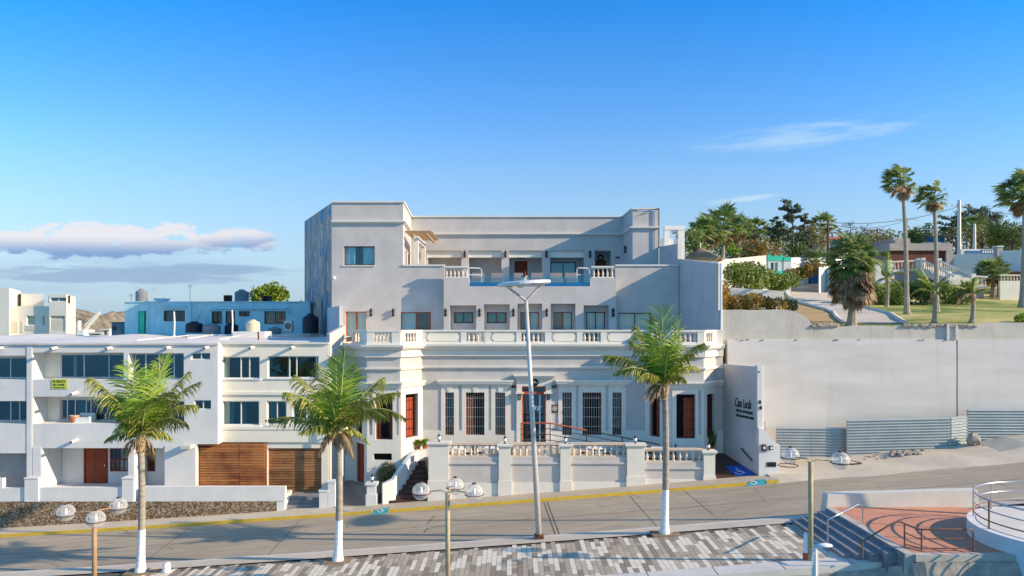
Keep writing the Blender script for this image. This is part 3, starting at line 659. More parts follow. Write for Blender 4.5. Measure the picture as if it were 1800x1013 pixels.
# windows level 2
window(hotel, f2, *w2[0], w=.12, fm='wood_or', curt=[(.02, .45), (.55, .98)], room=1.5)
window(hotel, f2, *w2[1], w=.12, fm='wood_or', curt=[(.02, .5)], room=2)
window(hotel, f2, *w2[2], w=.12, fm='wood_dark', curt=[(.02, .98)], room=1.5)
window(hotel, f2, *wt, w=.12, fm='wood_dark', curt=[(.02, .35), (.6, .98)], room=1.5, sill='trim')
for xx in (652.5, 691.5): sconce(hotel, f2, f2.ux(xx), H(550, Z2))
g = MB(); c = f2.pt(f2.ux(588), -.2, H(489, Z2)); g.fbox(f2, f2.ux(588) - .06, f2.ux(588) + .06, -.2, -.002, H(489, Z2), H(487.5, Z2)); g.ball(c, .12, 10, 6); part('security_camera', g, 'whitepaint', hotel)
# ledge caps
cp = MB(); cp.fbox(f2, uT + .001, um0, -.08, .38, zU, zU + .1); cp.fbox(f2, um1, f2.L, -.08, .38, zU, zU + .1); part('ledge', cp, 'trim', hotel)
cp = MB(); wall(cp, Fr((-7.0, 48.95), (-7.4, 55.1)), .0, 6.1, 12.1, 12.15, [], .2)
# ---- central block
Z4 = 47.8; f4 = Fr((X(780, Z4), Z4), (X(1083.5, Z4), Z4)); zT4 = H(489, Z4); zP = H(503.5, Z4)
def h4(xa, xb, ya): return (f4.ux(xa), f4.ux(xb), z_floor, H(ya, Z4))
r4 = [h4(790.5, 837, 537), h4(850.5, 896, 535), h4(909.5, 953, 534), h4(968, 1011.5, 534), h4(1026, 1070, 537)]
mb = MB(); uA, uB = f4.ux(825), f4.ux(1037)
wall(mb, f4, 0, f4.L, z_floor, zP, r4, .5)
mb.fbox(f4, 0, uA, 0, .79, zP, zT4); mb.fbox(f4, uB, f4.L, 0, .79, zP, zT4)
mb.box(X(780, Z4) + .002, X(780, Z4) + .3, Z4 + .5, 48.95, z_floor, zP); mb.box(X(1083.5, Z4) - .3, X(1083.5, Z4) - .002, Z4 + .5, 48.95, z_floor, zP)
part('central_wall', mb, 'grey', hotel)
# terrace slab with pool
ts = MB(); ts.box(-7.0, 10.6, 50.4, 57.4, 11.9, 12.1); ts.box(X(780, Z4) + .1, X(1083, Z4) - .1, Z4 + .5, 50.4, 11.4, 11.6); part('terrace_floor', ts, 'concretelight', hotel)
pw = MB(); pw.box(X(825, Z4) + .02, X(1037, Z4) - .02, Z4 + .14, 50.4, 11.75, H(496.5, Z4)); part('pool_water', pw, 'pool', hotel)
gp = MB()
for i in range(4):
    a, b = lerp(uA, uB, i / 4), lerp(uA, uB, (i + 1) / 4); gp.fbox(f4, a + .02, b - .02, .08, .10, zP, H(486, Z4))
part('glass_railing', gp, 'glassclear', hotel)
fi = f4.back(.75); rl = MB()
for h in r4: recess(rl, f4, h[0] - .001, h[1] + .001, h[2], h[3], .49, .75)
def hi(xa, xb, ya, yb): return (fi.ux(xa), fi.ux(xb), H(yb, 48.55) if yb else z_floor, H(ya, 48.55))
w4 = [hi(798, 832, 549, 568.5), hi(855.5, 890.5, 549, 568.5), hi(914.5, 947.5, 548.5, 0), hi(972.5, 1005.5, 548.5, 0), hi(1030.5, 1063.5, 548.5, 0)]
wall(rl, fi, r4[0][0] - .2, r4[4][1] + .2, z_floor - .1, r4[2][3] + .2, w4, .2)
part('recess_wall', rl, 'grey', hotel)
for i, h in enumerate(w4):
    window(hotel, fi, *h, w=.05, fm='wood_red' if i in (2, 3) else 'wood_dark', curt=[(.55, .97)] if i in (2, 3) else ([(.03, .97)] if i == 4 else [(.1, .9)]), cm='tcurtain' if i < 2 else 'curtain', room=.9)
for xx in (783.5, 843, 902.5, 961, 1077.5): sconce(hotel, f4, f4.ux(xx), H(550, Z4))
balustrade(hotel, f4, [('b', f4.ux(781), f4.ux(823.5), 6)], zT4, H(470.5, Z4), .05)
balustrade(hotel, f4, [('b', f4.ux(1040), f4.ux(1080), 5)], zT4, H(470.5, Z4), .05)
# white tubular frames of the pool ladder
for x0, x1 in ((824, 846), (1014, 1037)):
    g = MB(); a, b = X(x0, 48), X(x1, 48); zz = H(471, 48)
    g.tube([(a, 48, 11.7), (a, 48, zz - .1), (a + .1, 48, zz), (b - .1, 48.4, zz), (b, 48.4, zz - .1), (b, 48.4, 11.7)], .03, 6); g.tube([(a, 48, zz - .45), (b, 48.4, zz - .45)], .025, 6)
    part('pool_rail', g, 'alu', hotel)
# pergola beside tower
g = MB()
for i, xx in enumerate((712, 722, 732)): 
    a = X(xx, 49.2)
for i in range(7):
    y = 49.0 + i * .75; g.box(-7.1, -5.35 + .05 * (i % 2), y, y + .1, H(411, 49.5), H(411, 49.5) + .14)
for xx in (-6.7, -5.75): g.box(xx, xx + .12, 48.9, 54.0, H(411, 49.5) - .14, H(411, 49.5) - .002)
pg = part('pergola_beams', g, 'thatch', hotel)
g = MB(); a, b = X(727, 49.5), X(735, 49.5); zz = H(411, 49.5) - .145
g.box(a, b, 49.5, 49.8, 12.1, zz); g.box(a, b, 53.5, 53.8, 12.1, zz); g.box(a + .02, b - .02, 49.8, 53.5, zz - .35, zz - .002); part('pergola_pillar', g, 'trim', pg)
# right perimeter wall of upper level, splayed; and parapet beside right tower
pr = Fr((10.95, 48.85), (12.2, 43.75)); mb = MB()
a = [pr.pt(0, 0, z_floor), pr.pt(pr.L, 0, z_floor), pr.pt(pr.L, .25, z_floor), pr.pt(0, .25, z_floor)]
b = [pr.pt(0, 0, H(455, 48.8)), pr.pt(pr.L, 0, H(463, 43.7)), pr.pt(pr.L, .25, H(463, 43.7)), pr.pt(0, .25, H(455, 48.8))]
mb.hexa(a, b)
p2 = Fr((10.25, 51.5), (10.95, 48.86)); a = [p2.pt(0, 0, 10), p2.pt(p2.L, 0, 10), p2.pt(p2.L, .25, 10), p2.pt(0, .25, 10)]
b = [p2.pt(0, 0, H(434, 51.5)), p2.pt(p2.L, 0, H(428, 48.7)), p2.pt(p2.L, .25, H(428, 48.7)), p2.pt(0, .25, H(434, 51.5))]; mb.hexa(a, b)
part('side_wall', mb, 'grey', hotel)
# drain pipe on wall end
g = MB(); c = pr.pt(pr.L, .1, 0); g.tube([(c.x + .05, 43.65, z_floor + .1), (c.x + .05, 43.65, H(464, 43.7))], .06, 8); part('drain_pipe', g, 'whitepaint', hotel)
g = MB(); g.tube([(10.2, 51.35, H(436, 51.5)), (10.2, 51.35, H(367, 51.5))], .04, 6); g.tube([(10.2, 51.3, H(367, 51.5)), (9.4, 51.3, H(372, 51.5)), (8.9, 51.3, H(379, 51.5))], .02, 5); part('conduit', g, 'black', hotel)

# party wall left
pwm = MB(); pwm.box(-10.2, -9.95, 43.5, 44.1, -2, H(572, 43.6))
for p, q, za, zb_ in (((-11.9, 48.55), (-10.05, 44), H(541, 48.6), H(538, 44)), ((-9.86, 43.54), (-10.42, 42.25), H(573, 43.5), H(587, 42.2))):
    fr = Fr(p, q); a = [fr.pt(0, 0, 0), fr.pt(fr.L, 0, 0), fr.pt(fr.L, -.22, 0), fr.pt(0, -.22, 0)]; a = [V((v.x, v.y, -2)) for v in a]
    b = [V((a[0].x, a[0].y, za)), V((a[1].x, a[1].y, zb_)), V((a[2].x, a[2].y, zb_)), V((a[3].x, a[3].y, za))]; pwm.hexa([a[3], a[2], a[1], a[0]], [b[3], b[2], b[1], b[0]])
solo('party_wall', pwm, 'grey', 'thin angled dividing wall between the white apartments and the grey hotel', 'wall', (-10, 42, -1))

# ================================================================== hotel terrace
ZT = 40.0
def zs(x): return G(x) + .13          # far pavement height
tb = MB(); TF = 1.72
tb.prism([(X(757, ZT), ZT + .35), (X(1256, ZT) , ZT + .35), (11.3, 43.4), (-5.2, 43.4), (-5.6, 42.6), (-5.0, 42.6)], -.6, TF)
solo('terrace_slab', tb, 'entry', 'raised paved dining terrace in front of the grey hotel', 'terrace', (2, 41.5, 0))
lp = MB(); lp.prism([(X(905, 42), 41.6), (X(972, 42), 41.6), (X(972, 42), 43.44), (X(905, 42), 43.44)], TF + .002, 2.28)
x0, x1 = X(972, 42), 8.5
lp.hexa([(x0, 42.2, TF + .003), (x1, 42.2, TF + .003), (x1, 43.44, TF + .003), (x0, 43.44, TF + .003)], [(x0, 42.2, 2.28), (x1, 42.2, TF + .02), (x1, 43.44, TF + .02), (x0, 43.44, 2.28)])
solo('entrance_ramp', lp, 'concretelight', 'landing and ramp leading to the hotel front door', 'ramp', (3, 42.5, TF))
gw = thing('terrace_wall', 'grey and cream street wall with pillars and open balusters below the hotel', 'wall', (3, ZT, 1))
fT = Fr((X(753, ZT), ZT), (X(1257, ZT), ZT)); zcap = H(778, ZT)
pil = [(753.5, 789, 775, 0), (877, 898, 778.5, 0), (985, 1003.5, 778.5, 0), (1102, 1133, 778, 0), (1236.5, 1256.5, 790, 0)]
for i, (a, b, yt, _) in enumerate(pil):
    mb = MB(); ua, ub = fT.ux(a), fT.ux(b); zt = H(yt + 2.5, ZT); gz = zs(X((a + b) / 2, ZT)) - .5; zl = H(845 - (b > 1050) * 8, ZT)
    mb.fbox(fT, ua, ub, -.08, .45, zl, zt - .16); mb.fbox(fT, ua - .04, ub + .04, -.12, .48, gz, zl); mb.fbox(fT, ua - .06, ub + .06, -.14, .51, zt - .16, zt - .1); mb.fbox(fT, ua - .1, ub + .1, -.18, .55, zt - .1, zt)
    part('pillar', mb, 'trim', gw)
for i in range(4):
    a, b = fT.ux(pil[i][1]) - .0, fT.ux(pil[i + 1][0]); lo = i == 3
    yr, yb_, yl = (790, 813, 822) if lo else (780.5, 804, 813)
    z1 = H(yb_, ZT); mb = MB(); mb.fbox(fT, a, b, .05, .35, -1.2, H(yl + 3, ZT)); mb.fbox(fT, a, b, -.03, .37, H(yl + 3, ZT), H(yl - .5, ZT)); mb.fbox(fT, a, b, .03, .35, H(yl - .5, ZT), z1)
    part('panel', mb, 'grey', gw)
    pb = MB(); pa = [852, 850, 850, 842][i]; pbz = [845, 852, 850, 840][i]
    zz0, zz1 = H([850, 849, 848, 843][i], ZT), H([850, 849, 848, 843][i], ZT)
    pb.hexa([fT.pt(a, -.02, -1.2), fT.pt(b, -.02, -1.2), fT.pt(b, .049, -1.2), fT.pt(a, .049, -1.2)], [fT.pt(a, -.02, zz0), fT.pt(b, -.02, zz1), fT.pt(b, .049, zz1), fT.pt(a, .049, zz0)]); part('plinth', pb, 'trim', gw)
    rb = balustrade(gw, fT, [('b', a, b, [8, 8, 9, 9][i])], z1, H(yr + 2, ZT), .08, m='terrarail')
# pillar lanterns
lan0 = None
def pillar_lantern(loc, label):
    global lan0
    if lan0 is None:
        t = thing('pillar_lantern', label, 'lantern', (0, 0, 0), 'small lanterns standing on the street wall pillars')
        g = MB(); g.lathe([(.07, 0), (.07, .03), (.03, .06), (.03, .1), (.08, .12)], n=8); part('base', g, 'black', t, True); g = MB(); g.lathe([(.1, .3), (.06, .36), (.02, .4), (.03, .43), (.005, .46)], n=8); part('cap', g, 'black', t, True)
        g = MB(); g.lathe([(.075, .12), (.1, .2), (.09, .3)], n=10); part('globe', g, 'whitepaint', t, True)
        lan0 = t; t.location = loc; return t
    return dup(lan0, loc, label)
lz = lambda i: (fT.pt((fT.ux(pil[i][0]) + fT.ux(pil[i][1])) / 2, .18, H(pil[i][2] + 2.5, ZT)))
pillar_lantern(lz(0), 'small lantern on the wide pillar at the top of the dark stairs')
pillar_lantern(lz(1), 'small lantern on the slim pillar left of the tall leaning street light')
pillar_lantern(lz(2), 'small lantern on the slim pillar right of the tall leaning street light')
pillar_lantern(lz(3), 'small lantern on the wide wall pillar just left of the rightmost street palm')
pillar_lantern(lz(4), 'small lantern on the lower end pillar beside the blue ramp')
# ramp handrail
hrt = thing('ramp_handrail', 'black handrail with red top bar in front of the hotel door', 'handrail', (X(918, 41.7), 41.7, 2.28))
g = MB(); xa, xb = X(916, 41.7), X(967, 41.7); zt = H(744, 41.7)
zr = lambda x: zt if x < xb else lerp(zt, TF + .7, (x - xb) / (8.4 - xb))
for k in range(3):
    g.tube([(xa, 41.7, zt - .32 * (k + 1)), (xb, 41.7, zt - .32 * (k + 1)), (8.4, 42.25, TF + .75 - .3 * (k + 1) + .05)], .022, 6)
for x in (xa, xa + .25, xb - .0, lerp(xb, 8.4, .33), lerp(xb, 8.4, .66), 8.4):
    t = max(0, (x - xb) / (8.4 - xb)); y = lerp(41.7, 42.25, t); g.tube([(x, y, (TF if t > 0 else 2.28) - .01), (x, y, lerp(zt, TF + .75, t))], .03, 6)
part('rail_frame', g, 'black', hrt)
g = MB(); g.tube([(xa, 41.7, zt), (xb, 41.7, zt), (lerp(xb, 8.4, .33), lerp(41.7, 42.25, .33), lerp(zt, TF + .75, .33))], .04, 8); part('top_bar', g, 'wood_or', hrt)
g = MB(); g.tube([(lerp(xb, 8.4, .33), lerp(41.7, 42.25, .33), lerp(zt, TF + .75, .33)), (8.4, 42.25, TF + .75)], .03, 8); part('lower_bar', g, 'black', hrt)

# stairs up to the terrace
st = MB(); xR = X(757, ZT) - .02
for i in range(10):
    z1 = -.42 + (i + 1) * .214; y0 = 40.0 + i * .30; xl = lerp(X(684, 40), -5.75, min(1, i / 9) ** .85)
    st.prism([(xl, y0), (xR, y0), (xR, 43.2), (xl + .2, 43.2)], -1.5 + i * .001, z1)
solo('terrace_stairs', st, 'tile_dark', 'dark brown tiled stairs climbing beside the street wall', 'stairs', (-5.2, 41, -.5))
# curved stair wall
cw = MB(); pts = []
path = [(X(672, 40.0), 40.0, 850), (X(690, 40.2), 40.2, 842), (X(700, 40.8), 40.8, 828), (X(712, 41.3), 41.3, 812), (X(722, 41.9), 41.9, 799), (X(733, 42.5), 42.5, 791.5), (X(748, 42.7), 42.7, 789.5), (X(757, 42.75), 42.75, 789.5)]
n = len(path); vs = []
for i, (x, y, yy) in enumerate(path):
    d = V((path[min(i + 1, n - 1)][0] - path[max(i - 1, 0)][0], path[min(i + 1, n - 1)][1] - path[max(i - 1, 0)][1])).normalized(); nn = V((-d.y, d.x)) * .12; z = H(yy, y)
    vs += [(x - nn.x, y - nn.y, -1.5), (x - nn.x, y - nn.y, z), (x + nn.x, y + nn.y, z), (x + nn.x, y + nn.y, -1.5)]
cw.add(vs, [(4 * i + a, 4 * i + 4 + a, 4 * i + 4 + (a + 1) % 4, 4 * i + (a + 1) % 4) for i in range(n - 1) for a in range(4)] + [(0, 1, 2, 3), (4 * n - 1, 4 * n - 2, 4 * n - 3, 4 * n - 4)])
solo('curved_stair_wall', cw, 'white', 'white curved parapet sweeping up the left side of the dark stairs', 'wall', (-6.5, 41, -.5))
gpst = thing('gate_post', 'square white post with a lantern at the foot of the dark stairs', 'post', (X(662, 39.9), 39.9, -.5))
mb = MB(); a, b = X(645, 39.9), X(661, 39.9); mb.box(a, b, 39.85, 40.25, H(868, 40), H(852, 40)); mb.box(a - .05, b + .05, 39.8, 40.3, -1.2, H(868, 40)); mb.box(a - .07, b + .07, 39.78, 40.32, H(852, 40), H(848, 40)); part('shaft', mb, 'white', gpst)
pillar_lantern(((a + b) / 2, 40.05, H(848, 40)), 'small lantern on the white post at the foot of the dark stairs')
en = MB(); en.prism([(-9.75, 40.0), (X(645, 40), 40.0), (-7.0, 41.85), (-8.2, 41.85), (-9.3, 43.4), (-9.75, 43.4)], -1.6, -.0)
en.v = [(x, y, z if z < -1 else (zs(x) + .02 if y < 40.5 else H(850, 42.6))) for x, y, z in en.v]
solo('entry_path', en, 'entry', 'sloping brown paved entry between the apartments and the hotel stairs', 'path', (-8.5, 41, -.5))
# right sign wall, ramp, meter pillar
sw = thing('sign_wall', 'long grey side wall with black hotel lettering above the blue ramp', 'wall', (12.9, 42, 1))
fs = Fr((12.42, 43.52), (13.3, 40.1)); a = [fs.pt(0, 0, -.5), fs.pt(fs.L, 0, -.5), fs.pt(fs.L, -.2 * -1, -.5), fs.pt(0, .2, -.5)]
b = [fs.pt(0, 0, H(640, 43.5)), fs.pt(fs.L, 0, H(645, 40.1)), fs.pt(fs.L, .2, H(645, 40.1)), fs.pt(0, .2, H(640, 43.5))]
mb = MB(); mb.hexa(a, b); part('wall_face', mb, 'grey', sw)
mb = MB(); ze = H(782, 40); mb.box(13.285, 13.56, 40.03, 40.2, ze, H(642, 40.1)); mb.box(13.285, 13.7, 40.2, 40.5, 2.0, H(642, 40.1) - .04); part('end_pilaster', mb, 'white', sw)
mb = MB(); mb.box(13.32, 13.4, 39.96, 40.03, H(655, 40), H(653, 40)); mb.box(13.38, 13.46, 39.96, 40.03, H(710, 40), H(704, 40)); mb.box(13.42, 13.5, 39.94, 40.03, H(720, 40), H(714, 40)); part('junction_box', mb, 'black', sw)
u = fs.ux(1291.5); zz = H(714, fs.Z(u)); textobj('lettering', 'Casa Lucila', .74, fs, u, zz, 'black', sw, .5, -.02, .03, .5)
textobj('lettering', 'HOTEL BOUTIQUE', .21, fs, fs.ux(1294.5), zz - .28, 'black', sw, 0, -.02, .03, .95)
textobj('lettering', 'RESTAURANTE-BAR', .19, fs, fs.ux(1294.5), zz - .55, 'black', sw, 0, -.02, .03, 1.05)
g = MB(); ua, ub = fs.ux(1305), fs.ux(1324.5); g.tube([fs.pt(ua, -.1, H(788, fs.Z(ua))), fs.pt(ub, -.1, H(810, fs.Z(ub)))], .035, 6)
for t in (.1, .9): uu = lerp(ua, ub, t); g.tube([fs.pt(uu, -.1, lerp(H(788, fs.Z(ua)), H(810, fs.Z(ub)), t)), fs.pt(uu, .0, lerp(H(788, fs.Z(ua)), H(810, fs.Z(ub)), t))], .02, 5)
part('wall_rail', g, 'black', sw)
rp = MB(); zr0 = zs(12) + .02
def rampz(x, y): return lerp(zs(x) + .015, TF + .05, max(0, min(1, (y - 40.05) / 3.2)))
pts = [(X(1256, 40.05), 40.05), (X(1296, 40.05), 40.05), (13.28, 40.05), (12.47, 43.4), (11.35, 43.4)]
rp.add([(x, y, rampz(x, y)) for x, y in pts], [(0, 1, 2, 3, 4)]); rp.add([(x, y, -.3) for x, y in pts] , [(4, 3, 2, 1, 0)])
for i in range(5):
    j = (i + 1) % 5; A, B = pts[i], pts[j]; rp.add([(A[0], A[1], -.3), (B[0], B[1], -.3), (B[0], B[1], rampz(*B)), (A[0], A[1], rampz(*A))], [(0, 1, 2, 3)])
rt = thing('side_ramp', 'dark tiled side ramp with a bright blue painted wheelchair panel', 'ramp', (12.3, 41, 1))
part('ramp_surface', rp, 'tile_dark', rt)
bp = MB(); q = [(12.15, 40.08), (13.2, 40.08), (12.88, 41.5), (11.95, 41.5)]; bp.add([(x, y, rampz(x, y) + .006) for x, y in q], [(0, 1, 2, 3)]); part('painted_panel', bp, 'bluepaint2', rt)
def wheelsym(zf, cx, cy, s, flip=1):
    """wheelchair symbol lying on a surface; zf gives the height"""
    g = MB()
    def q(pts): g.add([(cx + x * s * flip, cy + y * s, zf(cx + x * s * flip, cy + y * s)) for x, y in pts], [tuple(range(len(pts)))])
    for k in range(11):
        a, b = R(-200 + k * 24), R(-200 + (k + 1) * 24); q([(r * math.cos(t) - .05, r * math.sin(t) - .15) for r, t in ((.24, a), (.31, a), (.31, b), (.24, b))])
    q([(-.1, .45), (-.03, .45), (-.03, -.02), (-.1, -.02)]); q([(-.1, .2), (-.1, .13), (.15, .13), (.15, .2)]); q([(-.03, .05), (-.03, -.02), (.25, -.02), (.25, .05)]); q([(.18, -.02), (.25, -.02), (.36, -.33), (.29, -.33)])
    q([(-.06 + .08 * math.cos(t * math.pi / 4), .55 + .08 * math.sin(t * math.pi / 4)) for t in range(8)])
    return g
part('wheelchair_symbol', wheelsym(lambda x, y: rampz(x, y) + .012, 12.5, 40.65, .75), 'whitepaint', rt)
mp = thing('meter_pillar', 'broken white meter pillar with two boxes right of the blue ramp', 'pillar', (X(1350, 39.95), 39.95, 1))
mb = MB(); a, b = X(1333, 40), X(1370, 40); mb.box(a, b, 39.9, 40.4, .2, H(782, 40)); mb.hexa([(a, 39.92, H(782, 40) + .001), (b - .15, 39.92, H(782, 40) + .001), (b - .15, 40.35, H(782, 40) + .001), (a, 40.35, H(782, 40) + .001)], [(a, 39.92, H(752, 40)), (a + .35, 39.92, H(756, 40)), (a + .3, 40.35, H(756, 40)), (a, 40.35, H(750, 40))]); part('body', mb, 'white', mp)
mb = MB(); random.seed(3)
for k in range(9):
    x = a + .1 + random.random() * .5; z = H(random.uniform(744, 768), 40); mb.ball((x, 40.42 + random.random() * .1, z), random.uniform(.08, .17), 6, 4, (1, .7, 1.3))
part('broken_edge', mb, 'rocks', mp)
for (xa, xb, ya, yb_, mm) in ((1337.5, 1344.5, 780.5, 792, 'rust'), (1350.5, 1356.5, 783, 790, 'rust')):
    mb = MB(); mb.box(X(xa, 40), X(xb, 40), 39.78, 39.899, H(yb_, 40), H(ya, 40)); bx = part('meter_box', mb, mm, mp)
    mb = MB(); mb.lathe([(.07, 0), (.07, .03)], (0, 0, 0), 10); mb.v = [((X(xa, 40) + X(xb, 40)) / 2 + x, 39.779 - z, (H(ya, 40) + H(yb_, 40)) / 2 + y) for x, y, z in mb.v]; part('dial', mb, 'whitepaint', bx)
mb = MB(); mb.box(X(1347, 40), X(1363, 40), 39.87, 39.899, H(820, 40), H(812, 40)); part('vent_grille', mb, 'black', mp)

# dining tables on the terrace
def dining(loc, label):
    t = thing('dining_table', label, 'table', loc, 'tables on the dining terrace'); x, y, z = loc
    g = MB(); g.lathe([(.02, .70), (.5, .72), (.5, .76)], loc, 16); g.lathe([(.3, 0), (.3, .03), (.04, .06), (.04, .70)], loc, 10); part('tabletop', g, 'linen', t)
    return t
def chair(loc, rz, label):
    t = thing('dining_chair', label, 'chair', (0, 0, 0), 'chairs on the dining terrace')
    g = MB(); g.box(-.22, .22, -.22, .22, .43, .47); part('seat', g, 'black', t)
    g = MB(); g.box(-.22, .22, .19, .22, .62, .95); g.box(-.22, -.18, .18, .21, .47, .95); g.box(.18, .22, .18, .21, .47, .95); part('backrest', g, 'black', t)
    for sx in (-1, 1):
        for sy in (-1, 1): g = MB(); g.tube([(sx * .2, sy * .2, 0), (sx * .19, sy * .19, .43)], .018, 5); part('leg', g, 'black', t)
    t.location = loc; t.rotation_euler = (0, 0, rz); return t
for xx, lab, clab in ((805, 'white round terrace table behind the leftmost baluster section', 'leftmost'), (865, 'white round terrace table behind the slim pillar left of the leaning street light', 'second'), (1045, 'white round terrace table behind the third baluster section', 'third'), (1160, 'white round terrace table behind the lowest baluster section on the right', 'rightmost')):
    x = X(xx, 41.2); dining((x, 41.2, TF), lab)
    chair((x - .65, 41.3, TF), R(80), 'black terrace chair left of the %s white round table' % clab); chair((x + .65, 41.1, TF), R(-95), 'black terrace chair right of the %s white round table' % clab)
# upper-terrace loungers and guest
for k, (xx, lab) in enumerate(((840, 'red cushioned lounger nearest the left pool rail'), (874, 'red cushioned lounger second from the left behind the glass rail'), (914, 'red cushioned lounger beside the seated guest'), (945, 'lounger right of the seated guest, below the brown door'), (979, 'grey lounger in front of the left curtain panel of the upper window'), (1005, 'grey lounger nearest the right pool rail'))):
    w = .42; t = thing('sun_lounger', lab, 'sun lounger', (X(xx, 51.2), 51.2, 12.1), 'loungers on the pool terrace'); x = X(xx, 51.2)
    g = MB(); g.box(x - w, x + w, 50.6, 52.0, 12.1, 12.38); part('base', g, 'rattan', t)
    g = MB(); g.hexa([(x - w, 51.7, 12.385), (x + w, 51.7, 12.385), (x + w, 51.9, 12.385), (x - w, 51.9, 12.385)], [(x - w, 51.9, 12.95), (x + w, 51.9, 12.95), (x + w, 52.1, 12.95), (x - w, 52.1, 12.95)]); part('backrest', g, 'rattan', t)
    g = MB(); g.box(x - w + .03, x + w - .03, 50.62, 51.68, 12.382, 12.5); part('cushion', g, 'cushion' if k < 4 else 'rattan', t)
def skinfig(name, verts, edges, radii, m, parent, root=0, sub=2):
    me = bpy.data.meshes.new(name); me.from_pydata(verts, edges, []); o = bpy.data.objects.new(name, me); COL.objects.link(o)
    md = o.modifiers.new('s', 'SKIN'); md.use_smooth_shade = True; s2 = o.modifiers.new('u', 'SUBSURF'); s2.levels = sub; s2.render_levels = sub
    sv = me.skin_vertices[0].data
    for i, r in enumerate(radii): sv[i].radius = (r, r) if not isinstance(r, tuple) else r
    sv[root].use_root = True
    bpy.context.view_layer.update(); dg = bpy.context.evaluated_depsgraph_get()
    me2 = bpy.data.meshes.new_from_object(o.evaluated_get(dg)); bpy.data.objects.remove(o); me2.name = name
    me2.materials.clear(); me2.materials.append(M[m]); o2 = bpy.data.objects.new(name, me2)
    return link(o2, parent)
px, py, pz = X(922, 49.9), 49.9, 12.08
per = thing('person', 'dark haired person in a cream dress sitting behind the glass rail', 'person', (px, py, pz))
vs = [(0, 0, .1), (0, 0, .3), (0, .02, .5), (0, .01, .58), (0, .0, .72), (0, -.01, .82), (-.17, .02, .5), (-.22, -.06, .28), (-.2, -.2, .1), (-.2, -.28, .08), (.17, .02, .5), (.23, .1, .3), (.2, .24, .16), (.2, .32, .14), (-.09, .2, .1), (-.1, .45, .12), (-.1, .5, -.25), (.09, .2, .1), (.1, .45, .12), (.1, .5, -.25)]
ed = [(0, 1), (1, 2), (2, 3), (3, 4), (4, 5), (2, 6), (6, 7), (7, 8), (8, 9), (2, 10), (10, 11), (11, 12), (12, 13), (0, 14), (14, 15), (15, 16), (0, 17), (17, 18), (18, 19)]
rd = [.15, .12, .12, .05, .095, .07, .055, .04, .03, .025, .055, .04, .03, .025, .08, .06, .04, .08, .06, .04]
skinfig('body', [(px + a, py + b, pz + c) for a, b, c in vs], ed, rd, 'skin', per)
skinfig('dress', [(px, py, pz + .06), (px, py, pz + .2), (px, py + .01, pz + .36), (px, py + .02, pz + .47), (px, py + .3, pz + .12)], [(0, 1), (1, 2), (2, 3), (0, 4)], [.18, .16, .135, .13, .15], 'cloth', per)
skinfig('hair', [(px, py - .03, pz + .84), (px, py - .04, pz + .74), (px, py - .07, pz + .6), (px, py - .09, pz + .42)], [(0, 1), (1, 2), (2, 3)], [.09, .115, .09, .05], 'hair', per)
# ================================================================== LEFT: white apartment block
ap = thing('apartment_building', 'long low white apartment building with balconies and wooden gates on the left', 'apartment building', (X(190, 41.5), 42, 0))
ZL = 41.5; xl = -160; fL = frontal(xl, 383, ZL); zrf = H(606, ZL); zbot = -2.2
def ul(x): return X(x, ZL) - X(xl, ZL)
def zl(y): return H(y, ZL)
op = [(-60, 47, 625.5, 667.5, .9), (57, 217.5, 620, 667.5, 1.1), (226, 323, 621, 667.5, .35), (-60, 47.5, 705, 745.5, .9), (58, 222, 697.5, 745.5, 1.3), (231, 324, 705, 746, .35)]
sm = [(335.5, 369.5, 620.5, 632.5), (341, 371, 703.5, 720)]
gf = [(-60, 57, 797, 862, .5), (74, 225, 788, 862, 1.8), (237, 289, 788, 862, 1.4), (345.5, 383, 781, 864, .2)]
hs = [(ul(a), ul(b), zl(d), zl(c)) for a, b, c, d, *_ in op + sm + gf]
mb = MB(); wall(mb, fL, 0, fL.L, zbot, zrf, hs, .25)
for (a, b, c, d, w), h in zip(op + gf[:3], hs[:6] + hs[8:11]): recess(mb, fL, h[0] - .001, h[1] + .001, h[2], h[3], .249, w + .05)
mb.box(X(xl, ZL), X(xl, ZL) + .3, ZL + .25, 56, zbot, zrf); mb.box(X(383, ZL) - .25, X(383, ZL) - .002, ZL + .25, 42.6, zl(781), zrf)
mb.box(X(xl, ZL), -10.5, 55.7, 56, zbot, zrf + .1)
part('wall', mb, 'white', ap)
def glazed(fr, u0, u1, z0, z1, w, spec, fm='alu', gl='glassdark', n=3, curt=(), cm='curtain', blank=None):
    """back wall of a recess: optional blank part on the left, then glazing"""
    b = fr.back(w); g = MB(); gu = u0 if blank is None else blank; top = z1 - spec
    if blank is not None: wall(g, b, u0, gu - .0005, z0, z1, [], .12)
    if spec > .02: wall(g, b, gu, u1, top, z1, [], .12)
    if g.v: part('back_wall', g, 'cream', ap)
    window(ap, b, gu, u1, z0 + .01, top - .005, w=.03, fm=fm, gl=gl, n=n, fw=.06, curt=curt, cm=cm, room=2.2, rm='roomdark')
glazed(fL, hs[0][0], hs[0][1], hs[0][2], hs[0][3], .9, .12, n=[.55, .86], curt=[(.0, .2)])
glazed(fL, hs[1][0], hs[1][1], hs[1][2], hs[1][3], 1.1, .12, n=[.32, .66], blank=fL.back(1.1).ux(106), curt=[(.15, .2)])
glazed(fL, hs[2][0], hs[2][1], hs[2][2], hs[2][3], .35, .02, n=[.25, .5, .77])
glazed(fL, hs[3][0], hs[3][1], hs[3][2], hs[3][3], .9, .05, n=[.55, .7], curt=[(.0, .1)])
glazed(fL, hs[4][0], hs[4][1], hs[4][2], hs[4][3], 1.3, .26, n=[.1, .2, .34, .4, .85], blank=fL.back(1.3).ux(104), curt=[(.2, .33)], cm='tcurtain')
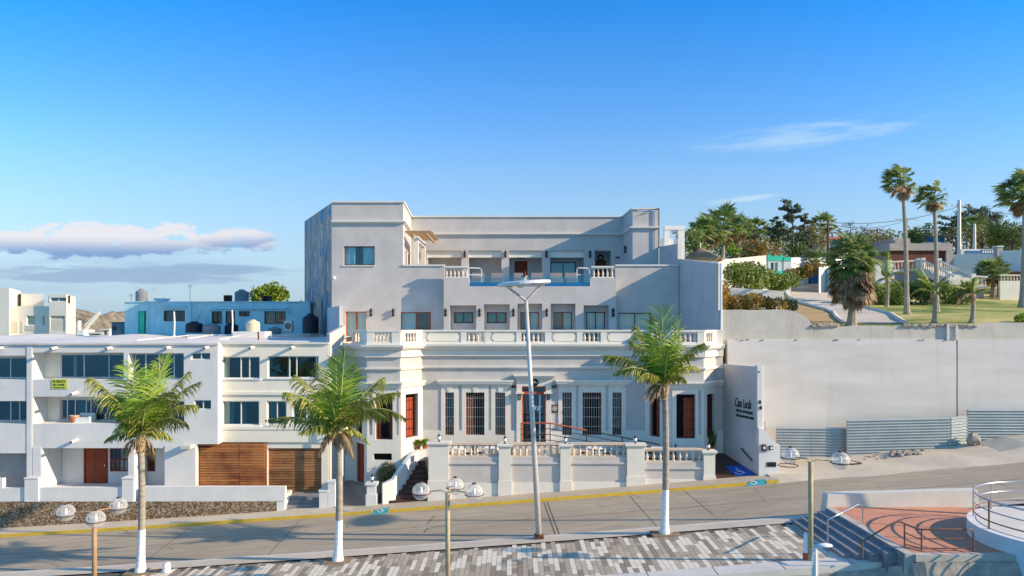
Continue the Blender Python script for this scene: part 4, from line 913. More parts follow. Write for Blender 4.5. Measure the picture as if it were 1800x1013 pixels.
glazed(fL, hs[5][0], hs[5][1], hs[5][2], hs[5][3], .35, .02, n=3)
for h in hs[6:8]: window(ap, fL, *h, w=.1, fm='alu', gl='glassdark', n=2, fw=.05, room=.8, rm='roomdark')
# ground floor
bk = fL.back(.5); g = MB(); wall(g, bk, hs[8][0], hs[8][1], zbot, hs[8][3], [], .1); part('garage_panel', g, 'stonegrey', ap)
bk = fL.back(1.8); x_ = lambda x: bk.ux(x); zz = lambda y: H(y, 43.3)
hw = (x_(76), x_(109), zz(830), zz(788.5)); hd_ = (x_(147), x_(190), zz(850), zz(787.5)); hw2 = (x_(193), x_(225), zz(829), zz(787.5))
g = MB(); wall(g, bk, hs[9][0] - .1, hs[9][1] + .2, zbot, hs[9][3] + .1, [hw, hd_, hw2], .15); bk2 = fL.back(1.4); hw3 = (bk2.ux(250), bk2.ux(273), H(829, 42.9), H(788.5, 42.9)); wall(g, bk2, hs[10][0] - .1, hs[10][1] + .2, zbot, hs[10][3] + .1, [hw3], .15)
part('porch_wall', g, 'white', ap)
window(ap, bk, *hw, w=.03, fm='wood_red', gl=None, n=2, fw=.07, room=.8, rm='roomdark', shutter=[(.02, .98)], sm='wood_dark')
window(ap, bk, *hw2, w=.03, fm='wood_red', n=4, fw=.05, room=1.2, curt=[(.5, .95)], hbar=.5)
window(ap, bk2, *hw3, w=.03, fm='wood_red', gl=None, n=2, fw=.05, room=.8, rm='roomdark', shutter=[(.02, .98)], sm='wood_dark')
door(ap, bk, *hd_, w=.02, m='wood_red', cols=2, rows=3)
g = MB(); g.box(X(57, 42), X(383, 42), 41.76, 44.4, -2.3, H(863, 42)); part('porch_floor', g, 'entry', ap)
# slatted gates
def slats(fr, u0, u1, z0, z1, w, m, split=(), topgap=0):
    g = MB(); zz_ = z0 + .03; k = 0
    while zz_ < z1 - .12:
        gap = .03 if zz_ < z1 - topgap else .08
        for ta, tb_ in zip((0, *split), (*split, 1)): g.fbox(fr, lerp(u0, u1, ta) + .03, lerp(u0, u1, tb_) - .03, w, w + .03, zz_, zz_ + .12)
        zz_ += .12 + gap
    for t in (0, *split, 1): c = lerp(u0 + .03, u1 - .03, t); g.fbox(fr, c - .035, c + .035, w + .031, w + .08, z0, z1)
    g.fbox(fr, u0, u1, w + .3, w + .34, z0, z1)
    return part('slatted_gate', g, m, ap)

# balcony bands sit as part of wall; roof
g = MB(); fo = .12
g.fbox(fL, 0, fL.L + .05, -fo, .3, zrf, zrf + .1); 
zb_ = [zl(621), zl(668), zl(697), zl(746), zl(781)]
part('fascia', g, 'roof', ap)
# right wing
ZW = 42.2; fW = frontal(383.5, 577, ZW); uw = lambda x: fW.ux(x); zw = lambda y: H(y, ZW)
ow = [(388, 456.5, 627, 666), (470, 560, 626, 665), (389.5, 455.5, 705, 748), (469, 503.5, 705, 747), (514, 562, 705, 747)]
gw_ = [(383.5, 465.5, 781, 862, ), (470.5, 565, 788, 872)]
hw_ = [(uw(a), uw(b), zw(d), zw(c)) for a, b, c, d in ow + gw_]
mb = MB(); wall(mb, fW, 0, fW.L, zbot, zw(605), hw_, .25); mb.box(-10.75, -10.5, ZW + .25, 56, zbot, zw(605) - .01)
part('wing_wall', mb, 'cream', ap)
spec = [([.5, .72], 'glass', [(.02, .1)]), ([.42, .56, .95], 'glass', [(.36, .42)]), ([.5], 'glassdark', [(.0, .28), (.52, .6)]), ([.5], 'glassdark', [(.05, .4)]), ([.5], 'glassdark', [(.6, .95)])]
for h, (n_, gl, cu) in zip(hw_, spec): window(ap, fW, *h, w=.12, fm='alu', gl=gl, n=n_, fw=.06, curt=cu, cm='tcurtain', room=2, rm='roomdark', sill='white')
slats(fL.back(.35), fL.back(.35).ux(345.5), fL.back(.35).ux(465.5), hs[11][2], hs[11][3], 0, 'slat', (.62,), .5); slats(fW, hw_[6][0], hw_[6][1], hw_[6][2], hw_[6][3], .12, 'slat2', (.5,))
g = MB(); g.fbox(fW, 0, fW.L, -.14, -.001, zw(755), zw(750)); g.fbox(fW, .0, fW.L, -.1, -.001, zw(777), zw(755) - .002); g.fbox(fW, .1, fW.L, -.1, -.001, zw(694), zw(689)); g.fbox(fW, 0, fW.L + .05, -.12, .3, zw(605), zw(602.5)); part('wing_ledge', g, 'cream', ap)
rf = MB(); n = 24; vs = []; fsx = []
for i in range(n + 1):
    for j in range(9):
        x = lerp(X(xl, ZL), -10.5, i / n); y = lerp(ZL - .1 + (.7 if x > X(383, ZL) else 0), 55.9, j / 8); z = zrf + .101 + .33 * math.sin(j / 8 * 1.7) * (.75 + .35 * math.sin(i * .8 + j * .3)) ; vs.append((x, y, z))
rf.add(vs, [(i * 9 + j, (i + 1) * 9 + j, (i + 1) * 9 + j + 1, i * 9 + j + 1) for i in range(n) for j in range(8)])
part('roof', rf, 'roof', ap, True)
g = MB()
for pts in ([(X(240, 42), 42.0), (X(330, 47), 47), (X(375, 50), 50)], [(X(418, 46), 44), (X(420, 49), 49.5), (X(545, 51), 51)], [(X(385, 44), 44), (X(420, 46), 46)]):
    for (x0, y0), (x1, y1) in zip(pts, pts[1:]): g.tube([(x0, y0, zrf + .22), (x1, y1, zrf + .42)], .035, 4)
part('roof_kerb', g, 'roof', ap)
g = MB()
g.box(X(330, 51), X(577, 51), 50.9, 51.1, zrf, H(588, 51)); g.box(X(414, 49), X(470, 49), 48.5, 50, zrf, H(583, 49)); part('roof_parapet', g, 'white', ap)
for (xx, yy, w_) in ((5, 612, 0), (100, 612, 0), (196, 612, 0), (299, 611, 0), (366, 611, 0), (135, 691, 0), (135, 774, 0), (445, 611, 1), (516, 611, 1), (135, 688.5, 2)):
    if w_ == 2: continue
    g = MB(); Zf_ = ZL if w_ == 0 else ZW; x, z = X(xx, Zf_), H(yy, Zf_); g.tube([(x, Zf_ - .55, z - .03), (x, Zf_ - .001, z + .02)], .09, 8); sp = part('drain_spout', g, 'white', ap)
    g = MB(); g.tube([(x, Zf_ - .56, z - .03), (x, Zf_ - .551, z - .03)], .06, 8); part('opening', g, 'rust', sp)
g = MB(); g.box(X(58, 41.4), X(61, 41.4), ZL - .001, ZL + 1.0, zl(667), zl(621)); 
# vertical piers slightly proud
g = MB()
for a, b, y0, y1 in ((47.5, 56.5, 606, 862), (58, 72.5, 786, 862), (226, 236, 786, 862), (290, 344, 783, 862)):
    g = MB(); g.fbox(fL, ul(a), ul(b), -.03, -.001, zl(y1), zl(y0) - .001); part('pier', g, 'white', ap)
g = MB(); g.box(X(321, 41.3), X(338, 41.3), 41.0, 41.49, H(788, 41.3), H(782, 41.3)); part('awning_lamp', g, 'acmetal', ap)
# rental banner
sg = thing('rental_banner', 'yellow green SE RENTA banner tied to the upper balcony', 'banner', (X(105, 41.4), 41.45, zl(684)))
g = MB(); g.fbox(fL, ul(91.5), ul(119.5), -.03, -.015, zl(684), zl(666.5)); part('cloth', g, 'rentsign', sg)
textobj('lettering', 'SE RENTA', .20, fL, ul(93.5), zl(672.8), 'black', sg, 0, -.036, .006, .80)
textobj('lettering', '669 134-0585', .16, fL, ul(93.5), zl(678.3), 'black', sg, 0, -.036, .006, .74)
textobj('lettering', 'INFORMES AQUI', .10, fL, ul(94.5), zl(682.6), 'black', sg, 0, -.036, .006, .85)
# balcony furniture
t = thing('balcony_armchair', 'pale armchair behind the middle balcony parapet', 'armchair', (X(147, 42.3), 42.3, zl(754))); x = X(147, 42.3); zf_ = zl(754)
g = MB(); g.box(x - .4, x + .4, 42.0, 42.7, zf_, zf_ + .45); g.box(x - .42, x + .42, 42.65, 42.8, zf_, zf_ + .75); g.box(x - .5, x - .402, 42.0, 42.7, zf_, zf_ + .6); g.box(x + .402, x + .5, 42.0, 42.7, zf_, zf_ + .6); part('frame', g, 'curtain', t); g = MB(); g.box(x - .38, x + .38, 42.0, 42.6, zf_ + .452, zf_ + .55); part('cushion', g, 'linen', t)
t = thing('plant_pot', 'brown and cream pot standing left of the balcony armchair', 'pot', (X(131, 42.2), 42.2, zl(754))); g = MB(); g.lathe([(.16, 0), (.22, .1), (.25, .35), (.3, .45), (.28, .5)], (X(131, 42.2), 42.2, zf_ + .1), 12); part('body', g, 'terracotta', t, True); g = MB(); g.lathe([(.22, 0), (.28, .08)], (X(131, 42.2), 42.2, zf_ + .6), 12); part('rim', g, 'creamplastic', t)

# street wall: stone base with white parapet
Zs = 40.0
sb = thing('street_parapet', 'pebble stone base wall with a low white parapet along the left pavement', 'wall', (X(250, 40), 40.2, -1.5))
g = MB(); g.hexa([(X(-220, 40), 40.0, -5), (X(497, 40), 40.0, -5), (X(497, 40), 40.6, -5), (X(-220, 40), 40.6, -5)], [(X(-220, 40), 40.04, H(883, 40)), (X(497, 40), 40.04, H(882, 40)), (X(497, 40), 40.6, H(882, 40)), (X(-220, 40), 40.6, H(883, 40))]); part('stone_base', g, 'stone', sb)
g = MB()
for a, b, yt in ((-220, 2, 842), (2, 42, 859), (66, 215, 858), (250, 500, 856.5)):
    g.box(X(a, 40), X(b, 40), 40.08, 40.38, H(882.5, 40) + .003, H(yt, 40))
part('parapet', g, 'white', sb)
for a, b in ((43, 71), (214.5, 239)):
    g = MB(); g.box(X(a, 40), X(b, 40) - .12, 40.0, 40.5, H(882.5, 40) + .004, H(842, 40)); g.box(X(a, 40) - .03, X(b, 40) - .09, 39.97, 40.53, H(842, 40), H(840, 40)); part('parapet_pillar', g, 'white', sb)
g = MB(); g.box(X(486, 40), X(500, 40), 40.02, 41.4, H(900, 40), H(882.5, 40)); part('end_block', g, 'white', sb)
# forecourt floor behind parapet
g = MB(); g.box(X(-220, 40), X(497, 40), 40.6, 41.7, -3.2, H(866, 41)); solo('forecourt_paving', g, 'concretelight', 'narrow paved forecourt between the low parapet and the white apartments', 'paving', (X(200, 41), 41, -1))
g = MB()
for i in range(4):
    g.box(X(499, 40), X(561, 40), 40.05 + i * .32, 42.1, -2.5 - i * .002, H(889, 40) + i * .17 - .25)
solo('grey_steps', g, 'darkstone', 'worn dark grey stone steps below the right wooden gate', 'steps', (X(530, 40), 41, -1))
for a, b, yt, lab in ((561, 576, 862, 'short white pillar right of the grey stone steps'), (576.5, 589, 846, 'taller white pillar behind the trunk of the middle palm')):
    t = thing('gate_pillar', lab, 'pillar', (X((a + b) / 2, 40), 40.2, -1)); g = MB(); g.box(X(a, 40), X(b, 40), 40.0, 40.5, -1.6, H(yt + 3, 40)); part('shaft', g, 'white', t); g = MB(); g.box(X(a, 40) - .03, X(b, 40) + .03, 39.97, 40.53, H(yt + 3, 40), H(yt, 40)); part('cap', g, 'white', t)
g = MB(); g.tube([(X(604, 42), 41.6, -.5), (X(604, 42), 41.6, 5)], .07, 8); g.tube([(X(604, 42), 41.6, H(755, 42)), (X(612, 42), 42.4, H(752, 42))], .06, 8); solo('drain_pipe', g, 'whitepaint', 'white downpipe in the passage between apartments and hotel', 'pipe', (X(604, 42), 41.6, -.5))

# ================================================================== blue building and others behind
bb = thing('blue_building', 'faded sky blue flat roofed building behind the white apartments', 'building', (X(380, 54), 56, 5))
ZB = 54.0; fB = frontal(212, 545, ZB); ub = lambda x: fB.ux(x); zB = lambda y: H(y, ZB)
wins = [(242, 257, 546.5, 590), (287.5, 325, 546, 565), (372, 390.5, 547.5, 569.5), (396.5, 413.5, 547.5, 570), (420, 439, 547.5, 556.5), (464.5, 502.5, 547.5, 570)]
hB = [(ub(a), ub(b), zB(d), zB(c)) for a, b, c, d in wins]
mb = MB(); wall(mb, fB, ub(219), fB.L, 4, zB(531.5), hB, .25); mb.box(X(219, ZB), X(219, ZB) + .25, ZB + .25, 64, 4, zB(531.5)); mb.box(X(219, ZB) + .25, X(545, ZB), ZB + .25, 64, zB(533), zB(533) + .02)
mb.box(X(212, 53), X(219.5, 53), 54.2, 60, 4, zB(545))
part('wall', mb, 'bluewall', bb)
g = MB(); g.fbox(fB, ub(286), ub(328), -.25, -.001, zB(541.5), zB(539.5)); g.fbox(fB, ub(370), ub(505), -.2, -.001, zB(543.5), zB(541)); g.fbox(fB, ub(219), fB.L, -.08, .3, zB(531.5), zB(530)); part('ledge', g, 'bluewall', bb)
for k, h in enumerate(hB):
    if k == 0: door(bb, fB, h[0], (h[0] + h[1]) / 2 + .1, h[2], h[3], m='teal', cols=1); g = MB(); g.fbox(fB, (h[0] + h[1]) / 2 + .12, h[1], .3, .34, h[2], h[3]); part('screen', g, 'terrarail', bb)
    else: window(bb, fB, *h, w=.12, fm='black', gl='glassdark', n=2, fw=.04, grille=1, room=1, rm='roomdark', curt=[(.1, .5)] if k in (1, 5) else ())
g = MB(); g.tube([fB.pt(ub(336), -.1, zB(585)), fB.pt(ub(336), -.1, zB(532))], .04, 6); g.tube([fB.pt(ub(262), -.1, zB(585)), fB.pt(ub(262), -.1, zB(531))], .03, 6)
g.tube([fB.pt(ub(358), -.08, zB(541)), fB.pt(ub(348), -.08, zB(560)), fB.pt(ub(340), -.08, zB(575))], .02, 5); g.tube([fB.pt(ub(505), -.08, zB(543)), fB.pt(ub(512), -.08, zB(551))], .06, 5); part('pipe', g, 'bluewall', bb)
def tank(x, y0, y1, Z, wpx, m, label, dome=True):
    t = thing('water_tank', label, 'water tank', (X(x, Z), Z, H(y1, Z)), 'water tanks on the flat roofs'); r = wpx / 2 / F * Z; h = (y1 - y0) / F * Z; c = (X(x, Z), Z, H(y1, Z))
    g = MB(); prof = [(r * .97, 0), (r, h * .08)]
    for k in range(5): a = h * (.1 + k * .13); prof += [(r, a), (r, a + h * .09), (r * .96, a + h * .1), (r * .96, a + h * .115)]
    prof += [(r, h * .74), (r * .8, h * .84), (r * .42, h * .92)]
    g.lathe(prof, c, 20); part('body', g, m, t, False)
    g = MB(); g.lathe([(r * .42, h * .921), (r * .42, h * .97), (r * .3, h)], c, 14); part('lid', g, m, t); return t
tank(249, 508, 531, 56, 20, 'greyplastic', 'grey water tank at the left end of the blue roof')
tank(425, 509, 531, 56, 24, 'greyplastic', 'grey water tank in the middle of the blue roof beside the brown box')
tank(341.5, 565, 585, 52.6, 29, 'blackplastic', 'squat black tank leftmost of the row against the blue wall')
tank(372, 568, 588, 52.2, 30, 'greyplastic', 'squat grey tank between the two squat black tanks')
tank(407, 568, 588, 52.6, 23, 'blackplastic', 'squat black tank just left of the cream tank')
tank(444.5, 562, 584, 49.5, 24, 'creamplastic', 'cream water tank on a white plinth')
tank(483, 575, 588, 52, 22, 'greyplastic', 'small low grey tank between the cream tank and the air conditioner')
tank(546, 551, 586, 50.5, 28, 'blackplastic', 'tall ribbed black tank against the painted mural wall')
g = MB(); z0 = H(531, 56); 
def acunit(x0, x1, y0, y1, Z, label, m='acmetal'):
    t = thing('air_conditioner', label, 'air conditioner', (X((x0 + x1) / 2, Z), Z, H(y1, Z))); g = MB(); a, b = X(x0, Z), X(x1, Z); z1, z0 = H(y0, Z), H(y1, Z)
    g.box(a, b, Z, Z + .45, z0 + .06, z1); g.box(a + .05, a + .12, Z, Z + .45, z0, z0 + .06); g.box(b - .12, b - .05, Z, Z + .45, z0, z0 + .06); part('housing', g, m, t)
    g = MB(); c = ((a + b) / 2, Z - .02, (z0 + z1) / 2 + .03); r = min(b - a, z1 - z0) * .38
    for k in range(1, 5): 
        rr = r * k / 4; g.tube([(c[0] + rr * math.cos(q * math.pi / 6), c[1], c[2] + rr * math.sin(q * math.pi / 6)) for q in range(13)], .012, 4, False)
    part('fan_guard', g, 'black', t)
acunit(499, 513, 564, 584, 51.5, 'white air conditioning unit between the low grey tank and the black tank')
acunit(460, 475, 520, 531, 56, 'dark box unit at the right of the grey roof tank', 'rust'); acunit(393, 404.5, 519, 531, 56, 'brown box unit at the left of the grey roof tank', 'rust')
t = thing('satellite_dish', 'white satellite dish lying low on the blue roof', 'satellite dish', (X(285, 56), 56, H(531, 56))); g = MB(); g.lathe([(.1, 0), (.45, .12), (.6, .3), (.56, .3), (.42, .16), (.05, .05)], (X(285, 56), 56, H(532, 56)), 14); part('dish', g, 'whitepaint', t, True); g = MB(); g.tube([(X(285, 56), 56, H(532, 56)), (X(290, 56), 55.8, H(524, 56))], .02, 5); part('arm', g, 'rust', t)
for xx, ya, yb_, lab in ((227, 515, 531, 'short thin antenna at the far left of the blue roof'), (237, 502, 531, 'thin antenna just left of the left grey roof tank'), (267.5, 505, 531, 'thin antenna just right of the left grey roof tank'), (331, 500, 531, 'tall thin antenna above the middle of the blue roof'), (441, 501, 518, 'thin antenna leaning above the middle grey tank')):
    t = thing('antenna', lab, 'antenna', (X(xx, 56), 56, H(yb_, 56)), 'antennas on the blue roof'); g = MB(); g.tube([(X(xx, 56), 56.3, H(yb_ + 1, 56)), (X(xx, 56) + (.15 if xx > 430 else 0), 56.3, H(ya, 56))], .02, 5); part('mast', g, 'galv', t)
    g = MB()
    for k in range(3): z = H(ya + 2 + k * 2, 56); g.tube([(X(xx, 56) - .2 + k * .04, 56.3, z), (X(xx, 56) + .2 - k * .04, 56.3, z)], .01, 4)
    part('crossbars', g, 'galv', t)
for xx, ya, yb_, Z, lab in ((306, 548, 590, 48, 'bent white pole on the apartment roof in front of the barred blue window'), (408, 545, 590, 49, 'slim white pole left of the cream tank'), (453.5, 583, 600, 45, 'rusty stub pipe on the apartment roof')):
    t = thing('roof_pole', lab, 'pole', (X(xx, Z), Z, H(yb_, Z))); g = MB(); g.tube([(X(xx, Z), Z, H(yb_ + 3, Z)), (X(xx + 1, Z), Z, H((ya + yb_) / 2, Z)), (X(xx, Z), Z, H(ya, Z))], .05, 7); part('shaft', g, 'rust' if xx > 450 else 'whitepaint', t)
    g = MB(); g.lathe([(.12, -.12), (.12, 0), (.05, .02)], (X(xx, Z), Z, H(yb_, Z)), 8); part('base', g, 'white', t)
# cream building far left
fb = thing('ivory_building', 'ivory stepped building with a stair tower at the far left', 'building', (X(60, 70), 72, 5))
Z = 70; z = lambda y: H(y, Z); fr = frontal(-60, 133, Z); u = fr.ux
mb = MB(); hh = [(u(46), u(62), z(571.5), z(555)), (u(74), u(79), z(571.5), z(555))]
wall(mb, fr, u(-60), u(86), 4, z(538.5), hh, .3); mb.box(X(-60, Z), X(86, Z), Z + .3, 73, 4, z(539)); part('wall', mb, 'farwall', fb)
for h in hh: window(fb, fr, *h, w=.15, fm='farwall', gl='glass', n=1 if h is hh[0] else 2, room=1.5, curt=[(.4, .8)], cm='curtain')
mb = MB(); mb.prism([(X(-60, 69), 69), (X(16, 69), 69), (X(37, 76), 76), (X(-60, 76), 76)], 4, z(507)); mb.prism([(X(30, 69.4), 69.4 + 4), (X(37.2, 73.5), 73.5), (X(43, 75), 75), (X(30, 75), 75)], 4, z(514)); part('left_tower', mb, 'farwall', fb)
mb = MB(); ht = [(u(87.5), u(116.5), z(530.5), z(523.5)), (u(88), u(114), z(584), z(555.5))]; f5 = frontal(86.2, 117, Z - .5); u5 = f5.ux; ht = [(u5(88), u5(116), z(530.5), z(523.5)), (u5(88.5), u5(114), z(583), z(555.5))]
wall(mb, f5, 0, f5.L, 4, z(518), ht, .3); mb.prism([(X(86.2, 69.8), 69.81), (X(117, 69.5), 69.81), (X(133, 76), 76), (X(90, 76), 76)], 4, z(518.2)); part('stair_tower', mb, 'farwall', fb)
window(fb, f5, *ht[0], w=.1, fm='alu', gl='glassdark', n=2, room=.15, rm='roomdark')
g = MB(); h = ht[1]
for k in range(1, 14): a = lerp(h[0], h[1], k / 14); g.fbox(f5, a - .03, a + .03, .05, .1, h[2], lerp(h[2], h[3], .8))
for k in range(1, 9): zz = lerp(h[2], h[3], k / 10); g.fbox(f5, h[0], h[1], .1, .14, zz - .03, zz + .03)
part('balcony_screen', g, 'farwall', fb)
g = MB()
for k in range(9): zz = lerp(z(584), z(563), k / 9); g.fbox(fr, u(18), u(32), -.06, -.002, zz, zz + .06); g.fbox(fr, u(38), u(42), -.06, -.002, zz, zz + .06); g.fbox(fr, u(46), u(62), -.06, -.002, zz - .45, zz - .4) if k > 4 else None
part('louvres', g, 'farwall', fb)
# crane far away
cr = thing('harbour_crane', 'small pale lattice crane in front of the far brown hill', 'crane', (X(148, 150), 150, H(590, 150)))
g = MB(); Z = 150; a = P(150, 580, Z); b = P(175, 551, Z)
for o in (-.35, .35): g.tube([a + V((0, o, 0)), b + V((0, o, 0))], .12, 4); g.tube([a + V((0, o, .9)), b + V((0, o, .3))], .12, 4)
for k in range(10): t = k / 10; g.tube([a.lerp(b, t) + V((0, 0, .9 - .6 * t)), a.lerp(b, t + .08)], .08, 4)
part('boom', g, 'whitepaint', cr); g = MB(); g.box(X(140, Z), X(152, Z), 149, 153, H(592, Z), H(580, Z)); g.box(X(141, Z), X(143, Z), 149, 150, H(580, Z), H(564, Z)); part('cab', g, 'whitepaint', cr)
for a, b, y0, y1, lab in ((156, 178, 587, 592, 'low white rooftop structure beneath the far crane'), (178, 192, 581, 592, 'small white framed hut right of the far crane')):
    t = thing('roof_hut', lab, 'hut', (X(a, 90), 90, H(592, 90))); g = MB(); xa_, xb_ = X(a, 90), X(b, 90); g.box(xa_, xb_, 90, 93, 4, H(y1 - 3, 90)); g.box(xa_, xa_ + .3, 90, 93, H(y1 - 3, 90), H(y0, 90)); g.box(xb_ - .3, xb_, 90, 93, H(y1 - 3, 90), H(y0, 90)); g.box(xa_ - .1, xb_ + .1, 89.9, 93.1, H(y0, 90), H(y0, 90) + .2); part('walls', g, 'white', t)
gbx = MB(); gbx.box(X(196, 60), X(213, 60), 60, 66, 4, H(567, 60)); gbx.box(X(196, 60) - .1, X(213, 60) + .1, 59.9, 66.1, H(567, 60), H(566, 60)); t = thing('dark_shed', 'small dark shed against the left end of the blue building', 'shed', (X(205, 60), 60, 4)); part('walls', gbx, 'greyplastic', t)
g = MB(); fr = frontal(197, 211, 60); window(t, fr, .1, .35, H(580, 60), H(574, 60), w=-.05, fm='black', gl='glassdark', n=1, room=0)
# ================================================================== STREET
ZF, ZN = 38.5, 31.95
def strip(mb, y0, y1, dz0, dz1, x0=-120, x1=120, step=2.0, mi=0, thick=None):
    n = int((x1 - x0) / step); vs = []
    for i in range(n + 1):
        x = lerp(x0, x1, i / n); g = G(x); a = y0(x) if callable(y0) else y0; b = y1(x) if callable(y1) else y1; vs += [(x, a, g + dz0), (x, b, g + dz1)]
    mb.add(vs, [(2 * i, 2 * i + 2, 2 * i + 3, 2 * i + 1) for i in range(n)], mi)
def kerbstrip(mb, y0, y1, z0, z1, x0, x1, step=1.0):
    n = max(1, int((x1 - x0) / step)); vs = []
    for i in range(n + 1):
        x = lerp(x0, x1, i / n); g = G(x); vs += [(x, y0, g + z0), (x, y0, g + z1), (x, y1, g + z1), (x, y1, g + z0)]
    mb.add(vs, [(4 * i + a, 4 * i + 4 + a, 4 * i + 5 + a, 4 * i + 1 + a) for i in range(n) for a in (0, 1, 2)] + [(3, 2, 1, 0), (4 * n, 4 * n + 1, 4 * n + 2, 4 * n + 3)])
g = MB(); strip(g, ZN - .02, ZF + .02, 0, 0); struct('road', g, 'road')
g = MB()
for a, b in ((-120, X(651, ZF) + .12), (X(680, ZF) + .05, X(1310, ZF) + .12), (X(1346, ZF) + .05, 13.9)): kerbstrip(g, ZF, ZF + .18, -.1, .13, a, b)
o = struct('kerb', g, 'yellow')
g = MB(); strip(g, ZF + .18, 40.3, .128, .13, X(600, ZF), 14.0); struct('pavement', g, 'sidewalk')
g = MB(); strip(g, ZF + .18, 40.3, .128, .13, -120, X(600, ZF)); struct('pavement', g, 'sidewalk_plain')
# right: broken cement apron up to the corrugated fence
g = MB(); n = 60; vs = []; random.seed(5)
def apron(x, y):
    t = (y - ZF) / 5.2; return G(x) + .02 + .12 * min(1, t * 4) + .10 * t + (.05 * math.sin(x * 1.3 + y) + .05 * math.sin(x * 2.9 + 1) * t)
for i in range(n + 1):
    x = lerp(13.75, 60, i / n)
    for j in range(7): y = lerp(ZF - .2 + .3 * math.sin(x * .9) * .4, 43.8, j / 6); vs.append((x, y, apron(x, y) if j else G(x) - .02))
g.add(vs, [(i * 7 + j, (i + 1) * 7 + j, (i + 1) * 7 + j + 1, i * 7 + j + 1) for i in range(n) for j in range(6)]); struct('verge', g, 'sidewalk_plain', True)
# near side
g = MB(); kerbstrip(g, ZN - .16, ZN, -.1, .12, -120, 15); struct('near_kerb', g, 'concretelight')
g = MB(); strip(g, 31.0, ZN - .16, .118, .118, -120, 15); struct('near_pavement', g, 'sidewalk_plain')
y_near = lambda x: 26.55
g = MB(); strip(g, 26.5, 31.0, .075, .075, -120, 12.2); struct('plaza_bed', g, 'grout')
pv = MB(); random.seed(11); x = -15.6; k = 0; wdt = .2
while x < 12.2:
    y = 31.0 - random.choice([0, .1, .2, .3, .4])* (1 if x > -12 else 1); y1 = 26.5
    xx0, xx1 = x + .006, x + wdt - .006
    last = None
    while y > y1 + .02:
        L = random.choice([.4, .6, .8, .8, 1.2]); r = random.random()
        mi = 0 if r < .30 else (1 if r < .56 else (2 if r < .78 else 3))
        if mi == 0: L = random.choice([1.0, 1.2, 1.6, 1.8])
        if mi == last == 0: mi = 1
        last = mi; yb = max(y1, y - L)
        # split into .2 or .4 modules so joints show
        yy = y
        while yy > yb + .01:
            m2 = max(yb, yy - .4) if mi else max(yb, yy - .6)
            xm = 12.2 if True else 0
            pv.add([(xx0, m2 + .005, G(xx0) + .095), (xx1, m2 + .005, G(xx1) + .095), (xx1, yy - .005, G(xx1) + .095), (xx0, yy - .005, G(xx0) + .095)], [(0, 1, 2, 3)], mi); yy = m2
        y = yb
    x += wdt
struct('plaza_paving', pv, ['pv1', 'pv2', 'pv3', 'pv4'])
g = MB(); kerbstrip(g, 25.65, 26.5, -.4, .11, -120, 13.0, 1.5); struct('seawall_coping', g, 'concretelight')
g = MB()
for k in range(12): xx = -14 + k * 2.35; g.add([(xx, 25.64, G(xx) + .114), (xx + .03, 25.64, G(xx) + .114), (xx + .03, 26.5, G(xx) + .114), (xx, 26.5, G(xx) + .114)], [(0, 1, 2, 3)])
struct('coping_joint', g, 'grout')
def sstep_(a, b, x): t = max(0, min(1, (x - a) / (b - a))); return t * t * (3 - 2 * t)
# seawall face / rocks
g = MB(); n, m = 200, 26; vs = []; random.seed(8)
from mathutils import noise as mn
for i in range(n + 1):
    x = lerp(-30, 40, i / n)
    for j in range(m + 1):
        t = j / m; s_ = sstep_(12.6, 13.6, x); y = lerp(lerp(25.62, 24.62, s_), 21.3, t); z = lerp(lerp(G(min(x, 13)) - .12, 1.42, s_), -5.5, t ** .8)
        if j == 0: z += .0
        d = mn.fractal(V((x * .9, y * .9, z * .9)), 1.0, 2.0, 5) * .62 * min(1, t * 16) + mn.noise(V((x * 3.1, y * 3.1, z * 3.1))) * .25 * min(1, t * 16)
        vs.append((x, y - abs(d) * .5, z + d * .7))
g.add(vs, [(i * (m + 1) + j, i * (m + 1) + j + 1, (i + 1) * (m + 1) + j + 1, (i + 1) * (m + 1) + j) for i in range(n) for j in range(m)]); struct('seawall_rock', g, 'rocks', False)
g = MB(); g.add([(-4000, -4000, -5), (4000, -4000, -5), (4000, 4000, -5), (-4000, 4000, -5)], [(0, 1, 2, 3)]); struct('sea', g, 'sea')
# teal wheelchair ramps painted on the kerb
def kerb_ramp(xa, xb, lab, sx, ce):
    t = thing('kerb_ramp', lab, 'kerb ramp', ((xa + xb) / 2, ZF, G(xa)))
    g = MB(); y0, y1 = ZF - .12, ZF + .55; z0 = lambda x: G(x) + .012; z1 = lambda x: G(x) + .14
    g.add([(xa, y0, z0(xa)), (xb, y0, z0(xb)), (xb + .1, ZF + .19, z1(xb) + .004), (xa + .25, ZF + .19, z1(xa) + .004), (xb + .1, y1, z1(xb) + .004), (xa + .25, y1, z1(xa) + .004), (xa, y0, z0(xa) - .1), (xb, y0, z0(xb) - .1), (xb + .1, ZF + .18, z0(xb) - .02), (xa + .25, ZF + .18, z0(xa) - .02)], [(0, 1, 2, 3), (3, 2, 4, 5), (0, 3, 9, 6), (1, 7, 8, 2), (0, 6, 7, 1)]); part('painted_slope', g, 'bluepaint', t)
    zf = lambda x, y: (lerp(z0(x), z1(x) + .004, (y - y0) / (ZF + .19 - y0)) if y < ZF + .19 else z1(x) + .004) + .012
    part('wheelchair_symbol', wheelsym(zf, ce, ZF + .15, sx), 'whitepaint', t)
kerb_ramp(X(651, ZF), X(680, ZF), 'teal painted kerb ramp below the dark stairs', .42, X(669, ZF))
kerb_ramp(X(1310, ZF), X(1346, ZF), 'teal painted kerb ramp at the right end of the yellow kerb', .5, X(1326, ZF))
g = MB(); g.lathe([(.45, 0), (.45, .01)], (X(617, 39.3), 39.3, G(X(617, 39.3)) + .128), 24); t = tag(struct('manhole_cover', g, 'concrete'), 'grey round manhole cover in the pavement beside the dark stairs', 'manhole cover'); del t['kind']
g = MB(); a = X(687, ZF); 
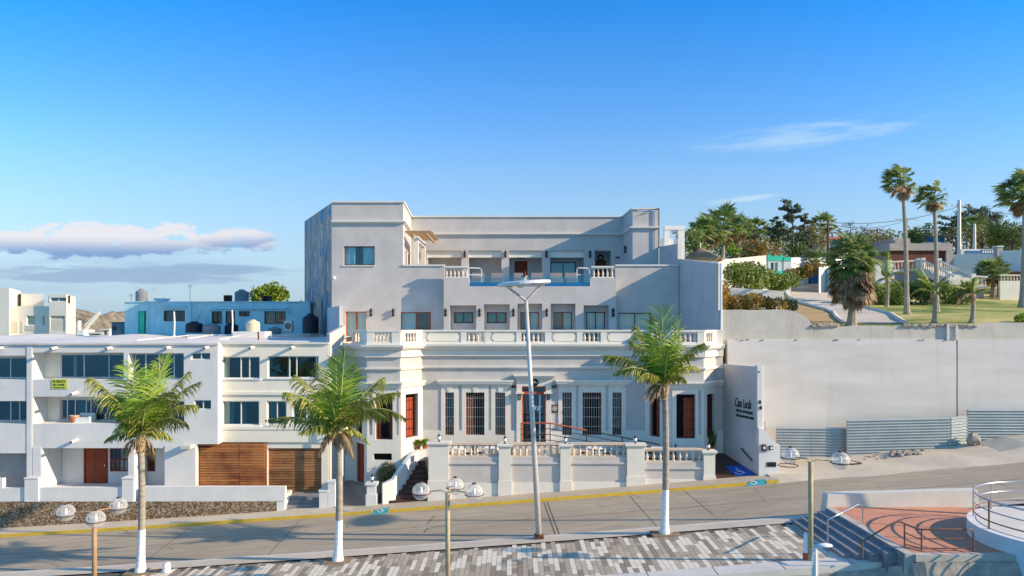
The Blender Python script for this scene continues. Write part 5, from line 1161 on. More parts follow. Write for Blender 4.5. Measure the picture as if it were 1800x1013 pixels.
# road seams as thin sunk strips
g = MB(); 
for (x0, y0, x1, y1, w) in ((X(958, 37), 38.4, X(975, 33), 32.1, .05), (X(964, 37), 38.4, X(982, 33), 32.1, .05), (X(760, 36), 37.2, X(752, 36), 35.6, .05), (X(752, 35), 34.9, X(792, 35), 35.3, .06), (X(752, 35), 34.9, X(744, 34), 34.2, .06), (X(1120, 36), 38.3, X(1150, 33), 32.2, .03), (X(505, 36), 38.3, X(480, 33), 32.2, .03), (X(1215, 37), 38.3, X(1260, 33), 33.5, .03), (X(300, 36), 38.3, X(262, 33), 32.2, .03), (-40, 35.2, 12, 35.2, .03), (12, 35.25, 40, 35.2, .025)):
    n = max(1, int(math.hypot(x1 - x0, y1 - y0) / 1.0)); d = V((x1 - x0, y1 - y0)).normalized(); nn = V((-d.y, d.x)) * w / 2
    for i in range(n):
        a = V((lerp(x0, x1, i / n), lerp(y0, y1, i / n))); b = V((lerp(x0, x1, (i + 1) / n), lerp(y0, y1, (i + 1) / n)))
        g.add([(p.x, p.y, G(p.x) + .005) for p in (a - nn, b - nn, b + nn, a + nn)], [(0, 1, 2, 3)])
struct('road_seam', g, 'grout')

# ---- tall leaning street light
tl = thing('street_light', 'tall leaning white street light with a round disc head on two forked arms', 'street light', (X(948, 31.6), 31.6, G(1.2) + .1))
Zp = 31.6; b = V((X(947.5, Zp), Zp, G(1.2) + .1)); f = P(925, 531, Zp)
g = MB(); g.tube([b, b.lerp(f, .5), f], [.13, .105, .08], 12); part('pole', g, 'galv', tl, True)
g = MB(); g.box(b.x - .2, b.x + .2, Zp - .2, Zp + .2, b.z - .05, b.z + .1); g.lathe([(.17, .1), (.14, .2)], b, 10)
for sx in (-1, 1):
    for sy in (-1, 1): g.lathe([(.03, .1), (.03, .18)], (b.x + sx * .16, b.y + sy * .16, b.z), 6)
part('base_plate', g, 'rust', tl)
for k, (xx, yy) in enumerate(((892, 505), (948.5, 503))):
    g = MB(); g.tube([f - V((0, 0, .25)), f + V((0, 0, .05)), P(xx, yy, Zp)], [.07, .06, .045], 8); part('arm', g, 'galv', tl)
c = P(921.5, 500, Zp); g = MB(); tilt = Matrix.Rotation(R(-4.5), 3, 'Y') @ Matrix.Rotation(R(1.5), 3, 'X')
d_ = MB(); d_.lathe([(.2, -.02), (1.08, -.04), (1.14, .0), (1.13, .10), (.9, .14), (.1, .16)], n=32); d_.v = [tuple(c + tilt @ V(v)) for v in d_.v]; part('disc_head', d_, 'alu', tl)
d_ = MB()
for k in range(7): an = k * 2 * math.pi / 7; p = c + tilt @ V((.72 * math.cos(an), .72 * math.sin(an), -.07)); d_ = MB(); d_.ball(p, .16, 8, 5, (1, 1, .4)); part('lamp_reflector', d_, 'whitepaint', tl)
dup(tl, (24.2, 28.6, G(24) + .1), 'tall white street light beyond the round lookout, outside the photo, seen by its shadow')
# ---- three globe lamps
def globe_lamp(base, h, label, angs, colour, L=1.05, skip=(), first=[None]):
    t = thing('globe_lamp', label, 'street lamp', base, 'globe lamps along the sea front')
    b = V(base); g = MB(); g.tube([b, b + V((0, 0, h))], .085, 12); g.lathe([(.11, 0), (.11, .25), (.09, .3)], b, 12); part('pole', g, colour, t, True)
    for k, an in enumerate(angs):
        d = V((math.cos(R(an)), math.sin(R(an)), 0)); top = b + V((0, 0, h))
        g = MB(); g.tube([top - V((0, 0, .15)) + d * .05, top + d * .08 + V((0, 0, .02)), top + d * .25 + V((0, 0, .08)), top + d * (L - .32) + V((0, 0, .03))], .028, 8); ar = part('arm', g, colour, t)
        c = top + d * L + V((0, 0, .03)); r = .32
        g = MB(); g.tube([c + V(((r + .015) * math.cos(q * math.pi / 12), (r + .015) * math.sin(q * math.pi / 12), -.07)) for q in range(25)], .016, 5, False); part('ring', g, 'rust', ar)
        if k in skip: continue
        g = MB(); g.ball(c, r, 24, 16); gl = part('globe', g, 'globe', t, True)
        g = MB(); g.lathe([(.08, r - .02), (.08, r + .02), (.03, r + .04)], c, 12); part('cap', g, 'rust', t)
        g = MB(); g.lathe([(.05, -.1), (.06, .02), (.04, .16)], c, 8); part('bulb', g, 'whitepaint', t)
        g = MB(); g.ball(c + V((0, 0, -.05)), r * .93, 20, 8, (1, 1, .06)); part('diffuser_plate', g, 'galv', t)
    return t
M['globepole'] = mat('rusty_pole_paint', (.42, .26, .15), .6, .25, 3, .1, 20, stain=.4, staincol=(.3, .09, .04)); M['globepole2'] = mat('beige_pole_paint', (.46, .37, .22), .6, .2, 3, .1, 20, stain=.3)
def gbase(x, Z, y): xx = X(x, Z); return (xx, Z, G(xx) + .05), H(y, Z) - G(xx) - .05
b_, h_ = gbase(166, 27.2, 903); globe_lamp(b_, h_, 'rusty pole lamp with three globes, leftmost, in front of the pebble wall', (180, 70, -58), 'globepole', 1.05)
b_, h_ = gbase(787, 26.9, 866); globe_lamp(b_, h_, 'beige pole lamp with three globes left of the tall leaning street light', (176, 78, -8), 'globepole2', .98)
b_, h_ = gbase(1425, 26.4, 812); globe_lamp(b_, h_, 'beige pole lamp with one globe missing beside the sea front steps', (108, 2, 205), 'globepole2', 1.08, skip=(2,))
# bollard, red-white post, small camera pole
bx = X(293, 30.6); g = MB(); g.lathe([(.17, 0), (.15, .3), (.125, .36), (.12, .38)], (bx, 30.6, G(bx) + .11), 16); t = thing('bollard', 'small white tapered bollard right of the left palm', 'bollard', (bx, 30.6, G(bx) + .1)); part('body', g, 'whitepaint', t)
g = MB(); g.lathe([(.13, .365), (.12, .40)], (bx, 30.6, G(bx) + .11), 16); part('top', g, 'galv', t)
Z = 26.5; bx = X(1417, Z); t = thing('marker_post', 'short white post with a red base beside the right globe lamp', 'post', (bx, Z, G(bx) + .1)); g = MB(); g.lathe([(.09, .26), (.09, .9), (.05, .96)], (bx, Z, G(bx) + .1), 12); part('shaft', g, 'whitepaint', t); g = MB(); g.lathe([(.12, 0), (.11, .24), (.09, .259)], (bx, Z, G(bx) + .1), 12); part('base', g, 'wood_or', t)
Z = 24.5; bx = X(1432, Z); t = thing('utility_post', 'short weathered white post with a small lamp arm at the bottom edge', 'post', (bx, Z, -2)); g = MB(); g.tube([(bx, Z, -3.5), (bx, Z, H(963, Z))], .10, 8); part('shaft', g, 'white', t)
g = MB(); g.tube([(bx, Z, H(970, Z)), P(1443, 961, Z)], .035, 6); part('arm', g, 'whitepaint', t); c = P(1450, 959, Z); g = MB(); g.ball(c, .2, 12, 7, (1.3, .8, .35)); part('lamp_head', g, 'whitepaint', t, True)
g = MB(); g.tube([(bx + .12, Z - .02, H(1010, Z)), (bx + .14, Z, H(985, Z)), (bx + .1, Z - .05, H(975, Z)), (bx - .1, Z - .13, H(970, Z)), (bx - .13, Z - .05, H(1000, Z))], .012, 5); part('cable', g, 'whitepaint', t)

# ================================================================== steps, terracotta plaza, lookout
zP_ = 1.62
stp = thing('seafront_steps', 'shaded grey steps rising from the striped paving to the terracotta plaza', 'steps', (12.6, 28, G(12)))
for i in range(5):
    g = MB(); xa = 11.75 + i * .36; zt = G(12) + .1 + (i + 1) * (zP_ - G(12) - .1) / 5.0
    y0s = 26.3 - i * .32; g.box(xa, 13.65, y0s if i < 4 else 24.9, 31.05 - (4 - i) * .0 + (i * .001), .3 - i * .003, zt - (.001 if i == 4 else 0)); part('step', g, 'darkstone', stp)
g = MB(); g.add([(13.45, 24.85, zP_ + .004), (20.5, 24.85, zP_ + .004), (20.5, 31.2, zP_ + .004), (13.45, 31.2, zP_ + .004)], [(0, 1, 2, 3)]); g.box(13.45, 20.5, 24.83, 24.85, 1.45, zP_); struct('upper_plaza', g, 'brick')
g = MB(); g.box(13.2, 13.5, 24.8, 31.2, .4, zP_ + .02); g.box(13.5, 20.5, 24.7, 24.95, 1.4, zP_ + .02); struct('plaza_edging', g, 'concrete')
blk = MB(); a, b_ = X(1452, 31.2), X(1721, 31.2); z1 = 2.15
blk.hexa([(a, 31.2, zP_ - .3), (b_, 31.2, zP_ - .3), (b_, 31.9, zP_ - .3), (a, 31.9, .9)], [(a + .1, 31.25, z1), (b_, 31.25, z1 + .18), (b_, 31.75, z1 + .18), (a + .1, 31.75, z1)])
solo('concrete_barrier', blk, 'concretelight', 'long low concrete bench wall between the road and the terracotta plaza', 'wall', ((a + b_) / 2, 31.5, zP_))
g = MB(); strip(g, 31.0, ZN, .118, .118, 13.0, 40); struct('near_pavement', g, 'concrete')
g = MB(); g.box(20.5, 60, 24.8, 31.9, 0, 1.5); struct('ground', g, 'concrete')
def rail(name, label, pts, posts, r=.03, m='brownsteel', mids=()):
    t = thing(name, label, 'railing', posts[0][0]); g = MB(); g.tube(pts, r, 8); part('top_rail', g, m, t, True)
    for p, q in posts: g = MB(); g.tube([p, q], r, 8); part('post', g, m, t)
    for mm in mids: g = MB(); g.tube(mm, r * .75, 6); part('mid_rail', g, m, t)
    return t
Z = 26.8
def pz(x, y, Z): return P(x, y, Z)
a = pz(1455, 949, 26.9); b = pz(1455, 914, 26.9); c = pz(1508, 887, 28.5); d = pz(1516, 890, 28.6); e = pz(1517, 924, 28.6)
rail('steps_handrail', 'steel handrail crossing the middle of the shaded steps', [b, b.lerp(c, .5), c, d], [(V((a.x, a.y, G(12) + .4)), b), (V((e.x, e.y, zP_)), d)], m='steel')
a = pz(1516, 952, 25.4); b = pz(1570, 919, 25.6); c = pz(1583, 917.5, 25.6); d = pz(1612, 930, 25.4); e = pz(1620, 931, 25.3); f = pz(1708, 931, 25.1); h = pz(1711, 935, 25.1)
rail('plaza_railing', 'brown railing along the open edge of the terracotta plaza', [a, b, c, d, e, f, h], [(V((a.x, a.y, G(12) + .4)), a), (V((pz(1590, 0, 25.5).x, 25.5, zP_)), pz(1590, 921, 25.5)), (V((e.x, e.y, zP_)), e), (V((h.x, h.y, zP_)), h)],
     mids=[[pz(1590, 936, 25.5), pz(1612, 946, 25.4), pz(1620, 947, 25.3), pz(1710, 947, 25.1)], [pz(1590, 957, 25.5), pz(1620, 964, 25.3), pz(1710, 964, 25.1)]])
lk = thing('round_lookout', 'round white walled lookout platform at the right edge', 'platform', (19.9, 26.0, 0)); cc = (19.85, 26.0); rr = 3.3; zf = 2.15
g = MB(); n = 56; pr_ = [(rr, -3.5), (rr, zf), (rr - .3, zf + .001), (0.02, zf)]; g.lathe(pr_, (cc[0], cc[1], 0), n); part('wall', g, 'white', lk)
g = MB(); g.lathe([(rr - .3, zf + .004), (rr - .3, zf + .02), (.02, zf + .02)], (cc[0], cc[1], 0), n); part('floor', g, 'concretelight', lk)
g = MB(); g.box(cc[0] - rr * .72 - .01, cc[0] - rr * .72 + .01, cc[1] - rr * .7, cc[1] - rr * .7 + .01, 0, 1)
for k in range(3):
    g = MB(); z_ = zf + 1.0 - k * .36; g.tube([(cc[0] + (rr - .22) * math.cos(R(q)), cc[1] + (rr - .22) * math.sin(R(q)), z_) for q in range(40, 321, 6)], .032 if k == 0 else .025, 7); part('railing_bar', g, 'steel' if k < 2 else 'brownsteel', lk, True)
for q in range(44, 320, 34):
    g = MB(); x, y = cc[0] + (rr - .22) * math.cos(R(q)), cc[1] + (rr - .22) * math.sin(R(q)); g.tube([(x, y, zf), (x, y, zf + 1.0)], .032, 8); part('railing_post', g, 'brownsteel' if q > 150 else 'steel', lk)
# the lookout's own wall and railing shade the plaza; no roof stands beyond
# ================================================================== RIGHT: big wall, corrugated fence
ZG = 43.6
bw = thing('retaining_wall', 'huge blank off white retaining wall with a broken stained top', 'wall', (25, ZG, 1))
g = MB(); a, j1, b_ = X(1279, ZG), X(1681, ZG), 46
g.box(a, j1, ZG, ZG + .5, -.5, H(597, ZG)); g.box(j1 + .1, b_, ZG - .0, ZG + .5, -.5, H(598, ZG)); g.box(j1 + .001, j1 + .099, ZG + .12, ZG + .5, -.5, H(598, ZG) - .01); part('lower_wall', g, 'bigwall', bw)
g = MB(); random.seed(4); xs = [a + .0]; vs = []
prof = [(1266, 545), (1300, 545), (1360, 544.5), (1383, 545), (1397, 548), (1410, 553), (1420, 560), (1428, 570), (1440, 573), (1480, 574), (1500, 572.5), (1560, 573), (1600, 572.5), (1650, 572), (1716, 570), (1730, 567), (1800, 567.5), (1950, 567)]
top = []
for (x0, y0), (x1, y1) in zip(prof, prof[1:]):
    n = max(1, int((x1 - x0) / 8))
    for i in range(n): t = i / n; top.append((lerp(x0, x1, t), lerp(y0, y1, t) + random.uniform(-.6, .6)))
top.append(prof[-1]); Zu = ZG + .12
for x, y in top: vs += [(X(x, Zu), Zu, H(597, ZG) - .3), (X(x, Zu), Zu, H(y, Zu)), (X(x, Zu), Zu + .35, H(y, Zu) - .05), (X(x, Zu), Zu + .35, H(597, ZG) - .3)]
n = len(top) - 1
g.add(vs, [(4 * i + q, 4 * i + 4 + q, 4 * i + 5 + q, 4 * i + 1 + q) for i in range(n) for q in (0, 1, 2)] + [(3, 2, 1, 0), (4 * n, 4 * n + 1, 4 * n + 2, 4 * n + 3)]); part('upper_wall', g, 'oldwall', bw)
g = MB(); random.seed(6)
for k in range(70):
    x = random.uniform(1425, 1480) if k < 14 else (random.uniform(1588, 1716) if k < 54 else random.uniform(1284, 1700)); yy = (573 if k < 54 else 597.0) + random.uniform(-1, 1); r = random.uniform(.07, .16) * (1 if k < 54 else .4)
    zz = Zu - .02 if k < 54 else ZG - .02; g.ball((X(x, zz), zz, H(yy, zz)), r, 6, 4, (1.5, .8, .8))
part('broken_coping', g, 'rocks', bw)
g = MB(); g.box(X(1664, ZG), X(1668, ZG), ZG - .05, ZG + .12, H(597, ZG), H(570, ZG)); g.box(j1 - .02, j1 + .12, ZG + .02, ZG + .1199, H(597, ZG) + .002, H(571, ZG)); part('rib', g, 'bigwall', bw)
# corrugated sheets
def corrugated(name, label, xa, xb, ya0, ya1, yb0, yb1, Z0, Z1, posts):
    t = thing('corrugated_fence', label, 'fence', (X((xa + xb) / 2, Z0), Z0, 1), 'corrugated sheets against the big wall')
    for k in range(len(posts) - 1):
        g = MB(); p0, p1 = posts[k], posts[k + 1]; t0, t1 = (p0 - xa) / (xb - xa), (p1 - xa) / (xb - xa); Za, Zb = lerp(Z0, Z1, t0), lerp(Z0, Z1, t1)
        zt0, zt1 = H(lerp(ya0, ya1, t0), Za), H(lerp(ya0, ya1, t1), Zb); zb0, zb1 = H(lerp(yb0, yb1, t0) + 4, Za), H(lerp(yb0, yb1, t1) + 4, Zb)
        n = 2 * int((max(zt0 - zb0, zt1 - zb1)) / .165) * 4; vs = []
        for i in range(n + 1):
            s = i / n; zz = s * max(zt0 - zb0, zt1 - zb1); za, zb_ = zt0 - zz, zt1 - zz * (zt1 - zb1) / (zt0 - zb0) if False else zt1 - zz
            w = .045 * math.cos(zz / .165 * 2 * math.pi); vs += [(X(p0, Za) + .01, Za + w, za), (X(p1, Zb) - .01, Zb + w, zb_)]
        g.add(vs, [(2 * i, 2 * i + 1, 2 * i + 3, 2 * i + 2) for i in range(n)]); part('sheet', g, 'corr', t, True)
    for p in posts:
        g = MB(); s = (p - xa) / (xb - xa); Z = lerp(Z0, Z1, s) + .08; g.tube([(X(p, Z), Z, 0.6), (X(p, Z), Z, H(lerp(ya0, ya1, s), Z) - .02)], .04, 6); part('post', g, 'galv', t)
    return t
corrugated('a', 'low corrugated steel fence panel left of the step in height', 1365, 1487, 751, 752, 817, 815, 42.9, 42.9, [1365, 1426, 1487])
corrugated('b', 'long middle run of corrugated steel fence', 1489, 1671, 738, 734, 813, 793, 42.6, 42.7, [1489, 1671])
corrugated('c', 'short angled corrugated panel where the fence turns', 1672, 1700, 734, 731, 795, 789, 42.7, 42.9, [1672, 1700])
corrugated('d', 'taller corrugated steel fence run at the right edge', 1701, 1960, 719.5, 720, 782, 775, 42.95, 42.95, [1701, 1830, 1960])
g = MB(); random.seed(9)
for k in range(80):
    r_ = random.random(); x = random.gauss(1590, 16) if r_ < .45 else (random.uniform(1520, 1580) if r_ < .6 else random.uniform(1715, 1790)); Z = random.uniform(41.3, 42.4) + (.7 if x > 1700 else 0); r = random.uniform(.04, .17) * (1 if r_ < .45 else .6); xx = X(x, Z)
    g.ball((xx, Z, apron(xx, Z) + r * .3), r, 6, 4, (random.uniform(1, 1.8), 1, .6))
o = struct('rubble', g, 'rocks', kind='stuff')
g = MB(); random.seed(12); x, Z = X(1712, 42.3), 42.3; g.ball((x, Z, apron(x, Z) + .3), .42, 9, 6, (.9, .8, 1)); g.v = [(a + random.uniform(-.07, .07), b + random.uniform(-.07, .07), c + random.uniform(-.07, .07)) for a, b, c in g.v]; solo('boulder', g, 'rocks', 'grey boulder at the foot of the taller corrugated fence', 'boulder', (x, Z, 2))
g = MB(); n = 30; vs = []
for i in range(n + 1):
    x = lerp(X(1715, 42), 48, i / n); z_ = G(x) + .42 - .3 * max(0, 1 - i / 3); vs += [(x, 40.4, G(x)), (x, 40.45, z_), (x, 43.3, z_ + .1)]
g.add(vs, [(3 * i + q, 3 * i + 3 + q, 3 * i + 4 + q, 3 * i + 1 + q) for i in range(n) for q in (0, 1)]); g.add([vs[0], vs[1], vs[2], (vs[2][0], vs[2][1], G(vs[0][0]))], [(3, 2, 1, 0)]); struct('raised_pavement', g, 'concrete')
t = thing('ground_hatch', 'small metal framed hatch lying on the verge under the right lamp globe', 'hatch', (X(1482, 40.5), 40.5, 1)); g = MB(); xx = X(1478, 40.6); 
for x0, y0, x1, y1 in ((0, 0, 1.0, 0), (1.0, 0, .8, .9), (.8, .9, -.2, .9), (-.2, .9, 0, 0)): g.tube([(xx + x0, 40.3 + y0, apron(xx + x0, 40.3 + y0) + .05), (xx + x1, 40.3 + y1, apron(xx + x1, 40.3 + y1) + .05)], .035, 5)
part('frame', g, 'rust', t); g = MB(); g.hexa([(xx + .05, 40.35, apron(xx, 40.3) + .02), (xx + .9, 40.35, apron(xx + .9, 40.3) + .02), (xx + .75, 41.1, apron(xx + .8, 41) + .02), (xx - .1, 41.1, apron(xx, 41) + .02)], [(xx + .05, 40.35, apron(xx, 40.3) + .06), (xx + .9, 40.35, apron(xx + .9, 40.3) + .06), (xx + .75, 41.1, apron(xx + .8, 41) + .06), (xx - .1, 41.1, apron(xx, 41) + .06)]); part('lid', g, 'concretelight', t)
# ================================================================== TERRAIN on the right, land, far hill
PR = [(43, 9.05), (44.2, 9.1), (58, 10.1), (70, 11.0), (80, 12.4), (95, 15.6), (115, 18.6), (150, 19.5), (300, 19), (1200, 8)]
def sstep(a, b, x): t = max(0, min(1, (x - a) / (b - a))); return t * t * (3 - 2 * t)
def zt_(x, y):
    for (a, za), (b, zb) in zip(PR, PR[1:]):
        if y <= b: z = lerp(za, zb, max(0, (y - a) / (b - a))); break
    else: z = 8
    left = sstep(12.45, 12.9, x) if y < 66 else sstep(-2, 12.5, x)
    base = G(min(x, 20)) + .0 + 3 * sstep(60, 200, y)
    z = lerp(min(base, z), z, left)
    z += .95 * (1 - sstep(15.8, 18.3, x - (y - 44) * .25)) * (1 - sstep(56, 66, y)) * left
    z += .5 * math.sin(x * .13 + y * .05) * sstep(60, 100, y) * left
    if y > 44.5: z += (.55 * math.exp(-((x - 30.5) ** 2 + (y - 50) ** 2) / 12)) 
    return z
def tray(x, y, z0=44.3, z1=400):
    Z = z0
    while Z < z1:
        if H(y, Z) <= zt_(X(x, Z), Z): return V((X(x, Z), Z, zt_(X(x, Z), Z)))
        Z += .25
    return V((X(x, z1), z1, H(y, z1)))
g = MB(); xs = [-900, -500, -300, -200, -120, -80, -50, -30, -20, -12, -5] + [i * 1.5 for i in range(0, 9)] + [12.45, 12.6, 12.75, 12.9, 13.2] + [i * 1.5 for i in range(9, 60)] + [95, 110, 130, 160, 200, 300, 500, 900]; ys = [44.1, 45, 46, 47.5, 49, 51, 53, 55, 57, 59, 61, 63, 66, 69, 72, 75, 78, 81, 85, 90, 95, 100, 107, 115, 125, 135, 150, 180, 220, 300, 400, 600, 900, 1400]
ny = len(ys); g.add([(x, y, zt_(x, y)) for x in xs for y in ys], [(i * ny + j, (i + 1) * ny + j, (i + 1) * ny + j + 1, i * ny + j + 1) for i in range(len(xs) - 1) for j in range(ny - 1)]); struct('hillside', g, 'lawn', True)
g = MB(); n, m = 70, 20; vs = []
for i in range(n + 1):
    for j in range(m + 1):
        x = lerp(X(60, 200), X(290, 200), i / n); y = lerp(180, 260, j / m); px = CX + x / 200 * F
        e = math.exp(-((px - 150) / 42) ** 2) + .0; hgt = (H(541, 200) - 3) * max(.0, e) * math.sin(math.pi * min(1, j / m * 1.3 + .0)) ** .6 if j < m * .77 else 0
        hgt *= 1 + .30 * mn.fractal(V((x * .08, y * .08, 0)), 1, 2, 5); vs.append((x, y, 3 + hgt))
g.add(vs, [(i * (m + 1) + j, (i + 1) * (m + 1) + j, (i + 1) * (m + 1) + j + 1, i * (m + 1) + j + 1) for i in range(n) for j in range(m)]); struct('hill', g, 'hill', True)
# driveway
g = MB(); Lp = [(1419, 496), (1400, 500), (1386, 506), (1381, 512), (1384, 520), (1393, 528), (1407, 534), (1430, 540), (1452, 546), (1466, 552), (1470, 560), (1484, 570.5)]
Rp = [(1460, 496), (1456, 500), (1453, 506), (1456, 512), (1466, 520), (1482, 529), (1500, 536), (1520, 542), (1545, 548), (1566, 554), (1578, 562), (1592, 570.5)]
vs = []; kl = []; kr = []
for (a, b), (c, d) in zip(Lp, Rp):
    p, q = tray(a, b), tray(c, d); kl.append(p); kr.append(q)
    for t in range(7): r_ = p.lerp(q, t / 6); vs.append((r_.x, r_.y, zt_(r_.x, r_.y) + .06))
g.add(vs, [(7 * i + t, 7 * i + 7 + t, 7 * i + 8 + t, 7 * i + 1 + t) for i in range(len(Lp) - 1) for t in range(6)]); struct('driveway', g, 'drive', True)
g = MB()
for k_ in (kl, kr): g.tube([(p.x, p.y, zt_(p.x, p.y) + .08) for p in k_], .16, 5)
struct('driveway_kerb', g, 'concretelight')
g = MB(); A = [(1397, 534), (1420, 540.5), (1445, 547), (1462, 553), (1466, 561), (1478, 572)]; B = [(1392, 545), (1403, 552), (1414, 558), (1422, 564), (1428, 570), (1440, 574)]
vs = []
for (a, b), (c, d) in zip(A, B):
    p, q = tray(a, b), tray(c, d)
    for t in range(5): r_ = p.lerp(q, t / 4); vs.append((r_.x, r_.y, zt_(r_.x, r_.y) + .05))
g.add(vs, [(5 * i + t, 5 * i + 5 + t, 5 * i + 6 + t, 5 * i + 1 + t) for i in range(len(A) - 1) for t in range(4)]); struct('dirt_slope', g, 'dirt', True)

# ================================================================== PLANTS
def rdir(r):
    z = r.uniform(-1, 1); a = r.uniform(0, 2 * math.pi); s = math.sqrt(1 - z * z); return V((s * math.cos(a), s * math.sin(a), z))
def leaves(mb, blobs, n, size, r, hole=.25):
    tot = [b[1] ** 2 for b in blobs]; S = sum(tot)
    for (c, rad, sc), w in zip(blobs, tot):
        k = int(n * w / S); ph = r.uniform(0, 9)
        for _ in range(k):
            d = rdir(r); q = mn.noise(V((d.x * 2 + ph, d.y * 2, d.z * 2 + ph)))
            if q < -hole: continue
            rr = rad * (.45 + .6 * r.random() ** .6) * (1 + .22 * q)
            p = V(c) + V((d.x * rr * sc[0], d.y * rr * sc[1], d.z * rr * sc[2])); u = (rdir(r) + d * .5).normalized(); v = u.cross(rdir(r)).normalized(); s = size * r.uniform(.6, 1.4)
            mb.add([p - u * s * .5, p + v * s * .3, p + u * s * .5, p - v * s * .3], [(0, 1, 2, 3)])
def bushy(name, label, cat, px, ybase, Z, wpx, hpx, m, seed, leaf=.22, dens=1.0, lobes=7, group=None, trunk=True, base=None, depth=1.0, trunkfrac=.35):
    r = random.Random(seed); w = wpx / F * Z / 2; h = hpx / F * Z; b = V(base) if base else V((X(px, Z), Z, H(ybase, Z)))
    t = thing(name, label, cat, b, group); g = MB(); blobs = []
    for k in range(lobes):
        a = r.uniform(0, 6.28); q = r.uniform(.1, .75); zz = r.uniform(.4, .82) if trunk else r.uniform(.15, .62)
        rad = r.uniform(.3, .5) * min(w, h * .8); blobs.append(((b.x + math.cos(a) * q * w, b.y + math.sin(a) * q * w * depth, b.z + h * zz), rad, (1.15, 1.15, .85)))
    blobs.append(((b.x, b.y, b.z + h * (.7 if trunk else .45)), min(w, h * .5) * .75, (1.1, depth, 1)))
    if not trunk and wpx > hpx * 1.3:
        for k in range(int(wpx / hpx * 3)): blobs.append(((b.x + lerp(-w, w, (k + .5) / int(wpx / hpx * 3)), b.y + r.uniform(-.3, .3), b.z + h * r.uniform(.3, .55)), h * r.uniform(.35, .5), (1, 1, 1)))
    leaf = min(leaf, .3) if trunk or Z > 80 else leaf
    n = int(dens * 9 * sum(bb[1] ** 2 for bb in blobs) * 4 / leaf ** 2 * .55); n = min(n, 6500)
    leaves(g, blobs, n, leaf, r); part('crown' if trunk else 'foliage', g, m, t)
    g = MB(); top = b + V((0, 0, h * .6))
    if trunk: g.tube([b - V((0, 0, .3)), b + V((.05 * h, 0, h * .3)), top], [.05 * h, .035 * h, .015 * h], 7)
    for c, rad, sc in blobs[:5]: g.tube([b + V((0, 0, h * (.3 if trunk else 0))), V(c) * .6 + b * .4 + V((0, 0, h * .05)), V(c)], [.025 * h, .015 * h, .006 * h], 5)
    part('trunk' if trunk else 'stem', g, 'bark', t); return t
# coconut frond: bezier rachis with drooping leaflets
def frond_mesh(mb, rm, b, c, tip, r, L0=.75, droop=.5, wind=V((0, 0, 0)), n=46, sidew=1.0):
    b, c, tip = V(b), V(c), V(tip); pts = []
    for i in range(n + 1): t = i / n; pts.append(b * (1 - t) ** 2 + c * 2 * t * (1 - t) + tip * t * t)
    rm.tube(pts[::2], [lerp(.035, .008, i / (len(pts[::2]) - 1)) for i in range(len(pts[::2]))], 5)
    for i in range(3, n + 1):
        t = i / n; tg = (pts[min(n, i + 1)] - pts[i - 1]).normalized(); up = V((0, 0, 1)); sd = tg.cross(up)
        sd = sd.normalized() if sd.length > .2 else tg.cross(V((0, 1, 0))).normalized()
        nrm = sd.cross(tg).normalized()
        for sg in (-1, 1):
            for rep in range(1):
                LL = L0 * (math.sin(math.pi * min(1, .12 + t * .86)) ** .6) * r.uniform(.65, 1.12); p = pts[i] + tg * (rep * .5 * (pts[1] - pts[0]).length)
                d = (sd * sg * sidew * (1 - .25 * droop) + tg * (.45 + .9 * t ** 2) + nrm * (.3 - .15 * droop) + V((0, 0, -.3)) * droop + rdir(r) * .16 + wind * .5).normalized(); w = .022 * (1.1 - .4 * t)
                q1 = p + d * LL * .45; d2 = (d + V((0, 0, -1)) * droop * r.uniform(.7, 1.3) + wind).normalized(); q2 = q1 + d2 * LL * .35; d3 = (d2 + V((0, 0, -1)) * droop * 1.2).normalized(); q3 = q2 + d3 * LL * .3
                wv = tg * w + nrm * w * .3
                mb.add([p - wv, p + wv, q1 + wv * 1.3, q1 - wv * 1.3, q2 + wv, q2 - wv, q3], [(0, 1, 2, 3), (3, 2, 4, 5), (5, 4, 6)])
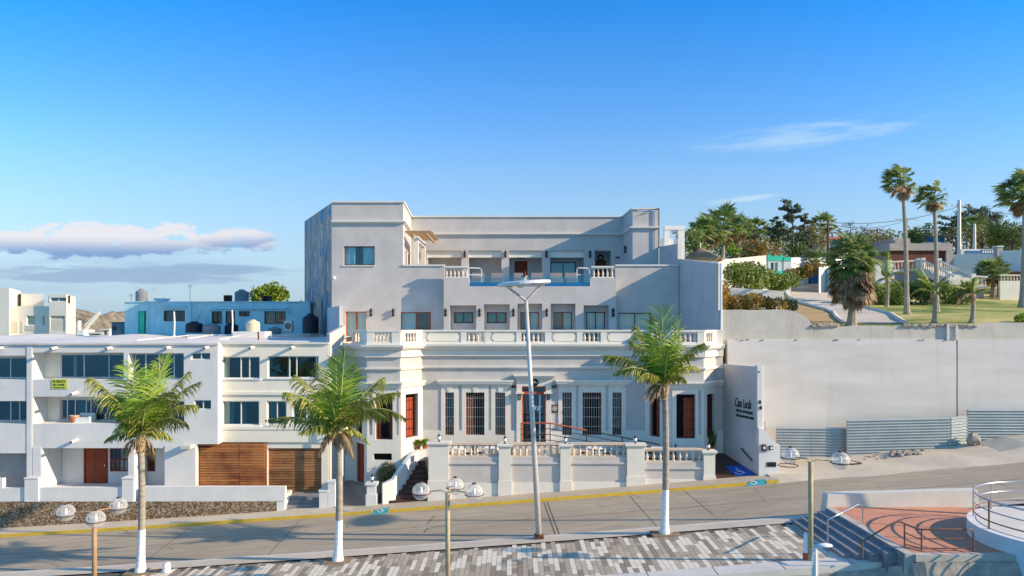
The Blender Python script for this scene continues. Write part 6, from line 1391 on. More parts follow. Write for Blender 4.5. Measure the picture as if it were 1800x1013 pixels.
def coconut(label, cat, pxb, Z, ycrown, xcrown, fronds, seed, painty=None, rb=.19, rt=.125, group=None, L0=1.02, base=None, dead=4, dead_s=1.0, wind=V((-.15, 0, 0))):
    r = random.Random(seed); bz = V(base) if base else V((X(pxb, Z), Z, G(X(pxb, Z)) + .1)); top = P(xcrown, ycrown, Z)
    t = thing('palm_tree', label, cat, bz, group); n = 46; pts = []; rs = []
    for i in range(n + 1):
        s = i / n; p = bz.lerp(top, s) + V((math.sin(s * 3.0) * .06, 0, 0)); pts.append(p); rr = lerp(rb * .78, rt, s) + (rb * .5) * math.exp(-s * 16); rs.append(rr * (1 + .05 * (i % 2)))
    if painty is not None:
        k = max(2, int(n * painty)); g = MB(); g.tube(pts[:k + 1], [q * 1.01 for q in rs[:k + 1]], 14); part('painted_base', g, 'whitepaint', t, False)
        g = MB(); g.tube(pts[k:], rs[k:], 14); part('trunk', g, 'trunk', t, False)
    else: g = MB(); g.tube(pts, rs, 10); part('trunk', g, 'trunk', t, False)
    g = MB(); sc = rt / .16
    for k in range(int(46)):
        a = r.uniform(0, 6.28); z0 = r.uniform(-.65, .25) * sc; ro = (.16 + .1 * r.random()) * sc; L = r.uniform(.2, .5) * sc
        p = top + V((math.cos(a) * ro * .7, math.sin(a) * ro * .7, z0)); q = p + V((math.cos(a) * L * .5, math.sin(a) * L * .5, L * r.uniform(-.5, .7))); tv = V((-math.sin(a), math.cos(a), 0)) * .07 * sc
        g.add([p - tv, p + tv, q + tv * .4, q - tv * .4], [(0, 1, 2, 3)])
    g.lathe([(rt * .95, -.7 * sc), (rt * 1.5, -.3 * sc), (rt * 1.7, 0), (rt * .9, .35 * sc), (.02, .5 * sc)], top, 10); part('crown_fibre', g, 'fibre', t)
    for k, f in enumerate(fronds):
        tx, ty, dz, lift = f[:4]; mm = f[4] if len(f) > 4 else 'frond'; tip = P(tx, ty, Z + dz); s0 = top + V((0, 0, .1)) + (tip - top).normalized() * .1
        dist = (tip - s0).length; c = s0.lerp(tip, .45) + V((0, 0, lift * dist))
        g = MB(); rm = MB(); frond_mesh(g, rm, s0, c, tip, r, L0 * (.72 + .45 * r.random()) * min(1.1, max(.6, dist / 2.6)), f[5] if len(f) > 5 else 1.15, wind)
        fo = part('frond', g, mm, t); part('rachis', rm, 'rachis', fo)
    return t
SG = 'palms along the sea front pavement'
fA = [(161, 665, -.5, .22), (186, 775, .6, .32), (195, 700, 1.2, .2, 'frond', .4), (228, 640, .8, .05, 'frond2', .3), (293, 626, -.6, .06, 'frond2', .25), (256, 655, 1.0, .0, 'frond2', .25), (350, 672, -.3, .22), (330, 655, 1.4, .16), (326, 745, -.8, .42), (345, 712, .9, .36), (300, 690, -1.8, .3), (215, 738, -1.3, .4), (300, 770, 1.4, .4), (206, 760, 1.4, .4), (262, 705, -2.0, .22, 'frond2', .4), (270, 640, 2.0, .05)]
fA += [(222, 800, -.6, .5, 'fandead', .9), (268, 806, .5, .5, 'fandead', .9)]
coconut('bare trunked coconut palm with white painted foot, leftmost of the street palms', 'palm tree', 247, 30.8, 775, 247, fA, 1, .33, group=SG)
fB = [(470, 738, .4, .22), (502, 690, -.8, .3), (520, 660, .9, .22), (560, 640, 1.4, .1), (606, 617, -.5, .0, 'frond2', .15), (590, 630, .9, .02, 'frond2', .2), (625, 645, 1.2, .06, 'frond2', .25), (672, 665, 1.4, .2), (700, 690, .5, .32), (712, 735, -.6, .46), (678, 735, -1.6, .42), (648, 780, 1.2, .45), (530, 760, -1.4, .3), (545, 740, 1.6, .3), (640, 705, -1.9, .3), (575, 690, -1.9, .18, 'frond2', .4), (520, 705, 1.8, .3)]
fB += [(562, 800, -.5, .5, 'fandead', .9), (622, 806, -.6, .5, 'fandead', .9), (610, 800, .8, .5, 'fandead', .9)]
coconut('coconut palm with white painted foot in front of the gap between apartments and hotel', 'palm tree', 594, 30.5, 765, 594, fB, 2, .33, group=SG, wind=V((-.1, 0, 0)))
fC = [(1066, 625, .2, .28), (1083, 655, -.9, .38), (1110, 600, .9, .22), (1120, 575, 1.4, .12), (1163, 542, -.4, .0, 'frond2', .15), (1196, 564, -.3, .02, 'frond2', .2), (1140, 590, -.9, .12, 'frond2', .3), (1236, 604, .2, .3), (1215, 622, -1.0, .36), (1232, 650, .9, .44), (1120, 655, 1.0, .4, 'frond', .8), (1120, 668, -1.2, .42), (1190, 590, 1.8, .08), (1175, 610, -1.8, .16, 'frond2', .4), (1150, 560, 1.5, .05), (1205, 670, -1.4, .4)]
fC += [(1142, 700, -.4, .5, 'fandead', .9), (1132, 662, .9, .5, 'fandead', .9)]
coconut('slender coconut palm with white painted foot, rightmost of the street palms', 'palm tree', 1168, 30.9, 682, 1168, fC, 3, .32, group=SG, rb=.18, rt=.12)
g = MB()
for xx, Z in ((247, 30.8), (594, 30.5), (1168, 30.9)):
    x = X(xx, Z); g.box(x - .55, x + .55, Z - .42, Z + .42, G(x) - .2, G(x) + .135)
struct('tree_pit', g, 'soil')
# fan palms
def fan_palm(label, px, ybase, Z, ycrown, xcrown, size, seed, nfan=30, skirt=14, group=None, wind=(0, 0, 0), rt=.16, base=None, skirtlen=1.0, mm='fan', skirtdown=0, droopy=0):
    r = random.Random(seed); b = V(base) if base else V((X(px, Z), Z, H(ybase, Z))); top = P(xcrown, ycrown, Z); t = thing('fan_palm', label, 'palm tree', b, group); wind = V(wind)
    g = MB(); n = 24; pts = [b.lerp(top, i / n) + V((math.sin(i / n * 2.6) * .12, 0, 0)) for i in range(n + 1)]; g.tube(pts, [lerp(rt * 1.25, rt * .8, i / n) * (1 + .04 * (i % 2)) + rt * .8 * math.exp(-i * .9) for i in range(n + 1)], 9); part('trunk', g, 'trunk', t, False)
    def fan(mb, p0, d, L, R_, droop):
        d = d.normalized(); p1 = p0 + d * L; mb.tube([p0, p1], .02 * size, 4, False); sd = d.cross(V((0, 0, 1)))
        sd = sd.normalized() if sd.length > .1 else V((1, 0, 0)); nrm = sd.cross(d); tw = r.uniform(-.6, .6); s2 = (sd * math.cos(tw) + nrm * math.sin(tw))
        k = 13
        for i in range(k):
            a = lerp(-1.35, 1.35, i / (k - 1)); e = (d * math.cos(a) + s2 * math.sin(a)); LL = R_ * (1 - .18 * abs(a) / 1.35) * r.uniform(.9, 1.1); w = s2 * math.cos(a) - d * math.sin(a); w = w * R_ * .085
            m1 = p1 + e * LL * .55; e2 = (e + V((0, 0, -1)) * droop * r.uniform(.5, 1.4) + wind).normalized(); m2 = m1 + e2 * LL * .5
            mb.add([p1, m1 - w, m2, m1 + w], [(0, 1, 2, 3)])
    g = MB()
    for k in range(nfan):
        a = k * 2.4 + r.uniform(-.3, .3); el = lerp(1.35, -.35 - droopy, (k / nfan) ** .8); d = V((math.cos(a) * math.cos(el), math.sin(a) * math.cos(el), math.sin(el))) + wind * .6
        fan(g, top, d, size * r.uniform(.45, .7), size * r.uniform(.45, .6), .5)
    part('crown', g, mm, t)
    if skirt:
        g = MB()
        for k in range(skirt):
            a = r.uniform(0, 6.28); el = r.uniform(-1.35, -.5); d = V((math.cos(a) * math.cos(el), math.sin(a) * math.cos(el), math.sin(el))) + wind * .25
            fan(g, top - V((0, 0, r.random() * skirtdown)), d, size * r.uniform(.3, .55) * skirtlen, size * r.uniform(.35, .5) * skirtlen, 1.0)
        part('dead_skirt', g, 'fandead', t)
    return t
def tb(px, y, z0=44.3): return tray(px, y, z0)
b = tb(1594, 553); fan_palm('tall thin fan palm, left one of the two tallest on the lawn', 0, 0, b.y, 322, 1585, 1.6, 21, 30, 12, wind=(-.8, 0, -.15), rt=.15, base=b, skirtlen=1.1)
b2 = tb(1646, 549); fan_palm('tall thin fan palm, right one of the two tallest on the lawn', 0, 0, b2.y, 349, 1640, 1.5, 22, 30, 12, wind=(-.75, 0, -.15), rt=.15, base=b2, skirtlen=1.1)
b = tb(1797, 541); fan_palm('big fan palm cut by the right edge of the picture', 0, 0, b.y, 345, 1800, 2.4, 23, 38, 14, wind=(-.5, 0, -.1), rt=.22, base=b, skirtlen=1.0)
b = V((X(1496, 46), 46, zt_(X(1496, 46), 46) - .1)); fan_palm('stout fan palm with a huge dead brown skirt beside the driveway', 0, 0, 46, 456, 1498, 1.7, 24, 60, 130, rt=.22, base=b, skirtlen=1.25, skirtdown=1.6, mm='fan', droopy=.5)
for k, (px, yb, ycr, xcr, sz, lab) in enumerate(((1745, 524, 481, 1744, 1.4, 'short round fan palm on the lawn before the white wall'), )):
    b = tb(px, yb); fan_palm(lab, 0, 0, b.y, ycr, xcr, 1.9, 30 + k, 44, 6, rt=.25, base=b)
def small_coco(label, px, yb, Zh, ycr, xcr, fr, seed):
    b = tb(px, yb); coconut(label, 'palm tree', 0, b.y, ycr, xcr, fr, seed, None, rb=.18, rt=.11, base=b, L0=.6, group='young coconut palms on the lawn')
small_coco('young coconut palm with upright fronds right of the stout skirted palm', 1559, 540, 0, 492, 1560, [(1561, 440, 0, 0, 'frond2', .15), (1545, 462, .4, .15), (1535, 500, .2, .4), (1583, 505, .3, .45), (1572, 470, -.3, .1), (1550, 475, -.6, .2), (1590, 478, 0, .3)], 41)
small_coco('young coconut palm between the two tall fan palms and the wall edge', 1642, 568, 0, 518, 1641, [(1603, 470, 0, .15, 'frond2', .3), (1598, 500, .3, .3), (1620, 472, .5, .05, 'frond2', .2), (1660, 488, 0, .2), (1612, 490, -.5, .3, 'frond2'), (1655, 520, .3, .5), (1600, 520, -.2, .5, 'frond', .8)], 42)
small_coco('young coconut palm with an orange dead frond at the wall edge', 1708, 568, 0, 520, 1710, [(1668, 505, 0, .3), (1672, 525, .3, .5, 'fandead', .8), (1690, 492, .4, .15, 'frond2'), (1715, 488, 0, .05, 'frond2', .2), (1736, 510, 0, .4), (1680, 540, -.3, .5, 'fandead', .9), (1700, 495, -.5, .1)], 43)
# background fan palms
for k, (px, yb, Z, ycr, sz, lab, sk) in enumerate(((1270, 455, 92, 400, 2.9, 'tallest fan palm rising behind the thatched hut', 26), (1243, 455, 88, 412, 2.4, 'fan palm just left of the tallest one behind the thatched hut', 20), (1297, 455, 95, 406, 2.1, 'fan palm just right of the tallest one behind the thatched hut', 16), (1326, 440, 105, 407, 2.2, 'smaller fan palm above the orange shrub', 10), (1447, 440, 112, 396, 2.2, 'fan palm beside the dark utility pole', 12), (1434, 490, 86, 460, 1.6, 'short shaggy palm at the top of the driveway', 14), (1712, 440, 112, 398, 2.0, 'distant fan palm behind the pale concrete post', 4))):
    fan_palm(lab, px, yb, Z, ycr, px, sz, 50 + k, 30, sk, rt=.2, skirtlen=.9, group='fan palms behind the hillside houses')
bs = bushy
bs('tree', 'dense olive green tree behind the white rooftop frame', 'tree', 1222, 462, 84, 52, 62, 'leafmid', 60, .4, .8)
bs('tree', 'dark leafy tree behind the fan palms at the left of the hill', 'tree', 1300, 462, 106, 90, 48, 'leafdark', 61, .5, .8)
bs('flowering_shrub', 'large rusty orange shrub left of the teal trimmed house', 'shrub', 1327, 465, 84, 66, 50, 'leaforange', 62, .35, 1, trunk=False)
bs('tree', 'olive green tree right of the tall sparse pine', 'tree', 1424, 455, 104, 66, 60, 'leafolive', 63, .45, .9)
bs('tree', 'mid green tree left of the tall sparse pine', 'tree', 1362, 455, 108, 50, 72, 'leafmid', 64, .45, .7)
bs('tree', 'dark low tree between the teal trimmed house and the utility pole', 'tree', 1408, 462, 100, 60, 34, 'leafdark', 65, .45, .7)
bs('tree', 'yellow green bush behind the thatched hut roof', 'tree', 1288, 462, 80, 30, 36, 'leafbright', 66, .3, .7)
bs('tree', 'grey brown scrub tree right of the red roofed house', 'tree', 1520, 452, 118, 80, 44, 'leafolive', 67, .5, .45)
bs('tree', 'pale brown scrub tree above the brown walled house', 'tree', 1548, 440, 125, 60, 30, 'leafolive', 68, .5, .5)
bs('tree', 'dark round tree above the grey fascia of the brown house', 'tree', 1614, 440, 118, 40, 40, 'leafdark', 69, .45, .8)
bs('tree', 'bright green tree beside the blue roof sign', 'tree', 1605, 432, 125, 44, 30, 'leafmid', 70, .45, .7)
bs('tree', 'small dark cypress like tree between the tall fan palms', 'tree', 1632, 430, 125, 22, 44, 'leafdark', 71, .4, .9)
bs('tree', 'brown grey thicket behind the concrete utility pole', 'tree', 1680, 450, 118, 70, 56, 'leafolive', 72, .5, .6)
bs('tree', 'russet thicket right of the concrete utility pole', 'tree', 1725, 448, 116, 60, 56, 'leafolive', 73, .5, .6)
bs('tree', 'large dark green tree mass at the right edge of the ridge', 'tree', 1778, 445, 110, 90, 52, 'leafdark', 74, .5, .9)
bs('tree', 'bright green tree just left of the cut off fan palm', 'tree', 1752, 448, 112, 40, 50, 'leafmid', 75, .45, .8)
bs('tree', 'rounded glossy tree behind the blue roof left of the mural', 'tree', 481, 560, 68, 66, 60, 'leafbright', 76, .26, 2, lobes=12)
bs('tree', 'small dry treetop touching the mural wall behind the blue roof', 'tree', 528, 560, 74, 16, 40, 'leafolive', 77, .3, .7)
# sparse needle trees
def sparse(label, px, yb, Z, ytop, wpx, seed, m='leafgrey', nb=16, group=None, leafn=60, flat=False, leaf=.4):
    r = random.Random(seed); b = V((X(px, Z), Z, H(yb, Z))); top = P(px + r.uniform(-4, 4), ytop, Z); t = thing('pine_tree' if m else 'bare_tree', label, 'tree', b, group); h = top.z - b.z; w = wpx / F * Z / 2; g = MB(); c = MB()
    g.tube([b, b.lerp(top, .5) + V((.03 * h, 0, 0)), top], [.022 * h, .014 * h, .005 * h], 6)
    for k in range(nb):
        s = r.uniform(.3, .98) if not flat else r.uniform(.5, .95); p = b.lerp(top, s); a = r.uniform(0, 6.28); L = w * (1.05 - .6 * s if not flat else r.uniform(.5, 1)) * r.uniform(.6, 1.1); q = p + V((math.cos(a) * L, math.sin(a) * L * .7, L * r.uniform(.15, .6))); g.tube([p, p.lerp(q, .5) + V((0, 0, -.05 * L)), q], [.008 * h, .005 * h, .002 * h], 4)
        for s2 in (.55, .8, 1.0):
            e = p.lerp(q, s2)
            if m: leaves(c, [(e, w * r.uniform(.10, .2), (1.4, 1.4, .55))], leafn, .26, r)
            for _ in range(2 if m else 5): e2 = e + V((r.uniform(-1, 1), r.uniform(-1, 1), r.uniform(.1, 1.2))) * w * .22; g.tube([e, e2], [.003 * h, .0015 * h], 3, False)
    part('trunk', g, 'bark', t)
    if m: part('crown', c, m, t)
sparse('tall sparse pine above the teal trimmed house', 1392, 460, 100, 352, 58, 80, nb=26, leafn=46)
sparse('shorter sparse pine just right of the tallest pine', 1413, 455, 101, 374, 34, 81, nb=16, leafn=40)
sparse('sparse pine leaning left of the tall pine', 1368, 455, 102, 384, 50, 82, nb=18, leafn=44)
sparse('flat topped pine left of the concrete utility pole', 1672, 450, 116, 378, 50, 83, nb=16, flat=True, leafn=44)
sparse('flat topped pine just right of the concrete utility pole', 1706, 450, 118, 368, 60, 84, nb=20, flat=True, leafn=50)
sparse('wide flat topped pine further right along the ridge', 1742, 448, 120, 368, 66, 85, nb=22, flat=True, leafn=44)
sparse('leafless tree with reaching branches right of the red roof', 1492, 450, 110, 390, 44, 86, m=None, nb=18)
sparse('small leafless tree above the scrub', 1523, 448, 114, 398, 40, 87, m=None, nb=16)
sparse('thin leafless tree left of the first tall fan palm', 1548, 440, 120, 402, 30, 88, m=None, nb=12)
# far wood along the ridge, one mass
g = MB(); r = random.Random(33)
for k in range(150):
    px = r.uniform(1205, 1900); Z = r.uniform(122, 145); yt = r.uniform(418, 436) - (8 if px > 1690 else 0); c = P(px, yt, Z); rad = r.uniform(1.3, 2.6)
    leaves(g, [(c, rad, (1.2, 1.2, 1)), (c - V((0, 0, rad * 1.2)), rad * 1.1, (1.2, 1.2, 1))], 150, .5, r, .5)
struct('wood', g, 'leafolive', kind='stuff')
# hedges and shrubs on the slope
def hedge(name, label, pts, m, seed, hh, leaf=.16, n=4200, rad=.8, cat='hedge'):
    r = random.Random(seed); P_ = [V(p) for p in pts]; t = thing(name, label, cat, P_[0]); g = MB(); bl = []; tot = 0
    for a, b_ in zip(P_, P_[1:]):
        k = max(2, int((b_ - a).length / (rad * .55)))
        for i in range(k): q = a.lerp(b_, (i + r.random()) / k); bl.append(((q.x, q.y + r.uniform(-.3, .3) * rad, q.z + hh * r.uniform(.3, .7)), rad * r.uniform(.55, .95), (1, 1, hh / rad * .62)))
    leaves(g, bl, n, leaf, r, .3); part('foliage', g, m, t); g = MB()
    for c, q, s in bl[::2]: g.tube([(c[0], c[1], c[2] - hh * .6), (c[0] + .1, c[1], c[2])], .03, 4)
    part('stem', g, 'bark', t)
hedge('hedge', 'dry orange brown hedge along the top of the stained retaining wall', [P(1272, 546, 46.2), P(1300, 546, 46.2), P(1372, 546, 46.2)], 'leaforange', 90, .95, .14, 5500, .75)
hedge('shrub', 'olive green bush at the right end of the orange hedge', [P(1380, 548, 46.6), P(1392, 550, 46.8)], 'leafolive', 91, .8, .13, 1200, .6, 'shrub')
hedge('shrub', 'dark rusty climber against the side of the hotel wall end', [P(1268, 547, 45.3), P(1272, 520, 46)], 'leaforange', 92, 1.0, .13, 1400, .5, 'shrub')
wr = MB(); Zw = 49.0; wr.hexa([(X(1275, Zw), Zw, 8.5), (X(1378, Zw), Zw, 8.5), (X(1378, Zw), Zw + .25, 8.5), (X(1275, Zw), Zw + .25, 8.5)], [(X(1275, Zw), Zw, H(505, Zw)), (X(1378, Zw), Zw, H(512, Zw)), (X(1378, Zw), Zw + .25, H(512, Zw)), (X(1275, Zw), Zw + .25, H(505, Zw))]); solo('garden_wall', wr, 'white', 'low white garden wall between the orange hedge and the green bushes', 'wall', (X(1325, Zw), Zw, 10))
for k, (xa, ya, xb, yb, hh, m, n, lab) in enumerate(((1290, 508, 1345, 508, 1.7, 'leafmid', 4500, 'tall green bush mass behind the white garden wall, left part'), (1345, 509, 1400, 506, 1.2, 'leafmid', 3600, 'green bush mass behind the white garden wall, right part by the driveway'), (1285, 490, 1330, 484, 1.2, 'leafolive', 2200, 'olive bush below the old grey wall'), (1382, 494, 1420, 488, 1.2, 'leaforange', 2400, 'rusty bush at the top left of the driveway'), (1415, 484, 1442, 482, 1.2, 'leaforange', 1500, 'small rusty bush under the short shaggy palm'))):
    Za = 52 + k * 4 if k < 2 else (62 if k == 2 else 80); hedge('shrub', lab, [P(xa, ya, Za), P(xb, yb, Za + 2)], m, 100 + k, hh, .2 if k < 3 else .28, n, .9, 'shrub')
for k, (xa, ya, xb, yb, hh, m, n, lab) in enumerate(((1524, 535, 1585, 537, 1.5, 'leafmid', 4600, 'rounded green hedge right of the driveway bend'), (1585, 534, 1640, 538, 1.7, 'leafdark', 4200, 'dark green hedge behind the first tall fan palm'), (1650, 535, 1708, 536, 1.8, 'leafmid', 4200, 'leafy hedge between the right tall fan palm and the young palm'), (1545, 520, 1600, 516, 1.2, 'leafbright', 2000, 'light green shrubs above the rounded hedge'), (1655, 508, 1700, 512, 1.3, 'leafmid', 2200, 'grey green shrub below the stone staircase'), (1755, 516, 1800, 516, 1.1, 'leafdark', 2600, 'dark shrubs right of the short round fan palm'), (1755, 524, 1780, 523, .5, 'leafmid', 700, 'low plants at the edge of the shaded lawn'))):
    a, b_ = tb(xa, ya), tb(xb, yb); hedge('hedge' if k < 3 else 'shrub', lab, [a, b_], m, 120 + k, hh * a.y / 60, .2, n, .9 * a.y / 60, 'hedge' if k < 3 else 'shrub')
g = MB(); r = random.Random(7); b = tb(1797, 572)
hedge('shrub', 'bright green plant cut by the right edge above the wall', [tb(1788, 570), tb(1815, 570)], 'leafbright', 140, .7, .16, 900, .5, 'shrub')
# potted plants by the hotel
def potplant(label, px, ypot, Z, m, rad, hh, seed, pot=True):
    r = random.Random(seed); b = P(px, ypot, Z); t = thing('potted_plant' if pot else 'shrub', label, 'plant', b); g = MB()
    for k in range(int(170)):
        a = r.uniform(0, 6.28); el = r.uniform(.2, 1.4); L = rad * r.uniform(.6, 1.2); d = V((math.cos(a) * math.cos(el), math.sin(a) * math.cos(el), math.sin(el) * hh / rad)); p = b + V((r.uniform(-.3, .3) * rad, r.uniform(-.2, .2) * rad, .22 if pot else .0)); m1 = p + d * L * .6; m2 = p + d * L + V((0, 0, -.2 * L)); w = V((-math.sin(a), math.cos(a), 0)) * .03
        g.add([p - w * .5, p + w * .5, m1 + w, m1 - w, m2], [(0, 1, 2, 3), (3, 2, 4)])
    part('foliage', g, m, t)
    if pot: g = MB(); g.lathe([(.14, 0), (.2, .3), (.22, .32), (.2, .34)], b - V((0, 0, .1)), 12); part('pot', g, 'terracotta', t)
    else: g = MB(); g.tube([b - V((0, 0, .4)), b + V((0, 0, .3))], .04, 5); part('stem', g, 'bark', t)
potplant('yellow green spiky plant in a terracotta pot at the head of the dark stairs', 748, 789, 43.0, 'leafbright', .55, .5, 150)
potplant('yellow green spiky plant on the stair parapet left of the terracotta pot', 731, 788, 43.0, 'leafbright', .55, .45, 151)
potplant('tall leafy potted plant behind the lower end pillar by the side ramp', 1251, 792, 42.4, 'leafdark', .4, 1.1, 152)
hedge('shrub', 'olive bush growing in the corner behind the curved stair parapet', [P(668, 852, 41.4), P(682, 846, 41.6)], 'leafolive', 153, 1.0, .12, 1500, .5, 'shrub')
for k, xx in enumerate((1000, 1010)): pass

# ================================================================== HILLSIDE BUILDINGS
# thatched hut
hut = thing('thatched_hut', 'brown palm thatched hut roof behind the top of the hotel side wall', 'hut', (X(1235, 64), 64, 12)); Z = 64
ap_ = P(1231, 435, Z); r = random.Random(5); g = MB(); n = 36; vs = [tuple(ap_)]
for i in range(n):
    a = 2 * math.pi * i / n; rr = 1.75; vs.append((X(1235, Z) + rr * math.cos(a) * (1 + r.uniform(-.03, .03)), Z + rr * math.sin(a), H(457, Z) + r.uniform(-.05, .05)))
for i in range(n): p = vs[1 + i]; vs.append((X(1235, Z) + (p[0] - X(1235, Z)) * .97, Z + (p[1] - Z) * .97, p[2] - .13))
g.add(vs, [(0, 1 + i, 1 + (i + 1) % n) for i in range(n)] + [(1 + i, 1 + n + i, 1 + n + (i + 1) % n, 1 + (i + 1) % n) for i in range(n)])
for k in range(900):
    a = r.uniform(0, 6.28); s = r.random() ** .6; p = V(ap_).lerp(V((X(1235, Z) + 1.78 * math.cos(a), Z + 1.78 * math.sin(a), H(457, Z))), s) + V((0, 0, .03)); q = p.lerp(V((X(1235, Z) + 1.9 * math.cos(a), Z + 1.9 * math.sin(a), H(459, Z))), .18) ; w = V((-math.sin(a), math.cos(a), 0)) * .05; g.add([p - w, p + w, q + w * .5 + V((0, 0, .03)), q - w * .5], [(0, 1, 2, 3)])
part('thatched_roof', g, 'thatch', hut); g = MB(); g.lathe([(.07, 0), (.05, .3), (.1, .32), (.02, .45)], ap_ - V((0, 0, .05)), 8); part('finial', g, 'white', hut); g = MB(); g.lathe([(1.45, -3), (1.45, 0)], (X(1235, Z), Z, H(459, Z)), 24); part('wall', g, 'cream', hut)
# white rooftop frame
rfm = thing('rooftop_frame', 'white open rooftop frame rising behind the right end of the hotel', 'rooftop structure', (X(1180, 60), 60, 12)); Z = 60
def zb(y, Z=60): return H(y, Z)
g = MB(); a, b_, c, d = X(1150, Z), X(1168, Z), X(1177, Z), X(1203.5, Z); g.box(b_, c, Z, Z + .5, 10, zb(404)); g.box(X(1192.5, Z), d, Z, Z + .5, 6, zb(404)); g.box(X(1168, Z), d + .05, Z - .04, Z + .55, zb(404), zb(397)); g.box(a, X(1168, Z) - .003, Z + 2.5, Z + 2.9, zb(404), zb(398)); g.box(d - .45, d, Z + .5, Z + 2.9, zb(404), zb(398)); part('posts', g, 'whitepaint', rfm)
g = MB(); g.box(a, X(1192.5, Z) - .003, Z + .1, Z + .4, 8, zb(420)); n = 14; pts = [(lerp(X(1173, Z), X(1191, Z), i / n), zb(420) + math.sin(math.pi * i / n) * .12) for i in range(n + 1)]
part('parapet', g, 'whitepaint', rfm); g = MB(); g.box(X(1157, Z), X(1167, Z), Z + 3, Z + 3.4, zb(411), zb(406)); part('beam', g, 'slat', rfm)
bs('potted_shrub', 'dark clipped potted shrub inside the white rooftop frame', 'plant', 1189, 421, 61, 6, 11, 'leafdark', 160, .12, 1, trunk=False, lobes=3)
# teal house
th = thing('teal_trimmed_house', 'small white house with teal scalloped parapet on the hill', 'house', (X(1366, 80), 80, 12)); Z = 80; fr = frontal(1345, 1376, Z); zz = lambda y: H(y, Z)
hh = [(fr.ux(1355), fr.ux(1360), zz(476), zz(462)), (fr.ux(1361.5), fr.ux(1367.5), zz(482), zz(461.5))]; g = MB(); wall(g, fr, fr.ux(1345), fr.L, 10, zz(458), hh, .3); g.box(X(1345, Z), X(1390, Z), Z + 2, Z + 6, 10, zz(457)); part('wall', g, 'white', th)
window(th, fr, *hh[0], w=.1, fm='brownhouse', gl='glassdark', n=1, room=1, rm='roomdark'); window(th, fr, *hh[1], w=.1, fm='whitepaint', gl='glassdark', n=2, room=1, rm='roomdark')
g = MB(); n = 40; vs = []
for i in range(n + 1): s = i / n; x = lerp(X(1348.5, Z), X(1378, Z), s); zt = zz(452) + .22 * abs(math.sin(s * 9)) + (.25 if s < .1 else 0); vs += [(x, Z - .05, zz(458.5)), (x, Z - .05, zt), (x, Z + .3, zt), (x, Z + .3, zz(458.5))]
g.add(vs, [(4 * i + q, 4 * i + 4 + q, 4 * i + 5 + q, 4 * i + 1 + q) for i in range(n) for q in (0, 1, 2)]); g.box(X(1378, Z) + .002, X(1390, Z), Z - .1, Z + 2, zz(459), zz(452.5)); g.box(X(1348.6, Z), X(1349.6, Z), Z - .08, Z - .001, zz(484), zz(459)); g.box(X(1355, Z), X(1372, Z), Z - .5, Z - .002, zz(483), zz(477)); part('teal_parapet', g, 'teal', th)
g = MB(); g.box(X(1377, Z), X(1390, Z), Z - .05, Z + .2, 9, zz(459) - .002); part('side_wall', g, 'white', th)
def simple_wall(label, x0, x1, yt0, yt1, Z0, Z1, m, th_=.3, zbase=6, name='garden_wall'):
    g = MB(); a = V((X(x0, Z0), Z0)); b_ = V((X(x1, Z1), Z1)); g.hexa([(a.x, a.y, zbase), (b_.x, b_.y, zbase), (b_.x, b_.y + th_, zbase), (a.x, a.y + th_, zbase)], [(a.x, a.y, H(yt0, Z0)), (b_.x, b_.y, H(yt1, Z1)), (b_.x, b_.y + th_, H(yt1, Z1)), (a.x, a.y + th_, H(yt0, Z0))]); return solo(name, g, m, label, 'wall', (a.x, a.y, zbase))
simple_wall('long old whitewashed wall behind the green bushes, ending at the teal trimmed house', 1264, 1347, 457, 449, 74, 78, 'bigwall')
simple_wall('white wall between the teal trimmed house and the stout palm', 1391, 1480, 453, 452, 84, 92, 'white')
simple_wall('pale wall beside the driveway head', 1440, 1500, 470, 462, 80, 88, 'white')
simple_wall('short white wall piece behind the young upright palm', 1540, 1572, 464, 463, 84, 84, 'white')
simple_wall('tall white boundary wall at the right with a step in its top', 1672, 1748, 447.5, 446.5, 92, 90, 'white')
simple_wall('white boundary wall section at the right edge behind the short round fan palm', 1760, 1860, 441, 437, 86, 84, 'white')
simple_wall('dark brown grey low wall behind the lawn shrubs at right', 1756, 1860, 477.5, 477.5, 84, 83, 'brownhouse', zbase=8)
t = thing('gate_pier', 'square pale pier between the two white boundary walls', 'pillar', (X(1754, 88), 88, 10)); g = MB(); g.box(X(1749, 88), X(1759, 88), 87.6, 88.3, 8, H(435, 88)); part('shaft', g, 'stonegrey', t); g = MB(); g.box(X(1748, 88), X(1760, 88), 87.5, 88.4, H(435, 88), H(433, 88)); part('cap', g, 'white', t)
t = thing('painted_sign_wall', 'long blue and pale painted sign on a roof behind the white boundary wall', 'sign', (X(1715, 96), 96, 12)); g = MB(); Z = 96; g.box(X(1690, Z), X(1755, Z), Z, Z + .3, 10, H(438, Z)); part('board', g, 'white', t); g = MB(); g.box(X(1696, Z), X(1722, Z), Z - .06, Z - .002, H(446, Z), H(441, Z)); g.box(X(1724, Z), X(1754, Z), Z - .06, Z - .002, H(446.5, Z), H(439, Z)); part('blue_panel', g, 'signblue', t)
g = MB()
for k in range(5): a = X(1726 + k * 4.2, Z); g.box(a, a + .2, Z - .1, Z - .061, H(445, Z), H(441, Z))
part('lettering_blocks', g, 'white', t)
t = thing('blue_roof_hoarding', 'blue hoarding with white base standing above the brown house', 'hoarding', (X(1650, 118), 118, 14)); Z = 118; g = MB(); g.box(X(1622, Z), X(1660, Z), Z, Z + .4, H(426, Z), H(415.5, Z)); part('panel', g, 'signblue', t); g = MB(); g.box(X(1620, Z), X(1664, Z), Z - .1, Z + 6, 12, H(426, Z) - .01); g.box(X(1620, Z), X(1622, Z) - .003, Z - .1, Z + .5, H(426, Z), H(414, Z)); part('base', g, 'white', t)
